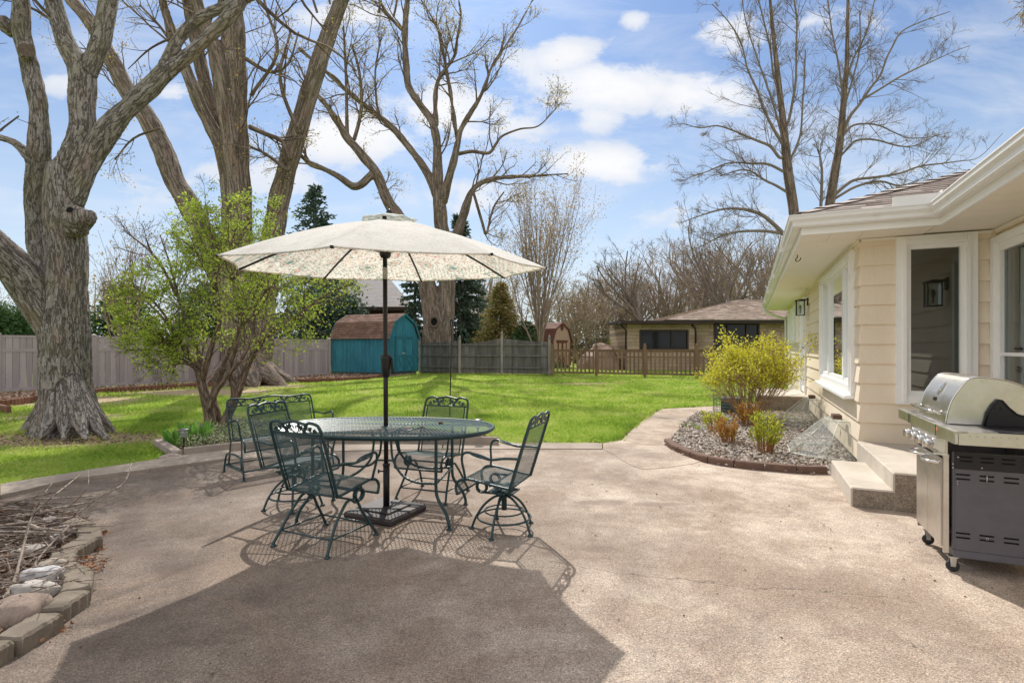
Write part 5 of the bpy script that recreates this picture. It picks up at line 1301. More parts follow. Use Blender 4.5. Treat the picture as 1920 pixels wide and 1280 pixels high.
# ================================================================== trees
m_bark_maple = barkmat('silver_maple_bark', (.085,.07,.062), (.29,.26,.24), (.52,.48,.455), .21, 26, 1.0, (.26,.23,.14))
m_bark_cotton = barkmat('cottonwood_bark', (.065,.05,.042), (.235,.185,.155), (.42,.355,.31), .10, 11, 1.0, (.16,.14,.09))
m_bark_far = barkmat('far_bark', (.08,.06,.048), (.205,.155,.125), (.34,.27,.225), .12, 10, .8)
m_twig = simple('twig_bark', (.31,.24,.19), .9, var=.35, scale=3)
m_bark_dark = simple('dark_twig_bark', (.21,.172,.148), .9, var=.3, scale=3)
m_bud = leafmat('spring_catkins', [(.30,.22,.05), (.46,.36,.10), (.55,.46,.17)], .35, .7)
def limbpts(pts, Y, wk=1.0):
    a = [];  r = []
    for q in pts:
        dY = q[3] if len(q) > 3 else 0.0
        a.append(D(q[0], q[1], Y+dY)); r.append(max(.006, q[2]*.46*(Y+dY)/F*wk))
    return np.array(a), np.array(r)
def grow(mb, p, d, L, r, lev, prm, rnd, tips, wob=.22):
    n = max(3, int(3+L*2.2)) if lev > 0 else 3
    n = min(n, 9); pts = [np.array(p)]; d = nrm(d); st = L/n
    for i in range(n):
        d = nrm(d+V(rnd.gauss(0,1), rnd.gauss(0,1), rnd.gauss(0,1))*wob*.6+ZZ*prm['up']*.12)
        pts.append(pts[-1]+d*st)
    pts = np.array(pts); rad = np.linspace(r, max(r*.35, prm['rmin']), n+1)
    mb.tube(pts, rad, 6 if r > .05 else (4 if r > .018 else 3), False, True, off=rnd.random()*9)
    tips.append((pts[-1], d, L)); 
    if lev <= 0:
        tips.append((pts[len(pts)//2], d, L)); return
    k = prm['n'][lev]
    k = int(k*rnd.uniform(.7,1.25)+.5)
    for i in range(k):
        t = rnd.uniform(.22, .97); f = t*n; j = min(int(f), n-1); q = pts[j]+(pts[j+1]-pts[j])*(f-j); dd = nrm(pts[j+1]-pts[j])
        ax = nrm(np.cross(dd, V(rnd.gauss(0,1), rnd.gauss(0,1), rnd.gauss(0,1)))); an = R(rnd.uniform(*prm['ang']))
        nd = dd*math.cos(an)+ax*math.sin(an)
        rr = max(prm['rmin'], (r+(rad[-1]-r)*t)*rnd.uniform(.45,.7)); grow(mb, q, nd, L*rnd.uniform(.38,.66)*(1.15-.55*t), rr, lev-1, prm, rnd, tips, wob)
def sprout(mb, pts, rad, prm, rnd, tips, k, Lr, t0=.3, lev=2):
    n = len(pts)-1
    for i in range(k):
        t = rnd.uniform(t0, 1.0); f = t*n; j = min(int(f), n-1); q = pts[j]+(pts[j+1]-pts[j])*(f-j); dd = nrm(pts[j+1]-pts[j]); r = rad[j]
        ax = nrm(np.cross(dd, V(rnd.gauss(0,1), rnd.gauss(0,1), rnd.gauss(0,1)))); an = R(rnd.uniform(*prm['ang'])); nd = dd*math.cos(an)+ax*math.sin(an)
        grow(mb, q, nd, rnd.uniform(*Lr)*(1.2-.6*t), max(prm['rmin'], min(r*.5, prm['rmax'])), lev, prm, rnd, tips)
def buds(mb, tips, rng, per, spread, size, aspect=.6, frac=1.0):
    if not tips: return
    T = np.array([q[0] for q in tips]); T = T[rng.random(len(T)) < frac]
    Pp = np.repeat(T, per, 0); Pp = Pp+rng.normal(0, spread, Pp.shape)
    mb.leaves(Pp, size*rng.uniform(.5, 1.4, len(Pp)), rng, aspect)
def fused(limbs, voxel, bark, name, parent, disp, freq, seed, extra=None, smooth=10):
    """limbs (points, radii) fused into one skin, then rough bark relief"""
    tmp = MB(True)
    for pts, rad in limbs: tmp.tube(pts, rad, 20, True)
    if extra: extra(tmp)
    o = tmp.build('fuse_source'); md = o.modifiers.new('r', 'REMESH'); md.mode = 'VOXEL'; md.voxel_size = voxel
    ms = o.modifiers.new('s', 'SMOOTH'); ms.factor = .5; ms.iterations = smooth
    dg = bpy.context.evaluated_depsgraph_get(); ev = o.evaluated_get(dg); me = bpy.data.meshes.new_from_object(ev); bpy.data.objects.remove(o)
    n = len(me.vertices); co_ = np.empty(n*3, np.float32); me.vertices.foreach_get('co', co_); co_ = co_.reshape(-1, 3).astype(float)
    no = np.empty(n*3, np.float32); me.vertices.foreach_get('normal', no); no = no.reshape(-1, 3).astype(float)
    best = np.full(n, 1e9); rest = np.zeros((n, 3))
    for li, (pts, rad) in enumerate(limbs):
        acc = li*7.3
        for a, b, r in zip(pts[:-1], pts[1:], rad[:-1]):
            ab = b-a; L = np.linalg.norm(ab); d = ab/L; t = np.clip((co_-a)@d, 0, L); rel = co_-(a+t[:, None]*d); ds = np.linalg.norm(rel, axis=1)/max(r, .02)
            k = ds < best; best[k] = ds[k]
            ux = nrm(np.cross(d, V(0.05, 1, 0))); uy = np.cross(d, ux)
            rest[k] = np.stack([rel[k]@ux, rel[k]@uy, t[k]+acc], 1); acc += L
    hgt = np.empty(n)
    for i in range(n):
        q = rest[i]; p_ = Vector((q[0]*freq+seed, q[1]*freq, q[2]*freq*.17)); 
        a = 1-abs(mnoise.noise(p_))*2; b2 = 1-abs(mnoise.noise(p_*2.3+Vector((5, 1, 2))))*2
        hgt[i] = .62*a+.38*b2+.8*mnoise.noise(Vector(q*1.3))
    co_ += no*(hgt[:, None]-.35)*disp
    me.vertices.foreach_set('co', co_.astype(np.float32).ravel())
    at = me.attributes.new('rest', 'FLOAT_VECTOR', 'POINT'); at.data.foreach_set('vector', rest.astype(np.float32).ravel())
    me.polygons.foreach_set('use_smooth', np.ones(len(me.polygons), bool)); me.materials.append(bark); me.update()
    ob = bpy.data.objects.new(name, me); COL.objects.link(ob); ob.parent = parent; ob.matrix_parent_inverse = parent.matrix_basis.inverted()
    return ob

# ---- the big maple at the left
YM = 8.75
base = P(128, 810)
mp_ = thing('maple_tree', 'huge grey maple at the left with flaring roots and a sawn limb', 'tree', (base[0], YM, -.03))
def L_(pts, Y=YM, n=5):
    a, r = limbpts(pts, Y, .80 if Y == YM else (.86 if Y < 20.6 else .95)); return catmull(a, n), np.maximum(.005, catmull(np.stack([r, r, r], 1), n)[:, 0])
trunk = L_([(130,834,186),(129,810,150),(127,778,122),(124,735,108),(121,660,104),(121,600,100),(124,540,90),(126,480,86),(122,420,84),(118,360,78),(120,310,70)])
limbs = [trunk]
limbs.append(L_([(112,640,70),(80,585,76,-.15),(35,510,82,-.4),(-10,460,70,-.7),(-80,400,60,-1.0),(-190,310,50,-1.3)]))
limbs.append(L_([(112,560,60),(84,500,52,.2),(70,430,46,.25),(66,360,46,.2),(72,305,44,.1),(74,270,42),(71,200,40),(55,120,40),(40,55,36),(40,15,33),(36,-30,32),(44,-120,28),(20,-230,20,.4)]))
limbs.append(L_([(24,62,26),(10,48,32),(0,38,34)]))
limbs.append(L_([(60,300,20),(32,272,17),(5,260,16),(-60,245,14),(-160,200,10)]))
limbs.append(L_([(118,330,66),(140,290,60),(154,245,54),(152,195,54),(155,155,58),(150,125,56),(132,95,44),(116,60,40),(98,0,38),(84,-60,34),(60,-180,26),(20,-300,16)]))
limbs.append(L_([(154,150,44),(178,105,42),(193,60,40),(205,0,36),(215,-70,30),(245,-180,22),(260,-300,14,-.5)]))
limbs.append(L_([(120,420,44),(140,360,52),(172,292,52),(212,232,48),(250,193,44),(290,158,42),(316,128,40)]))
limbs.append(L_([(305,140,32),(330,85,27),(355,52,25),(392,25,24),(430,10,23),(480,-12,22),(560,-70,18,-.8),(650,-150,12,-1.6)]))
limbs.append(L_([(305,142,34),(345,112,30),(385,75,29),(418,44,28),(446,15,27),(460,-15,26),(500,-110,20,-.4),(560,-230,12,-1.2)]))
for (x1, dpt, w1) in ((72,-.15,38),(94,-.50,38),(122,-.60,38),(150,-.58,36),(176,-.38,40),(196,.1,34),(60,.25,32)):   # root flares
    limbs.append(L_([(126+(x1-126)*.15,700,44,dpt*.15),(126+(x1-126)*.55,752,42,dpt*.55),(126+(x1-126)*.95,790,w1*.85,dpt*.95),(x1+(x1-126)*.22,808,w1*.6,dpt*1.2),(x1+(x1-126)*.55,824,w1*.3,dpt*1.5)]))
def burl(tmp):
    tmp.blob(D(146,408,YM-.28), (.46,.38,.34), 4, .2); tmp.blob(D(166,414,YM-.24), (.15,.14,.13), 5, .2); tmp.blob(D(140,425,YM-.24), (.34,.26,.34), 8, .2); tmp.blob(D(50,95,YM-.16), (.26,.16,.34), 6, .1)
fused(limbs, .026, m_bark_maple, 'trunk', mp_, .030, 9.0, 2.0, burl)
b = MB(True); 
def disc(mb, c, r, ax, kx=1.0):
    ax = nrm(ax); u = nrm(np.cross(ax, V(.1,.2,1))); v_ = np.cross(ax, u); n = 18
    mb.add([c]+[c+u*r*kx*math.cos(a)+v_*r*math.sin(a) for a in np.linspace(0,2*np.pi,n,endpoint=False)], [(0, 1+i, 1+(i+1) % n) for i in range(n)], False)
disc(b, D(150,403,YM-.28)+V(0,-.20,.03), .05, V(.1,-1,.3)); b.build('hollow', m_hole, mp_)
b = MB(True); disc(b, D(50,94,YM-.30), .095, V(.35,-1,-.1), 1.25); disc(b, D(0,38,YM-.2)+V(-.0,-.05,0), .11, V(-.5,-.8,.2)); build_each(b, 'sawn_scar', simple('sawn_wood', (.14,.105,.085), .9, var=.4, scale=20), mp_)
rnd = random.Random(8); tips = []; b = MB(rest=True); prm = dict(up=.35, n=[0,3,4,5], ang=(25,60), rmin=.004, rmax=.035)
for pts, rad in limbs[1:3]+limbs[5:7]+limbs[8:10]:
    k0 = int(len(pts)*.62); sprout(b, pts[k0:], rad[k0:], prm, rnd, tips, 9, (1.0, 2.6), .05, 2)
for (x0,y0,x1,y1) in ((345,62,240,130),(318,60,308,-10)): a, r = L_([(x0,y0,7),((x0+x1)/2-8,(y0+y1)/2-6,5),(x1,y1,2)]); b.tube(a, r, 5); sprout(b, a, r, prm, rnd, tips, 4, (.3,.7), .3, 1)
b.build('branch', m_bark_far, mp_)
b = MB(); rng = np.random.default_rng(2); buds(b, tips, rng, 2, .05, .035, .6, .6); b.build('catkins', m_bud, mp_)

# ---- cottonwood clump behind the shrub
YC = 20.5; base = P(455, 716)
ct = thing('cottonwood_tree', 'cottonwood clump of several thick leaning stems behind the leafy shrub', 'tree', (base[0], YC, -.03))
limbs = [L_([(462,726,150),(458,705,112),(454,670,92),(450,620,84),(446,560,72),(444,480,66),(443,400,64),(443,340,62),(443,270,52),(438,200,56),(436,140,60),(438,70,50),(432,0,50),(425,-90,44),(430,-260,30),(440,-450,14)], YC),
  L_([(450,640,60),(430,560,54),(408,500,50,.3),(380,435,48,.5),(352,380,46,.7),(328,338,44,.9),(300,270,43,1.2),(272,215,40,1.4),(240,172,38,1.6),(205,105,34,1.8),(172,45,29,2),(132,-2,25,2.2),(70,-100,20,2.4),(0,-260,12,2.4)], YC),
  L_([(440,420,40),(428,340,36),(416,280,32,-.2),(397,240,30,-.3),(372,190,28,-.5),(348,130,26,-.6),(330,90,22,-.8),(316,40,18,-1),(305,0,16,-1.1),(290,-120,10,-1.3)], YC),
  L_([(436,400,40,.4),(424,300,34,.5),(404,220,32,.6),(385,160,30,.7),(368,80,27,.8),(352,0,25,1),(340,-120,17,1.2)], YC),
  L_([(444,380,42,-.3),(430,260,34,-.4),(418,180,34,-.5),(405,100,32,-.5),(384,45,29,-.5),(366,-5,27,-.5),(340,-120,20,-.5),(330,-300,10,-.5)], YC),
  L_([(478,690,70,.2),(490,610,58,.3),(500,520,52,.4),(512,440,48,.5),(524,370,45,.6),(540,310,42,.6),(556,255,42,.6),(574,195,40,.6),(594,130,37,.6),(614,70,34,.6),(632,20,31,.6),(650,-30,28,.6),(690,-160,20,.8),(720,-330,12,1)], YC)]
for (x1, dp, w1) in ((395,-.6,60),(430,-1.2,56),(475,-1.2,60),(520,-.7,58),(545,.3,44)):
    limbs.append(L_([(456,650,56,dp*.1),(456+(x1-456)*.55,695,w1*.8,dp*.55),(x1,716,w1*.55,dp),(x1+(x1-456)*.25,728,w1*.3,dp*1.2)], YC))
fused(limbs, .062, m_bark_cotton, 'trunk', ct, .05, 4.6, 7.0, None, 4)
rnd = random.Random(21); tips = []; b = MB(rest=True); prm = dict(up=.5, n=[0,4,4,5], ang=(25,60), rmin=.006, rmax=.04)
for pts, rad in limbs[:6]:
    k0 = int(len(pts)*.5); sprout(b, pts[k0:], rad[k0:], prm, rnd, tips, 6, (1.4, 3.6), .05, 2)
for q in ([(460,110,10),(505,135,8),(540,120,6),(560,60,4)],[(468,238,12),(500,252,11),(530,266,10),(545,300,8)],[(300,240,7),(250,260,5),(215,300,3)],[(330,95,8),(300,50,6),(262,10,4)],[(540,320,10),(500,290,7),(470,275,5)],[(470,180,9),(520,100,8),(500,20,6),(490,-20,5)],[(560,250,10),(525,150,8),(545,60,5)]):
    a, r = L_(q, YC-.3, 4); b.tube(a, r, 6); sprout(b, a, r, prm, rnd, tips, 7, (.8,2.0), .3, 1)
prm2 = dict(up=.5, n=[0,4,5,5], ang=(22,55), rmin=.012, rmax=.1)
for q0_, n_ in ((limbs[0],3),(limbs[5],3)):
    for k in range(n_): j_ = rnd.randint(int(len(q0_[0])*.8), len(q0_[0])-1); grow(b, q0_[0][j_], V(rnd.gauss(.15,.6),rnd.gauss(0,.5),1), rnd.uniform(3,6), .06, 3, prm2, rnd, [], .2)
b.build('branch', m_bark_far, ct)
b = MB(); rng = np.random.default_rng(3); buds(b, tips, rng, 3, .14, .085, .5, .8); b.build('catkins', m_bud, ct)

# ---- the hollow trunk tree beyond the board fence
YH = 30.0; base = D(815, 690, YH)
ht = thing('maple_tree', 'tall double stemmed maple with a hollow low on its trunk beyond the fence', 'tree', (base[0], YH, -.03))
limbs = [L_([(818,702,72),(818,660,66),(820,630,60),(812,590,44),(803,545,38),(795,500,36),(780,455,30),(745,405,26),(721,364,23),(702,319,20),(657,266,18),(635,232,14),(597,180,9),(560,150,6)], YH),
  L_([(826,660,50),(836,600,36),(838,540,35),(836,480,34),(829,431,30),(822,367,26),(820,300,19),(819,262,17),(807,225,16),(785,192,14),(766,161,14),(761,110,13),(759,60,12),(764,0,11),(770,-80,7)], YH),
  L_([(838,470,26),(852,445,22,.3),(862,425,20,.4),(876,380,16,.5),(884,360,13,.6),(905,342,11,.6),(940,333,9,.6),(999,330,6,.6),(1066,326,3,.6)], YH),
  L_([(703,322,16),(668,350,15,-.3),(635,331,13,-.5),(605,316,11,-.6),(580,306,10,-.7),(562,292,8,-.8),(540,300,6,-.8)], YH),
  L_([(820,368,20),(804,330,17,.2),(785,300,15,.3),(760,268,14,.4),(736,240,13,.5),(710,218,12,.6),(680,195,11,.7),(645,165,9,.8),(616,139,8,.9),(585,112,7,1),(560,90,6,1)], YH),
  L_([(830,380,20),(838,345,17,-.3),(850,305,15,-.4),(857,270,13,-.4),(866,240,12,-.5),(886,206,10,-.6),(900,182,9,-.6),(909,161,8,-.7),(920,130,7,-.7),(935,105,6,-.8),(955,75,5,-.8),(972,49,4,-.8),(999,0,3,-.8)], YH),
  L_([(857,262,10),(850,215,9),(845,176,8),(837,131,7),(828,85,6),(822,56,5),(805,25,4),(789,0,4)], YH),
  L_([(818,235,11),(816,200,10),(819,157,9),(835,130,8),(852,105,7),(858,70,6),(864,37,5),(860,0,4)], YH),
  L_([(857,289,9),(885,284,8),(916,287,7),(930,270,6),(942,255,5),(975,242,4),(1010,236,3),(1044,202,2)], YH),
  L_([(760,62,8),(740,42,7),(722,20,6),(708,-5,5)], YH),
  L_([(651,260,9),(650,200,7),(649,150,6),(646,90,5),(644,49,4)], YH),
  L_([(664,262,9),(674,225,8),(678,187,7),(673,131,6),(660,85,5)], YH),
  L_([(712,216,6),(706,190,5),(704,130,4),(715,70,3)], YH),
  L_([(888,362,6),(905,420,6),(912,438,5),(925,390,4),(945,360,3)], YH)]
def bulge(tmp): tmp.blob(D(812,632,YH-.5), (1.25,1.0,1.6), 9, .15)
fused([(p_, np.maximum(r_, .05)) for p_, r_ in limbs[:8]], .065, m_bark_cotton, 'trunk', ht, .05, 3.6, 3.0, bulge, 4)
rnd = random.Random(31); tips = []; b = MB(rest=True); prm = dict(up=.55, n=[0,4,4,5], ang=(20,55), rmin=.008, rmax=.05)
for i, (pts, rad) in enumerate(limbs):
    if i >= 8: b.tube(pts, rad, 6, False)
    sprout(b, pts, rad, prm, rnd, tips, 11 if i < 8 else 8, (1.2, 3.4), .38 if i < 3 else .25, 2)
prm2 = dict(up=.5, n=[0,4,5,5], ang=(22,55), rmin=.012, rmax=.1)
for k in range(8): q_ = D(rnd.uniform(560,790), rnd.uniform(-60,60), YH+rnd.uniform(-1.5,1.5)); grow(b, q_, V(rnd.gauss(0,.55),rnd.gauss(-.1,.4),1), rnd.uniform(4,7.5), .07, 3, prm2, rnd, [], .2)
b.build('branch', m_bark_far, ht)
b = MB(); disc(b, D(814,603,YH-1.15), .20, V(-.1,-1,.15), .85); b.build('hollow', m_hole, ht)
b = MB(); b.tube([D(814,603,YH-1.12)+V(.25*math.cos(a),-.0,.28*math.sin(a)) for a in np.linspace(0,2*np.pi,16,endpoint=False)], .08, 8, closed=True); b.build('hollow_rim', m_bark_maple if False else m_bark_far, ht)
b = MB(); rng = np.random.default_rng(4); buds(b, tips, rng, 3, .22, .10, .5, .75); b.build('catkins', m_bud, ht)

# ---- two bare trees behind the ranch house
def bare_tree(label, Y, limbs_px, base_px, seed, kk, Lr, grp):
    base = D(base_px, 690, Y); th = thing('bare_tree', label, 'tree', (base[0], Y, 0), group=grp)
    ls = [L_([(x[0], x[1], x[2]*(.78 if i_ else .95), *x[3:]) for x in q], Y, 4) for i_, q in enumerate(limbs_px)]; rnd = random.Random(seed); tips = []
    b = MB(rest=True)
    for p_, r_ in ls[:1]: b.tube(p_, r_, 12, False)
    b.build('trunk', m_bark_far, th)
    b = MB(rest=True); prm = dict(up=.45, n=[0,5,5,5], ang=(22,55), rmin=.004, rmax=.018)
    for i, (p_, r_) in enumerate(ls):
        if i: b.tube(p_, r_, 7, False)
        sprout(b, p_, r_, prm, rnd, tips, kk*(2 if i == 0 else 1), Lr, .18 if i else .3, 2)
    b.build('branch', m_bark_dark, th)
    b = MB(); rng = np.random.default_rng(seed); buds(b, tips, rng, 1, .06, .035, .5, .5); b.build('leaf_buds', m_bud, th)
    return th
YA = 21.0
bare_tree('bare leafless tree with many fine upright branches behind the left end of the roof', YA, [
 [(1500,660,26),(1496,520,23),(1489,405,21),(1483,360,21),(1477,319,20),(1473,280,18),(1470,244,15),(1465,200,13),(1459,150,12),(1455,110,10),(1451,75,8),(1444,0,6),(1438,-90,3)],
 [(1470,275,9),(1452,245,8),(1440,222,7),(1432,206,7),(1420,170,6),(1402,131,5),(1395,100,4),(1387,75,4),(1365,40,3),(1335,8,2)],
 [(1469,250,8),(1479,225,7.5),(1486,190,7),(1492,150,6),(1493,90,5),(1494,37,5),(1489,0,4),(1484,-60,3)],
 [(1474,312,7),(1490,282,6.5),(1500,255,6),(1503,230,5),(1505,190,5),(1508,150,4),(1510,94,3)],
 [(1472,290,9),(1462,296,8),(1445,275,8),(1425,266,7),(1405,258,6),(1380,247,5),(1345,236,4),(1312,240,3),(1280,232,2),(1256,236,1.6)],
 [(1475,325,8),(1440,308,7),(1410,307,6),(1385,305,5),(1361,307,4),(1325,322,3),(1294,332,2)],
 [(1483,365,8),(1455,348,7),(1432,337,6),(1410,322,5),(1387,319,4),(1350,330,3)],
 [(1472,442,12),(1450,420,11),(1425,401,10),(1390,392,8),(1357,392,6),(1320,402,4),(1275,418,2)],
 [(1470,438,9),(1430,433,8),(1380,435,6),(1345,446,4),(1300,470,2)],
 [(1461,175,6),(1450,140,5),(1444,90,5),(1432,40,4),(1420,-10,3)],
 [(1468,262,6),(1448,190,5),(1420,110,4),(1398,40,3),(1390,-20,2)]], 1500, 41, 17, (.5,1.9), 'bare trees behind the house')
bare_tree('bare leafless tree leaning right with a long low limb over the roof', YA+1.5, [
 [(1545,560,24),(1550,430,21),(1556,382,20),(1566,319,18),(1572,285,16),(1576,255,15),(1580,210,13),(1582,187,12),(1586,140,10),(1588,112,9),(1589,50,7),(1590,0,6),(1592,-80,4)],
 [(1572,280,10),(1590,225,9),(1612,195,8),(1632,165,7),(1650,142,6),(1662,110,5),(1672,90,5),(1690,60,4),(1730,40,3),(1781,22,2)],
 [(1612,190,6),(1642,172,6),(1665,158,5),(1684,146,5),(1720,128,4),(1755,112,3),(1790,96,2),(1819,86,1.6)],
 [(1553,420,9),(1540,395,8.5),(1540,365,8),(1541,330,7),(1539,300,5),(1533,280,4)],
 [(1562,368,10),(1585,348,9),(1605,337,8),(1645,332,7),(1687,325,6),(1725,312,5),(1762,307,4),(1800,302,3),(1837,294,2),(1880,250,1.5)],
 [(1566,372,8),(1605,350,7),(1650,340,6),(1690,348,4),(1740,330,2)],
 [(1570,300,6),(1585,283,6),(1605,264,6),(1640,262,5),(1687,274,4),(1720,272,3),(1755,254,2)],
 [(1576,262,6),(1595,238,6),(1620,232,5),(1650,236,4),(1680,250,3),(1706,259,3),(1750,256,2),(1785,246,1.4)],
 [(1580,180,6),(1572,120,5),(1560,60,4),(1552,0,3)],
 [(1584,160,6),(1600,110,5),(1625,60,4),(1640,0,3)],
 [(1583,200,6),(1598,150,5),(1612,90,4),(1612,20,3)]], 1545, 43, 17, (.5,1.9), 'bare trees behind the house')

# ---- young maple with many upright stems, tan flowers
def fan_tree(label, px, Y, hgt, spread, n, seed, budm, name='young_maple', lowz=.5, per=5):
    base = D(px, 690, Y); base[2] = -.03; th = thing(name, label, 'tree', base); rnd = random.Random(seed); tips = []
    b = MB(rest=True); b.tube([base, base+ZZ*hgt*.12, base+ZZ*hgt*.25], [.13,.11,.08], 8); b.build('trunk', m_bark_far, th)
    b = MB(rest=True); prm = dict(up=.6, n=[0,4,5,5], ang=(14,40), rmin=.006, rmax=.03)
    for i in range(n):
        a = rnd.uniform(0, 2*np.pi); tl_ = rnd.uniform(.0, spread); d = V(math.cos(a)*tl_, math.sin(a)*tl_, 1); z0 = rnd.uniform(.05,.24)
        grow(b, base+ZZ*hgt*z0, d, hgt*(1-z0)*rnd.uniform(.62,.98), rnd.uniform(.03,.06), 2, prm, rnd, tips, .09)
    b.build('branch', m_twig, th)
    b = MB(); rng = np.random.default_rng(seed); buds(b, tips, rng, per, .22, .10, .5); b.build('flower_buds', budm, th)
    return th
m_tan_bud = leafmat('tan_flowers', [(.26,.17,.06),(.40,.27,.10),(.50,.38,.17),(.42,.26,.12)], .35, .8)
fan_tree('slender young maple with many upright stems and tan spring flowers beyond the fence', 1012, 31, 10.2, .62, 26, 5, m_tan_bud, per=7)

# ---- evergreens
m_spruce = leafmat('spruce_needles', [(.05,.085,.06),(.09,.14,.10),(.15,.21,.15)], .15, .7)
m_cedar = leafmat('cedar_foliage', [(.03,.075,.025),(.06,.13,.04),(.11,.20,.065)], .15, .7)
m_yellow_cedar = leafmat('bronze_cedar', [(.10,.13,.03),(.22,.22,.06),(.40,.31,.12),(.50,.38,.18)], .2, .7)
def conifer(label, px, pytop, pybase, Y, wpx, seed, mat, rows=26, per=9, name='spruce_tree', needle=.16, ragged=.3, dn=1.0):
    top = D(px, pytop, Y); base = D(px, pybase, Y); hgt = top[2]-base[2]; w_ = wpx/F*Y/2
    th = thing(name, label, 'tree', (base[0], Y, max(base[2], 0))); rnd = random.Random(seed); rng = np.random.default_rng(seed)
    b = MB(rest=True); b.tube([V(base[0],Y,-.03 if base[2] < 1 else 0), top], [max(.06, hgt*.02), .03], 8); 
    tipsP = []; tipsD = []
    for i in range(rows):
        f = (i+.5)/rows; z = base[2]+hgt*f; R0 = w_*1.25*(1-f)**.75+.10
        for j in range(per):
            a = rnd.uniform(0, 2*np.pi); L = R0*rnd.uniform(1-ragged*1.3, 1.08); d = V(math.cos(a), math.sin(a), 0)
            pts = np.array([V(base[0], Y, z+L*.15), V(base[0], Y, z)+d*L*.5+ZZ*L*.04, V(base[0], Y, z)+d*L-ZZ*L*(.16-.18*f)])
            if L > .3: b.tube(pts, [.02, .012, .006], 3, False)
            k = int((14+L*34)*dn)
            t = rng.uniform(.15, 1.02, k); sp = pts[0]+(pts[2]-pts[0])*t[:, None]+rng.normal(0, .06+.05*L, (k, 3))*V(1,1,.55)-ZZ*.05
            tipsP.append(sp); tipsD.append(d*1.0+rng.normal(0,.55,(k,3))-ZZ*.25)
    b.build('trunk', m_bark_far, th)
    b = MB(); Pp = np.concatenate(tipsP); b.leaves(Pp, needle*rng.uniform(.6,1.3,len(Pp)), rng, .42, dirs=np.concatenate(tipsD)); b.build('crown', mat, th)
    return th
conifer('dark spruce standing tall above the shrub behind the teal shed', 592, 346, 640, 40, 175, 1, m_spruce, 30, 10, 'spruce_tree', .34, .5, .45)
conifer('dense dark spruce right behind the hollow maple trunk', 862, 400, 680, 38, 120, 2, m_spruce, 26, 10, 'spruce_tree', .30)
conifer('dark spruce just left of the hollow maple trunk', 778, 470, 680, 37, 80, 3, m_spruce, 18, 9, 'spruce_tree', .26)
conifer('bronze green cone shaped cedar beside the young maple', 938, 528, 690, 33, 105, 4, m_yellow_cedar, 26, 13, 'cedar_tree', .16, .15)
conifer('low green cedar under the young maple', 985, 600, 690, 32.5, 110, 5, m_cedar, 12, 13, 'cedar_tree', .15, .2)
def mound(label, name, px, pytop, Y, wpx, seed, mat, n, size, depth=1.2, zb=0.0, elong=1.0, stems=True):
    c = D(px, 690, Y); c[2] = zb; hz = D(px, pytop, Y)[2]-zb; w_ = wpx/F*Y/2; th = thing(name, label, 'tree' if 'tree' in name else 'shrub', c)
    rng = np.random.default_rng(seed); k = 46; cl = []
    for i in range(k):
        a = rng.uniform(0, 2*np.pi); e = rng.uniform(.05, 1)**.7; rr = rng.uniform(.45, 1.0); r = math.sqrt(max(0, 1-(e*.93)**2)); cl.append(V(math.cos(a)*r*w_*rr, math.sin(a)*r*depth*rr, hz*e*.9*(.75+.25*rr)))
    cl = np.array(cl); idx = rng.integers(0, k, n); Pp = c+cl[idx]+rng.normal(0, 1, (n, 3))*V(w_*.13, depth*.13, hz*.085)
    Pp[:, 2] = np.maximum(Pp[:, 2], zb+.02)
    b = MB(rest=True); rnd = random.Random(seed)
    for q in cl: b.tube(catmull([c+V(rnd.gauss(0,.1),rnd.gauss(0,.1),0), c+q*V(.45,.45,.5), c+q], 3), [.04,.035,.03,.025,.02,.015,.01], 4, False)
    b.build('stem', m_twig, th)
    b = MB(); b.leaves(Pp, size*rng.uniform(.6,1.4,n), rng, .5); b.build('crown', mat, th); return th
mound('dark spreading evergreen above the fence just left of the teal shed', 'evergreen_tree', 600, 528, 31, 190, 1, m_spruce, 15000, .20, 1.8)
mound('dark bushy evergreen above the fence right of the big maple', 'evergreen_tree', 235, 535, 22.5, 120, 2, m_cedar, 9000, .17, 1.3)
mound('dark evergreen above the fence behind the cottonwood stems', 'evergreen_tree', 400, 520, 29, 170, 6, m_cedar, 12000, .19, 1.5)
mound('dense green cedar hedge above the fence at the far left', 'cedar_hedge', 20, 556, 18.2, 170, 3, m_cedar, 16000, .12, .9)
mound('pale green bush behind the tarp heap', 'leafy_bush', 1165, 625, 37, 60, 4, leafmat('pale_leaves', [(.10,.14,.03),(.2,.25,.06),(.3,.34,.12)], .3), 2500, .12, .8)
fan_tree('thin bare sapling with pale twigs above the fence right of the big maple', 228, 19.5, 5.6, .42, 10, 15, m_tan_bud, 'bare_sapling', .5, 1)

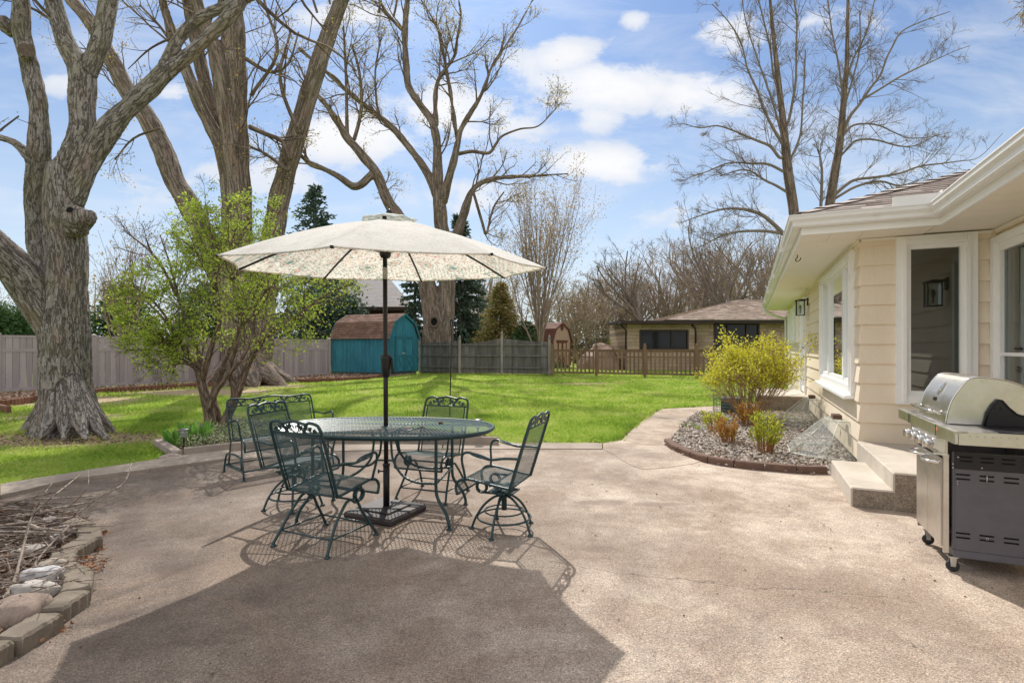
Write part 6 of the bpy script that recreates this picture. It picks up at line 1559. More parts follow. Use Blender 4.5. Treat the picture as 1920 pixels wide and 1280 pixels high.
# ---- bare trees behind the stone house and the far wood
def spread_tree(label, px, Y, hgt, lean, seed, n=9, lv=3, mat=None, grp='bare trees behind the stone house', wide=.9):
    base = D(px, 690, Y); base[2] = -.03; th = thing('bare_tree', label, 'tree', base, group=grp); rnd = random.Random(seed); tips = []
    b = MB(rest=True); top = base+V(lean*.3, 0, hgt*.32); b.tube(catmull([base, base+V(lean*.1,0,hgt*.16), top], 3), np.linspace(hgt*.026, hgt*.019, 7), 8); b.build('trunk', m_bark_far, th)
    b = MB(rest=True); prm = dict(up=.35, n=[0,4,5,5], ang=(22,55), rmin=.010, rmax=.1)
    for i in range(n):
        a = rnd.uniform(0, 2*np.pi); tl_ = rnd.uniform(.15, wide); d = nrm(V(math.cos(a)*tl_+lean*.1, math.sin(a)*tl_, 1)); grow(b, base+(top-base)*rnd.uniform(.55,1), d, hgt*rnd.uniform(.42,.68), hgt*.011, lv, prm, rnd, tips, .24)
    b.build('branch', mat or m_bark_dark, th)
    b = MB(); rng = np.random.default_rng(seed); buds(b, tips, rng, 1, .15, .09, .5, .5); b.build('flower_buds', m_tan_bud, th); return th
spread_tree('wide bare tree leaning left behind the low end of the stone house', 1215, 40, 11.0, -2.2, 51, 9, 3)
spread_tree('bare tree with dense tan twigs behind the middle of the stone house', 1300, 44, 11.5, .5, 52, 10, 3, m_twig)
spread_tree('bare tree with dark twisting limbs behind the ranch house eave', 1375, 41, 11.5, -1.5, 53, 10, 3)
spread_tree('bare tree whose trunk rises behind the stone house roof and ranch eave', 1440, 46, 13, 1.0, 54, 10, 3, m_twig)
spread_tree('small bare tree with pale tan twigs between the young maple and tarp heap', 1078, 46, 7.5, .3, 55, 9, 3, m_twig, wide=.7)
spread_tree('tall slim bare tree in the gap right of the dark spruce', 905, 50, 10.5, .2, 56, 8, 2, m_twig, wide=.45)
for i_, (px_, Y_, h_, ln_, lab_) in enumerate(((1100,52,9,.3,'tan twigged tree filling the gap left of the tarp heap'),(1150,56,9.5,-.4,'thin tan tree directly behind the tarp heap'),(1250,54,12.5,.4,'tall brown twigged tree behind the flat roofed end of the stone house'),(1340,52,12.5,-.6,'brown twigged tree above the middle of the stone house roof'),(1410,57,14,.2,'tall brown twigged tree just left of the ranch eave'),(1190,60,10,.0,'pale twigged tree behind the left corner of the stone house'))):
    spread_tree(lab_, px_, Y_, h_, ln_, 80+i_, 13, 3, m_twig)
wb = MB(rest=False); rnd = random.Random(77); rng = np.random.default_rng(77); tips = []; prm = dict(up=.6, n=[0,3,4,4], ang=(18,45), rmin=.016, rmax=.1)
for i in range(84):
    px = rnd.uniform(860, 1640) if i < 70 else rnd.uniform(-60, 760); Y = rnd.uniform(56, 82); base = D(px, 690, Y); base[2] = 0; h_ = rnd.uniform(7.5, 12.5)*Y/68
    tp = base+V(rnd.gauss(0,.4),0,h_*.8); wb.tube([base, base+ZZ*h_*.4, tp], [.16,.11,.04], 5, False)
    for k in range(9): grow(wb, base+(tp-base)*rnd.uniform(.25,.95), nrm(V(rnd.gauss(0,.6),rnd.gauss(0,.6),.8)), h_*rnd.uniform(.18,.36), .05, 2, prm, rnd, tips, .2)
wb.build('distant_woods', m_twig, kind='stuff')
b = MB(); buds(b, tips, rng, 3, .6, .17, .5, .9); b.build('distant_woods_foliage', leafmat('far_twig_haze', [(.26,.19,.13),(.38,.29,.19),(.46,.38,.24),(.26,.27,.14)], .3, .9), kind='stuff')
b = MB()      # low evergreen and brush understorey of the wood
n = 32000; px = rng.uniform(840, 1660, n); Y = rng.uniform(52, 62, n); z = rng.beta(1.2, 2.6, n)*(4.6+1.5*np.sin(px*.03)+1.2*np.sin(px*.011+2))
b.leaves(np.stack([(px-960)/F*Y, Y, z], 1), .42*rng.uniform(.5,1.3,n), rng, .45); b.build('wood_undergrowth', leafmat('brush', [(.08,.09,.045),(.19,.16,.10),(.30,.23,.15),(.15,.18,.08)], .2, .9), kind='stuff')
# a budding bough reaching in from a tree outside the picture, upper right
ob = thing('budding_bough', 'budding bough tip hanging into the top right corner', 'branch', (7.6, 8.6, 7.2))
b = MB(rest=True); rnd = random.Random(5); tips = []; q0 = D(1990,-60,9.0)
prm = dict(up=-.3, n=[0,4,5,5], ang=(20,50), rmin=.004, rmax=.02)
for k in range(6): grow(b, q0, D(rnd.uniform(1855,1935), rnd.uniform(-10,60), 9.0)-q0, 1.0, .018, 2, prm, rnd, tips, .15)
b.build('twig', m_bark_dark, ob); b = MB(); buds(b, tips, np.random.default_rng(9), 2, .03, .03, .5); b.build('leaves', m_bud, ob)  # the part called leaves holds the bough's loose leaf buds
# ================================================================== leafy shrub behind the bench
m_shrub_bark = barkmat('shrub_bark', (.08,.058,.045), (.23,.165,.125), (.40,.30,.235), .2, 26, .8)
m_leaf = leafmat('fresh_leaves', [(.19,.29,.03),(.34,.46,.055),(.49,.59,.09),(.64,.69,.17)], .5, .5)
YS = 8.7; base = P(405, 806)
sh = thing('leafy_shrub', 'tall multi stemmed shrub in fresh green leaf behind the glider bench', 'shrub', (base[0], YS, -.03))
def S_(pts, n=4):
    a, r = limbpts(pts, YS, .8); return catmull(a, n), np.maximum(.004, catmull(np.stack([r, r, r], 1), n)[:, 0])
stems = [S_([(396,816,30),(394,790,27),(390,765,25),(384,740,24),(378,715,22),(372,692,20),(362,676,15,-.05),(345,650,11,-.1),(325,622,8,-.2),(300,590,6,-.3),(270,560,4,-.4)]),
  S_([(374,700,18),(376,680,15,.1),(366,640,11,.2),(350,600,9,.3),(335,560,7,.4),(320,500,5,.5),(300,440,3,.6)]),
  S_([(378,715,17),(388,680,14,-.1),(400,640,12,-.2),(412,600,10,-.25),(408,555,8,-.3),(402,500,6,-.35),(395,440,5,-.4),(385,380,3,-.4)]),
  S_([(418,815,26),(424,785,24,.1),(438,755,21,.15),(452,720,18,.2),(462,690,16,.2),(478,660,14,.25),(500,630,12,.3),(530,608,10,.3),(562,590,8,.3),(600,560,6,.3),(650,535,3,.3)]),
  S_([(430,770,20,-.1),(440,735,17,-.2),(430,690,15,-.3),(442,650,12,-.35),(450,600,10,-.4),(440,540,8,-.5),(430,480,6,-.5),(445,420,4,-.5)]),
  S_([(404,812,22,.1),(408,780,19,.2),(400,740,16,.3),(420,690,14,.4),(440,640,12,.5),(470,580,9,.6),(490,520,6,.7),(505,460,4,.7),(520,420,3,.7)]),
  S_([(392,770,13,-.2),(405,735,12,-.3),(430,700,11,-.4),(455,670,9,-.5),(475,620,8,-.5),(480,570,6,-.5),(520,520,4,-.5)])]
rnd = random.Random(3); tips = []; b = MB(rest=True); prm = dict(up=.3, n=[0,4,5,5], ang=(25,65), rmin=.0022, rmax=.012)
for a, r in stems: b.tube(a, r, 9); b.build
for i, (a, r) in enumerate(stems):
    k0 = int(len(a)*.38); sprout(b, a[k0:], r[k0:], prm, rnd, tips, 15, (.5, 1.25), .08, 2)
for (x0,y0,x1,y1) in ((372,692,235,655),(372,680,230,600),(345,650,225,520),(378,700,300,690),(335,560,230,430),(408,555,330,440)):
    a, r = S_([(x0,y0,8),((x0+x1)/2+8,(y0+y1)/2-14,6,-.2),(x1,y1,2,-.3)]); b.tube(a, r, 5); sprout(b, a, r, prm, rnd, tips, 9, (.3,.7), .25, 2)
b.build('stem', m_shrub_bark, sh)
T = np.array([q[0] for q in tips]); rng = np.random.default_rng(12)
def keep_shape(Pt):
    px = 960+F*Pt[:,0]/Pt[:,1]; py = HZ-F*(Pt[:,2]-H)/Pt[:,1]
    e = np.minimum(((px-430)/235)**2+((py-590)/125)**2, np.minimum(((px-450)/125)**2+((py-440)/112)**2, ((px-590)/110)**2+((py-570)/60)**2))
    return e < .75+rng.random(len(Pt))*.5
T = T[keep_shape(T)]
T = T[rng.random(len(T)) < .72]
Pp = np.repeat(T, 5, 0)+rng.normal(0, .055, (len(T)*5, 3)); b = MB(); b.leaves(Pp, .046*rng.uniform(.5,1.45,len(Pp)), rng, .55, up=.25); b.build('leaves', m_leaf, sh)
print('shrub tips', len(T))

# ================================================================== bed under the shrub
m_soil = simple('dark_soil', (.13,.09,.066), .98, var=.45, scale=22, bump=.7, bscale=60)
b = MB(); b.slab(bushbed, -.1, -.004); b.build('shrub_bed_soil', m_soil, kind='structure')
b = MB(); chips(b, bushbed, 5000, .035, 8, 0.0); b.build('leaf_litter', leafmat('bed_litter', [(.10,.05,.03),(.20,.11,.07),(.32,.21,.14)], 0, .9), kind='stuff')
gc = G((330,846),(430,836),(520,826),(520,800),(430,795),(375,810),(345,830)); rng = np.random.default_rng(8)
n = 9000; a = np.array(gc); x = rng.uniform(a[:,0].min(), a[:,0].max(), n); y = rng.uniform(a[:,1].min(), a[:,1].max(), n); k = inside(a, x, y); x, y = x[k], y[k]
b = MB(); b.leaves(np.stack([x, y, rng.uniform(.02,.16,len(x))], 1), .032*rng.uniform(.6,1.3,len(x)), rng, .6, up=.6)
b.build('variegated_groundcover', leafmat('variegated', [(.07,.14,.03),(.18,.25,.08),(.55,.58,.36),(.72,.72,.55)], .35, .6, 5), kind='stuff')
m_blade = leafmat('tulip_leaves', [(.09,.24,.04),(.16,.36,.06),(.26,.46,.10)], .35, .45)
def tuft(label, name, c, n, hgt, spread, wid, seed, mat, cat='plant', group=None, tilt=.5):
    th = thing(name, label, cat, (c[0], c[1], 0), group=group); rng = random.Random(seed); b = MB()
    for i in range(n):
        a = rng.uniform(0, 2*np.pi); rr = spread*math.sqrt(rng.random()); o = V(c[0]+rr*math.cos(a), c[1]+rr*math.sin(a), -.01); d = V(math.cos(a), math.sin(a), 0)*rng.uniform(.1, tilt); h_ = hgt*rng.uniform(.6,1.1); s_ = nrm(V(-math.sin(a+rng.uniform(-.7,.7)), math.cos(a), 0))
        vs = []
        for t_, w_ in ((0,.35),(.3,.9),(.6,1),(.85,.55),(1,.03)):
            c_ = o+ZZ*h_*(t_-.25*t_*t_*np.linalg.norm(d)*2)+d*h_*t_**1.7; vs += [c_-s_*wid*w_/2, c_+s_*wid*w_/2]
        b.add(vs, [(2*j, 2*j+1, 2*j+3, 2*j+2) for j in range(4)], True)
    b.build('leaves', mat, th); return th
tuft('broad tulip leaves left of the solar light', 'tulip_plant', P(333,834), 22, .32, .18, .085, 1, m_blade, group='spring bulbs in the shrub bed')
tuft('broad tulip leaves rising behind the solar light', 'tulip_plant', P(366,828), 26, .36, .18, .09, 2, m_blade, group='spring bulbs in the shrub bed')
m_lily = leafmat('lily_shoots', [(.10,.24,.02),(.20,.36,.04),(.30,.45,.08)], .45, .5)
tuft('clump of daylily shoots beyond the table, just right of the umbrella pole', 'daylily', P(757,793), 60, .25, .32, .022, 3, m_lily, tilt=.45)
def solar(label, px, py, Y, k=1.0):
    c = D(px, py, Y); c[2] = 0; th = thing('solar_light', label, 'garden light', c, group='solar path lights'); zt = D(px, py, Y)[2]
    b = MB(); b.lathe([(.011,-.05),(.011,zt-.135),(.03,zt-.125),(.03,zt-.118),(.0,zt-.118)], c, 10); b.build('stake', m_black, th)
    b = MB(); b.lathe([(.035,zt-.118),(.046,zt-.10),(.048,zt-.03),(.044,zt-.02)], c, 16); b.build('lens', m_lens, th)
    b = MB(); b.lathe([(.066,zt-.028),(.069,zt-.018),(.05,zt-.004),(.02,zt),(.0,zt)], c, 18); b.build('cap', m_capm, th)
t = NT('ribbed_lens'); gl = t.n('ShaderNodeBsdfGlossy', inp={'Roughness': .08}); df = t.n('ShaderNodeBsdfTranslucent', inp={0: (.75,.78,.76,1)}); mx = t.n('ShaderNodeMixShader', inp={0: .25}); t.l(df.outputs[0], mx.inputs[1]); t.l(gl.outputs[0], mx.inputs[2]); t.l(mx.outputs[0], t.out.inputs['Surface']); m_lens = t.m
m_capm = simple('solar_cap', (.16,.15,.15), .4, .6, var=.2)
solar('solar stake light with clear lens among the tulip leaves', 345, 803, 7.3); solar('solar stake light at the lawn edge right of the table', 896, 785, 7.75); solar('solar stake light half hidden behind the nearest chair back', 533, 783, 7.4) if False else None
hk = thing('shepherd_hook', 'thin black shepherd hook pole standing on the lawn behind the far chair', 'garden hook', P(843,782))
hp = P(843,782); Yh = hp[1]; b = MB(); b.tube([hp-ZZ*.1, D(847,612,Yh)], .011, 6); b.tube(catmull([D(847,614,Yh), D(848.5,604,Yh), D(846.5,598,Yh), D(844.5,603,Yh), D(844.5,610,Yh), D(843,613,Yh)], 5), .011, 6); b.build('pole', m_black, hk)
# edging bricks at the bed corner, a few stones and the brick edges
m_paver = simple('grey_pavers', (.40,.33,.29), .95, var=.3, scale=12, bump=.5, bscale=80, island=.2)
m_block = simple('mossy_blocks', (.21,.175,.14), .97, var=.35, scale=9, bump=.7, bscale=70, dirt=(6,(.19,.16,.11),.5))
pl0, pl1 = P(296,826,.06), P(333,849,.06); n = 5; dd_ = nrm(pl1-pl0)
for i in range(n):
    b = MB(); c = pl0+(pl1-pl0)*(i+.5)/n; b.box(c-ZZ*.02, (np.linalg.norm(pl1-pl0)/n-.006, .11, .10), dd_, V(-dd_[1],dd_[0],0), bev=.008)
    solo(b, 'paver_brick', m_paver, 'small grey paver, one of five edging the left end of the shrub bed', 'brick', 'pavers edging the shrub bed')
for i, (px, py, s_) in enumerate(((322,856,.20),(308,858,.13),(338,862,.11))):
    b = MB(); b.blob(P(px,py,.02), (s_,s_*.7,s_*.45), i+20); solo(b, 'edging_stone', m_paver, ('largest rounded stone below the pavers at the shrub bed corner','small stone on the left at the shrub bed corner','small stone on the right at the shrub bed corner, by the border')[i], 'stone', 'stones at the shrub bed corner')
b = MB(); e_ = G((345,856),(430,846),(520,837),(625,831.5),(700,831),(760,831),(935,834)); bb = [np.append(q, .05) for q in e_]
for a_, c_ in zip(bb[:-1], bb[1:]): b.bar(a_, c_, .06, .13, bev=.008)
solo(b, 'bed_curb', m_border, 'low dark concrete curb along the front of the shrub bed', 'curb')
# terracotta edging of the mulch strip (ribbed scallops)
m_terra = simple('terracotta_edging', (.20,.095,.06), .9, var=.3, scale=6, island=.25, bump=.3)
b = MB()
for a_, c_ in zip(mulch_front[:-1], mulch_front[1:]):
    d_ = V(*(c_-a_),0); L = np.linalg.norm(d_); d_ /= L; k = max(1, int(L/.11))
    for j in range(k): b.box(V(*a_,0)+d_*(j+.5)/k*L+ZZ*.045, (L/k-.008,.07,.19), d_, V(-d_[1],d_[0],0), bev=.012)
solo(b, 'bed_edging', m_terra, 'long row of red brown scalloped edging along the mulch strip', 'edging')
b = MB(); a_, c_ = P(-30,762), P(17,774); d_ = nrm(c_-a_)
for j in range(8): b.box(a_+(c_-a_)*(j+.5)/8+ZZ*.05, (np.linalg.norm(c_-a_)/8-.006,.08,.18), d_, V(-d_[1],d_[0],0), bev=.012)
solo(b, 'bed_edging', m_terra, 'short corner of red brown edging at the far left beside the maple', 'edging')

# ================================================================== stone bed by the house
Bp = brickline+[A0[:2]+e1[:2]*1.3, C0[:2]+e2[:2]*.05, C0[:2]+e1[:2]*6.2]+walk_r[::-1]
b = MB(); b.slab(Bp, -.1, -.003); b.build('rock_bed_soil', m_soil, kind='structure')
m_rock = simple('river_rock', (.66,.58,.51), .85, var=.2, scale=3, island=.65)
rng = np.random.default_rng(6); b = MB(); a = np.array(Bp); n = 14000; x = rng.uniform(a[:,0].min(), a[:,0].max(), n); y = rng.uniform(a[:,1].min(), a[:,1].max(), n); k = inside(a, x, y); x, y = x[k], y[k]; n = len(x)
s_ = rng.uniform(.014,.034,n); an = rng.uniform(0,2*np.pi,n)
oc = np.array([(1,0,0),(.3,.8,.1),(-.9,.4,0),(-.6,-.7,.1),(.5,-.8,0),(.1,.1,.75),(0,0,-.6)]); v_ = oc[None]*s_[:,None,None]*rng.uniform(.7,1.3,(n,7,3))
c_, sn = np.cos(an)[:,None], np.sin(an)[:,None]; v_ = np.stack([v_[...,0]*c_-v_[...,1]*sn, v_[...,0]*sn+v_[...,1]*c_, v_[...,2]], -1)+np.stack([x,y,rng.uniform(0,.03,n)],1)[:,None]
fc = np.array([(0,1,5),(1,2,5),(2,3,5),(3,4,5),(4,0,5)]); fs = (fc[None]+np.arange(n)[:,None,None]*7).reshape(-1,3); b.add(v_.reshape(-1,3), fs, False); b.build('river_rock_mulch', m_rock, kind='stuff')
b = MB(); chips(b, Bp, 5200, .035, 18, .02); b.build('rock_bed_leaves', leafmat('rock_bed_litter', [(.12,.07,.045),(.28,.18,.11),(.45,.33,.22)], 0, .9), kind='stuff')
m_redbrick = simple('red_brown_edging', (.165,.10,.075), .9, var=.3, scale=10, bump=.5, bscale=70, island=.15)
bl = catmull([np.append(q, 0) for q in brickline], 10); dist = np.concatenate([[0], np.cumsum(np.linalg.norm(np.diff(bl,axis=0),axis=1))]); nb_ = 8
for i in range(nb_):
    t0, t1 = dist[-1]*i/nb_+.007, dist[-1]*(i+1)/nb_-.007; q = [np.array([np.interp(t_, dist, bl[:,k_]) for k_ in range(3)]) for t_ in np.linspace(t0,t1,5)]
    b = MB()
    tops = []
    for j, p_ in enumerate(q):
        d_ = nrm((q[min(j+1,4)]-q[max(j-1,0)])); nn = V(-d_[1], d_[0], 0); tops.append((p_+nn*.0, p_+nn*.11))
    sec = [(0,-.03),(0,.065),(.012,.08),(.095,.08),(.108,.065),(.108,-.03)]; vs = []
    for j, p_ in enumerate(q):
        nn = nrm(tops[j][1]-tops[j][0]); vs += [p_+nn*o_+ZZ*z_ for o_, z_ in sec]
    m_ = len(sec); fs = [(j*m_+k_, j*m_+k_+1, (j+1)*m_+k_+1, (j+1)*m_+k_) for j in range(4) for k_ in range(m_-1)]+[tuple(range(m_))[::-1], tuple(range(4*m_,5*m_))]
    b.add(vs, fs, False)
    solo(b, 'edging_block', m_redbrick, 'red brown curved edging block, one of eight rimming the rock bed', 'edging block', 'curved blocks rimming the rock bed')
# yellow green bush
m_forsy = leafmat('yellow_green_leaves', [(.36,.36,.02),(.55,.54,.035),(.68,.65,.06),(.74,.70,.15)], .45, .55)
m_tanstem = simple('tan_stems', (.40,.27,.17), .9, var=.3, scale=5)
def bush(label, c, nst, hgt, spread, seed, leafm, per, lsize, zmin=.42, stemm=None, sig=.05):
    th = thing('flowering_bush', label, 'bush', c); rnd = random.Random(seed); tips = []; b = MB(rest=True); prm = dict(up=.35, n=[0,4,4,4], ang=(18,48), rmin=.0028, rmax=.01)
    for i in range(nst):
        a = rnd.uniform(0,2*np.pi); r = rnd.uniform(.02,.16); d = V(math.cos(a)*rnd.uniform(0,spread), math.sin(a)*rnd.uniform(0,spread), 1); grow(b, c+V(math.cos(a)*r, math.sin(a)*r, -.02), d, hgt*rnd.uniform(.6,1.0), .009, 2, prm, rnd, tips, .15)
    b.build('stem', stemm or m_tanstem, th); T = np.array([q[0] for q in tips]); T = T[T[:,2] > hgt*zmin]; rng = np.random.default_rng(seed); Pp = np.repeat(T, per, 0)+rng.normal(0, sig, (len(T)*per, 3)); b = MB(); b.leaves(Pp, lsize*rng.uniform(.6,1.3,len(Pp)), rng, .55, up=.5); b.build('leaves', leafm, th); return th
bush('round bush in yellow green spring leaf before the side door stoop', V(4.56,10.3,0), 62, 1.45, .86, 9, m_forsy, 5, .050, .46)
m_peony = leafmat('peony_shoots', [(.26,.34,.03),(.44,.50,.06),(.56,.56,.10)], .4, .5); m_redstem = simple('red_shoots', (.36,.17,.06), .8, var=.4, scale=9)
def shoots(label, px, py, n, hgt, spread, seed, red=.5):
    c = P(px, py); th = thing('peony_plant', label, 'plant', (c[0],c[1],0), group='sprouting perennials in the rock bed'); rnd = random.Random(seed); rng = np.random.default_rng(seed); b = MB(); b2 = MB(); pts = []; dr = []
    for i in range(n):
        a = rnd.uniform(0,2*np.pi); r = spread*.35*math.sqrt(rnd.random()); h_ = hgt*rnd.uniform(.55,1.05); o = V(c[0]+r*math.cos(a), c[1]+r*math.sin(a), -.01); d = V(math.cos(a),math.sin(a),0)*spread*.55*rnd.random()
        q = catmull([o, o+d*.35+ZZ*h_*.5, o+d+ZZ*h_], 3); b.tube(q, np.linspace(.006,.004,len(q)), 4, False)
        for k in range(16): t_ = rnd.uniform(.42,1.06); pts.append(o+d*t_+ZZ*h_*t_); dr.append(V(rnd.gauss(0,.8)+d[0],rnd.gauss(0,.8)+d[1],1.0))
    b.build('stem', m_redstem, th); b2.leaves(np.array(pts), .065*rng.uniform(.6,1.4,len(pts)), rng, .36, dirs=np.array(dr)); b2.build('leaves', m_peony if seed != 4 else m_rusty, th)
m_rusty = leafmat('rusty_shoots', [(.34,.16,.05),(.46,.24,.07),(.48,.42,.09)], .3, .6)
shoots('tallest yellow green peony clump at the front of the rock bed', 1433, 850, 36, .52, .30, 1); shoots('rusty red shoots left of the tall peony clump', 1365, 832, 30, .34, .30, 4); shoots('leafy green perennial behind the rusty shoots', 1338, 806, 22, .28, .30, 3); shoots('rusty and green shoots between the bush and the peony clump', 1405, 800, 36, .40, .42, 4)
tuft('low spreading green sprouts at the walkway edge of the rock bed', 'groundcover_plant', P(1302,800), 60, .08, .30, .03, 5, m_lily, group='sprouting perennials in the rock bed', tilt=1.4)
# grey wire wrapped box behind the bush
bx = thing('compost_box', 'dark grey box wrapped in green wire at the left foot of the yellow bush', 'box', P(1372,768))
c = D(1371,757,11.3); c[2] = .16; b = MB(); b.box(c, (.40,.40,.34), e1, e2, bev=.02); b.build('body', simple('slate_grey', (.10,.11,.12), .8, var=.4, scale=8, bump=.4), bx)
b = MB(); m_gw = simple('green_wire', (.02,.13,.09), .5)
for k in range(6): b.tube([c+V(math.cos(a)*.36, math.sin(a)*.36, -.13+k*.06) for a in np.linspace(0,6.28,20,endpoint=False)], .004, 4, closed=True)
for a in np.linspace(0,6.28,20,endpoint=False): b.tube([c+V(math.cos(a)*.36, math.sin(a)*.36,-.16), c+V(math.cos(a)*.36, math.sin(a)*.36,.19)], .004, 4)
b.build('wire_cage', m_gw, bx)
# clear window well covers with a brick on each
t = NT('clear_plastic'); tr = t.n('ShaderNodeBsdfTransparent', inp={'Color': (.96,.98,.97,1)}); gl = t.n('ShaderNodeBsdfGlossy', inp={'Roughness': .06, 'Color': (1,1,1,1)}); dfu = t.n('ShaderNodeBsdfDiffuse', inp={'Color': (.8,.83,.8,1)}); mx = t.n('ShaderNodeMixShader', inp={0: .16}); t.l(tr.outputs[0], mx.inputs[1]); t.l(dfu.outputs[0], mx.inputs[2]); mx2 = t.n('ShaderNodeMixShader', inp={0: .07}); t.l(mx.outputs[0], mx2.inputs[1]); t.l(gl.outputs[0], mx2.inputs[2]); t.l(mx2.outputs[0], t.out.inputs['Surface']); m_plastic = t.m
m_pedge = simple('plastic_flange', (.70,.73,.69), .35, var=.05, transl=.3)
def well(label, t0, t1, out, hgt, blabel):
    O = C0+e1*t0-e2*.02; L = t1-t0; th = thing('window_well_cover', label, 'window well cover', O, group='clear window well covers'); q = lambda x, o, z: O+e1*x-e2*o+ZZ*z
    k_ = .30
    base_ = [q(0,0,.03), q(-.02,out*.45,.03), q(L*.2,out,.03), q(L*.8,out,.03), q(L+.02,out*.45,.03), q(L,0,.03)]
    top_ = [q(L*.22,0,hgt), q(L*.22,out*.18,hgt), q(L*.34,out*.34,hgt), q(L*.66,out*.34,hgt), q(L*.78,out*.18,hgt), q(L*.78,0,hgt)]
    b = MB()
    for i in range(5): b.quad(base_[i], base_[i+1], top_[i+1], top_[i])
    b.poly(top_); b.build('shell', m_plastic, th)
    b = MB(); b.tube(base_, .012, 6); b.tube(top_, .006, 5)
    for i in range(6): b.tube([base_[i], top_[i]], .005, 5)
    b.build('flange', m_pedge, th)
    c = q(L*.5, out*.16, hgt+.032); b = MB(); b.box(c, (.20,.10,.058), e1, e2, bev=.005); solo(b, 'brick', m_redbrick, blabel, 'brick', 'bricks holding down the well covers')
well('nearest clear plastic window well cover, by the steps and house corner', .35, 1.45, .66, .46, 'red brick on top of the nearest clear well cover')
well('farther clear plastic window well cover, just before the door stoop', 3.35, 4.45, .66, .46, 'tan brick on top of the farther clear well cover')

# ================================================================== twig filled bed, front left
m_log = barkmat('dead_sticks', (.11,.08,.065), (.29,.23,.19), (.52,.46,.41), .3, 30, .6)
bedL = G((-60,940),(60,952),(150,975),(170,1000),(125,1030),(115,1052),(150,1072),(140,1108),(92,1150),(0,1198),(-120,1250),(-300,1300)); bedL = bedL+[V(-6.0,3.2), V(-5.6,4.6)]
b = MB(); b.slab(bedL, -.1, .018); b.build('twig_bed_soil', m_soil, kind='structure')
b = MB(); chips(b, bedL, 26000, .032, 18, .02, .5); b.build('dry_leaf_litter', leafmat('dry_litter', [(.08,.055,.05),(.24,.14,.095),(.42,.28,.19),(.60,.48,.37)], 0, .9), kind='stuff')
rng = np.random.default_rng(4); b = MB(rest=True); a = np.array(bedL); n = 900; nfine = 0
for i in range(n):
    x, y = rng.uniform(-3.9,-2.2), rng.uniform(2.7,5.0)
    if not inside(a, np.array([x]), np.array([y]))[0]: continue
    an = rng.uniform(0,np.pi); L = rng.uniform(.12,.5); d = V(math.cos(an),math.sin(an),rng.normal(0,.12)); s_ = V(-d[1],d[0],0)*rng.normal(0,.06)
    p_ = V(x,y,rng.uniform(.03,.14)); b.tube([p_-d*L/2, p_+s_*L, p_+d*L/2], [rng.uniform(.002,.005)]*2+[.002], 4, False, off=i*.7)
b.build('fine_twigs', m_log, kind='stuff')
SG = 'dead branches heaped in the front left bed'
def stick(pts, r0, r1, label, grp=SG, fork=None):
    b = MB(rest=True); c = catmull(pts, 5); b.tube(c, np.linspace(r0, r1, len(c)), 7, True, off=rng.uniform(0,9))
    if fork:
        for f_ in fork: c = catmull(f_, 5); b.tube(c, np.linspace(r1*1.1, r1*.5, len(c)), 5)
    solo(b, 'dead_branch', m_log, label, 'branch', grp)
stick([P(60,990,.12),P(130,972,.14),P(188,930,.30),P(232,905,.34),P(247,868,.42)], .006, .003, 'long thin bare branch arching out over the patio from the twig bed')
stick([P(10,1120,.08),P(28,1085,.12),P(45,1020,.20),P(62,965,.28),P(100,930,.40),P(150,890,.45)], .010, .004, 'pale forked branch standing up from the twig bed', SG, [[P(62,965,.28),P(80,930,.38),P(98,905,.42)]])
stick([P(100,960,.16),P(130,948,.22),P(155,925,.3),P(166,905,.36),P(165,880,.4)], .004, .002, 'shorter thin twig curving above the patio beside the long one')
stick([P(72,1075,.05),P(66,1058,.09),P(78,1040,.12),P(105,1010,.16),P(130,985,.2)], .010, .006, 'dark hooked branch lying across the rocks of the twig bed', SG, [[P(105,1010,.16),P(120,1000,.12),P(122,990,.1)]])
stick([P(-30,955,.07),P(20,943,.09),P(53,945,.09)], .024, .021, 'thick short pale log at the back of the twig bed')
stick([P(0,996,.06),P(10,1025,.06),P(30,1040,.05),P(48,1060,.05)], .022, .016, 'thick lichen spotted stick lying among dry leaves, left edge')
stick([P(10,970,.10),P(60,985,.13),P(90,1002,.12),P(102,1016,.1)], .014, .010, 'grey bent stick reaching toward the notch of the edging')
stick([P(36,965,.14),P(42,972,.13),P(45,975,.1)], .018, .016, 'stubby pale upright stick end in the heap')
for i in range(90):
    x, y = rng.uniform(-3.75,-2.5), rng.uniform(3.5,4.75)
    if not inside(a, np.array([x]), np.array([y]))[0]: continue
    an = rng.normal(.25,.55); L = rng.uniform(.35,1.0); d = V(math.cos(an),math.sin(an),rng.normal(0,.07)); s_ = V(-d[1],d[0],0)*rng.normal(0,.08); p_ = V(x-.25,y,rng.uniform(.05,.22)); r_ = rng.uniform(.004,.013)
    stick([p_-d*L/2, p_-d*L*.2+s_*L*.6, p_+d*L*.2+s_*L*.5, p_+d*L/2], r_, r_*.6, 'plain grey brown dead branch lying in the twig heap')
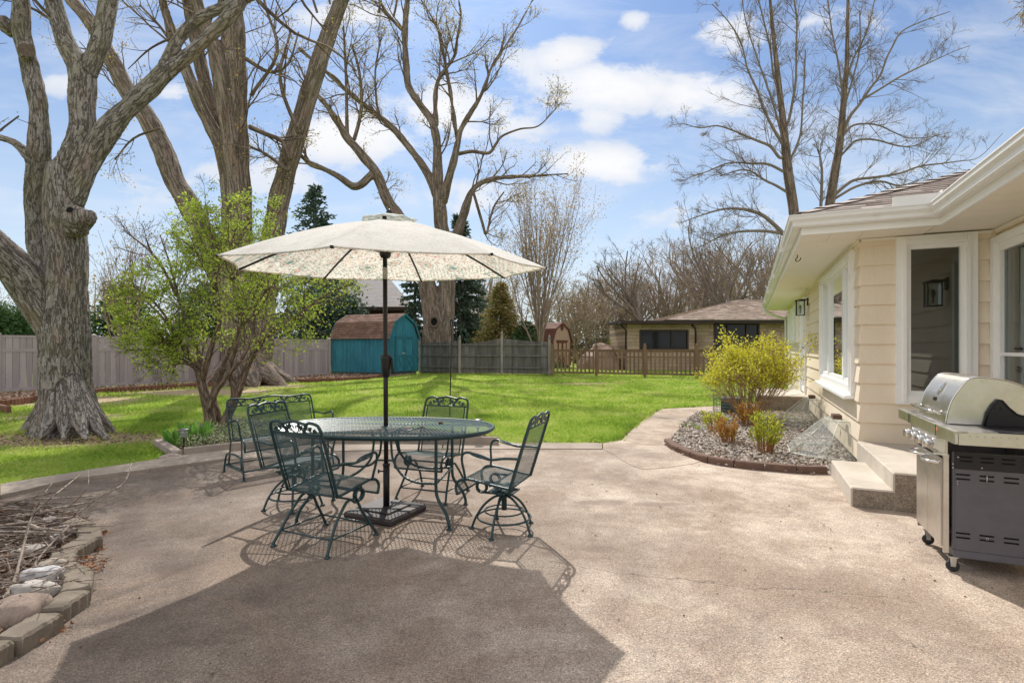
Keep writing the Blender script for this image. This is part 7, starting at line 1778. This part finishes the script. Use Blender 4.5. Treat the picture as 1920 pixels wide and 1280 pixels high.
for i, (px, py, sx_, sy_, sz_, lab, col) in enumerate(((38,1160,.34,.24,.20,'large pinkish boulder nearest the camera in the twig bed',(.30,.23,.19)),(62,1122,.34,.17,.15,'long pale grey boulder second from the front in the twig bed',(.40,.37,.34)),(78,1092,.30,.17,.15,'blue grey boulder with a white top, third from the front',(.46,.45,.46)),(98,1072,.22,.15,.11,'flat brownish boulder beside the curved edging blocks',(.34,.29,.24)),(118,1006,.20,.15,.12,'grey pink rock under the branches near the notch',(.30,.25,.24)),(92,990,.24,.16,.12,'dusky rock at the back of the twig bed',(.24,.21,.21)),(55,1042,.26,.16,.10,'half buried pale rock in the middle of the twig bed',(.38,.34,.30)),(104,1020,.14,.11,.09,'small grey rock tucked behind the edging notch',(.28,.27,.26)))):
    b = MB(); b.blob(P(px,py,.03)+ZZ*.03, (sx_*.74,sy_*.85,sz_*.85), i+3, .09, 26, 16)
    b.M = None; o = solo(b, 'boulder', simple('granite%d' % i, col, .9, var=.4, scale=16, bump=.6, bscale=60, dirt=(30,sc3(col,.4),.55)), lab, 'rock', 'boulders in the twig bed')
# edging blocks of the twig bed, in order from the camera
segs = [((-42,1222),(2,1196)),((8,1196),(96,1146)),((88,1142),(146,1104)),((140,1104),(149,1072)),((149,1074),(112,1054)),((113,1056),(121,1030)),((116,1033),(167,1006)),((169,1010),(166,985)),((160,984),(116,968))]
labs = ['edging block cut by the left picture edge in front of the twig bed','long edging block nearest the camera in front of the twig bed','edging block with a rounded end, second whole one from the camera','short edging block just before the edging turns left','small edging block turning inward at the notch','edging block at the inner corner of the notch','edging block slanting back out after the notch','edging block at the patio side tip of the twig bed','dark edging block half buried under the branches']
for i, ((x0,y0),(x1,y1)) in enumerate(segs):
    z_ = .085; a_, c_ = P(x0,y0,z_), P(x1,y1,z_); d_ = nrm(c_-a_); s_ = V(-d_[1],d_[0],0); L = np.linalg.norm(c_-a_); w_ = .068; b = MB()
    rr = random.Random(i); top = []
    out_ = [(-L/2,-w_),(L/2,-w_),(L/2,w_),(-L/2,w_)]; nP = 14; pts = []
    for k in range(nP): pts.append((-L/2+.01+(L-.02)*k/(nP-1), -w_+rr.uniform(-.004,.004)))
    pts.append((L/2-.006, -w_*.6)); pts.append((L/2-.006, w_*.6))
    for k in range(nP): pts.append((L/2-.01-(L-.02)*k/(nP-1), w_+rr.uniform(-.004,.004)))
    pts.append((-L/2+.006, w_*.6)); pts.append((-L/2+.006, -w_*.6))
    m0 = (a_+c_)/2; n_ = len(pts); q0 = [m0+d_*x+s_*y-ZZ*.10 for x, y in pts]; q1 = [m0+d_*x+s_*y-ZZ*.014+ZZ*rr.uniform(-.003,.003) for x, y in pts]; q2 = [m0+d_*x*(1-.02/L)+s_*y*.86+ZZ*rr.uniform(-.003,.003) for x, y in pts]
    b.add(q0+q1+q2, [(k, (k+1) % n_, n_+(k+1) % n_, n_+k) for k in range(n_)]+[(n_+k, n_+(k+1) % n_, 2*n_+(k+1) % n_, 2*n_+k) for k in range(n_)]+[tuple(range(2*n_,3*n_))], False)
    solo(b, 'edging_block', m_block, labs[i], 'edging block', 'weathered edging blocks of the twig bed')
# dead leaves drifted against the blocks, specks on the patio
b = MB(); rng = np.random.default_rng(9); pts = []
for (px, py, s_, n) in ((150,1052,.06,260),(160,1065,.05,160),(168,1030,.04,110),(150,1108,.03,50),(125,1140,.03,50),(80,1185,.05,70),(188,1000,.03,40)):
    q = P(px, py, .012); pts.append(q+rng.normal(0,1,(n,3))*V(s_,s_,.006))
Pp = np.concatenate(pts); b.leaves(Pp, .024*rng.uniform(.5,1.3,len(Pp)), rng, .6, dirs=rng.normal(size=(len(Pp),3))*V(1,1,.25)); b.build('drifted_leaves', leafmat('red_brown_leaves', [(.16,.065,.035),(.32,.14,.075),(.45,.24,.13)], 0, .9), kind='stuff')
b = MB(); n = 260; x = rng.uniform(-3,3,n); y = rng.uniform(2,6.5,n); k = np.abs(x) < y*.9; x, y = x[k], y[k]; b.leaves(np.stack([x,y,np.full(len(x),.006)],1), .02*rng.uniform(.5,1.2,len(x)), rng, .5, dirs=rng.normal(size=(len(x),3))*V(1,1,.15)); b.build('patio_leaf_debris', leafmat('debris', [(.10,.05,.03),(.22,.13,.07),(.35,.28,.10)], .1, .9), kind='stuff')
# soil and dead thatch rim where the lawn meets the concrete
b = MB(); pts = []
for A_ in (edge_up, walk_l):
    for p0, p1 in zip(A_[:-1], A_[1:]):
        n = int(np.linalg.norm(p1-p0)*150); t_ = rng.random(n); q = p0+(p1-p0)*t_[:,None]; nn = np.array([-(p1-p0)[1], (p1-p0)[0]])/np.linalg.norm(p1-p0); pts.append(np.column_stack([q+nn*np.abs(rng.normal(.03,.05,n))[:,None], rng.uniform(-.02,.015,n)]))
Pp = np.concatenate(pts); b.leaves(Pp, .04*rng.uniform(.5,1.3,len(Pp)), rng, .4, dirs=rng.normal(size=(len(Pp),3))*V(1,1,.3)); b.build('lawn_edge_thatch', leafmat('thatch', [(.06,.04,.028),(.15,.10,.06),(.30,.22,.13)], 0, .95), kind='stuff')

# bark flakes and dry litter round the maple's foot and scattered over the turf
b = MB(); rng = np.random.default_rng(19); n = 2600; a = rng.uniform(0,2*np.pi,n); r = np.sqrt(rng.random(n)); x = -6.95+2.3*r*np.cos(a); y = 8.1+.95*r*np.sin(a)
b.leaves(np.stack([x,y,rng.uniform(-.03,.0,n)],1), .05*rng.uniform(.4,1.3,n), rng, .4, dirs=rng.normal(size=(n,3))*V(1,1,.2))
n = 900; x = rng.uniform(-12,6,n); y = rng.uniform(6,24,n); k = inside(lawn_poly, x, y); x, y = x[k], y[k]; b.leaves(np.stack([x,y,rng.uniform(.0,.03,len(x))],1), .05*rng.uniform(.4,1.3,len(x)), rng, .5, dirs=rng.normal(size=(len(x),3))*V(1,1,.3))
b.build('lawn_litter', leafmat('lawn_litter', [(.12,.08,.05),(.28,.20,.13),(.46,.36,.25)], 0, .95), kind='stuff')
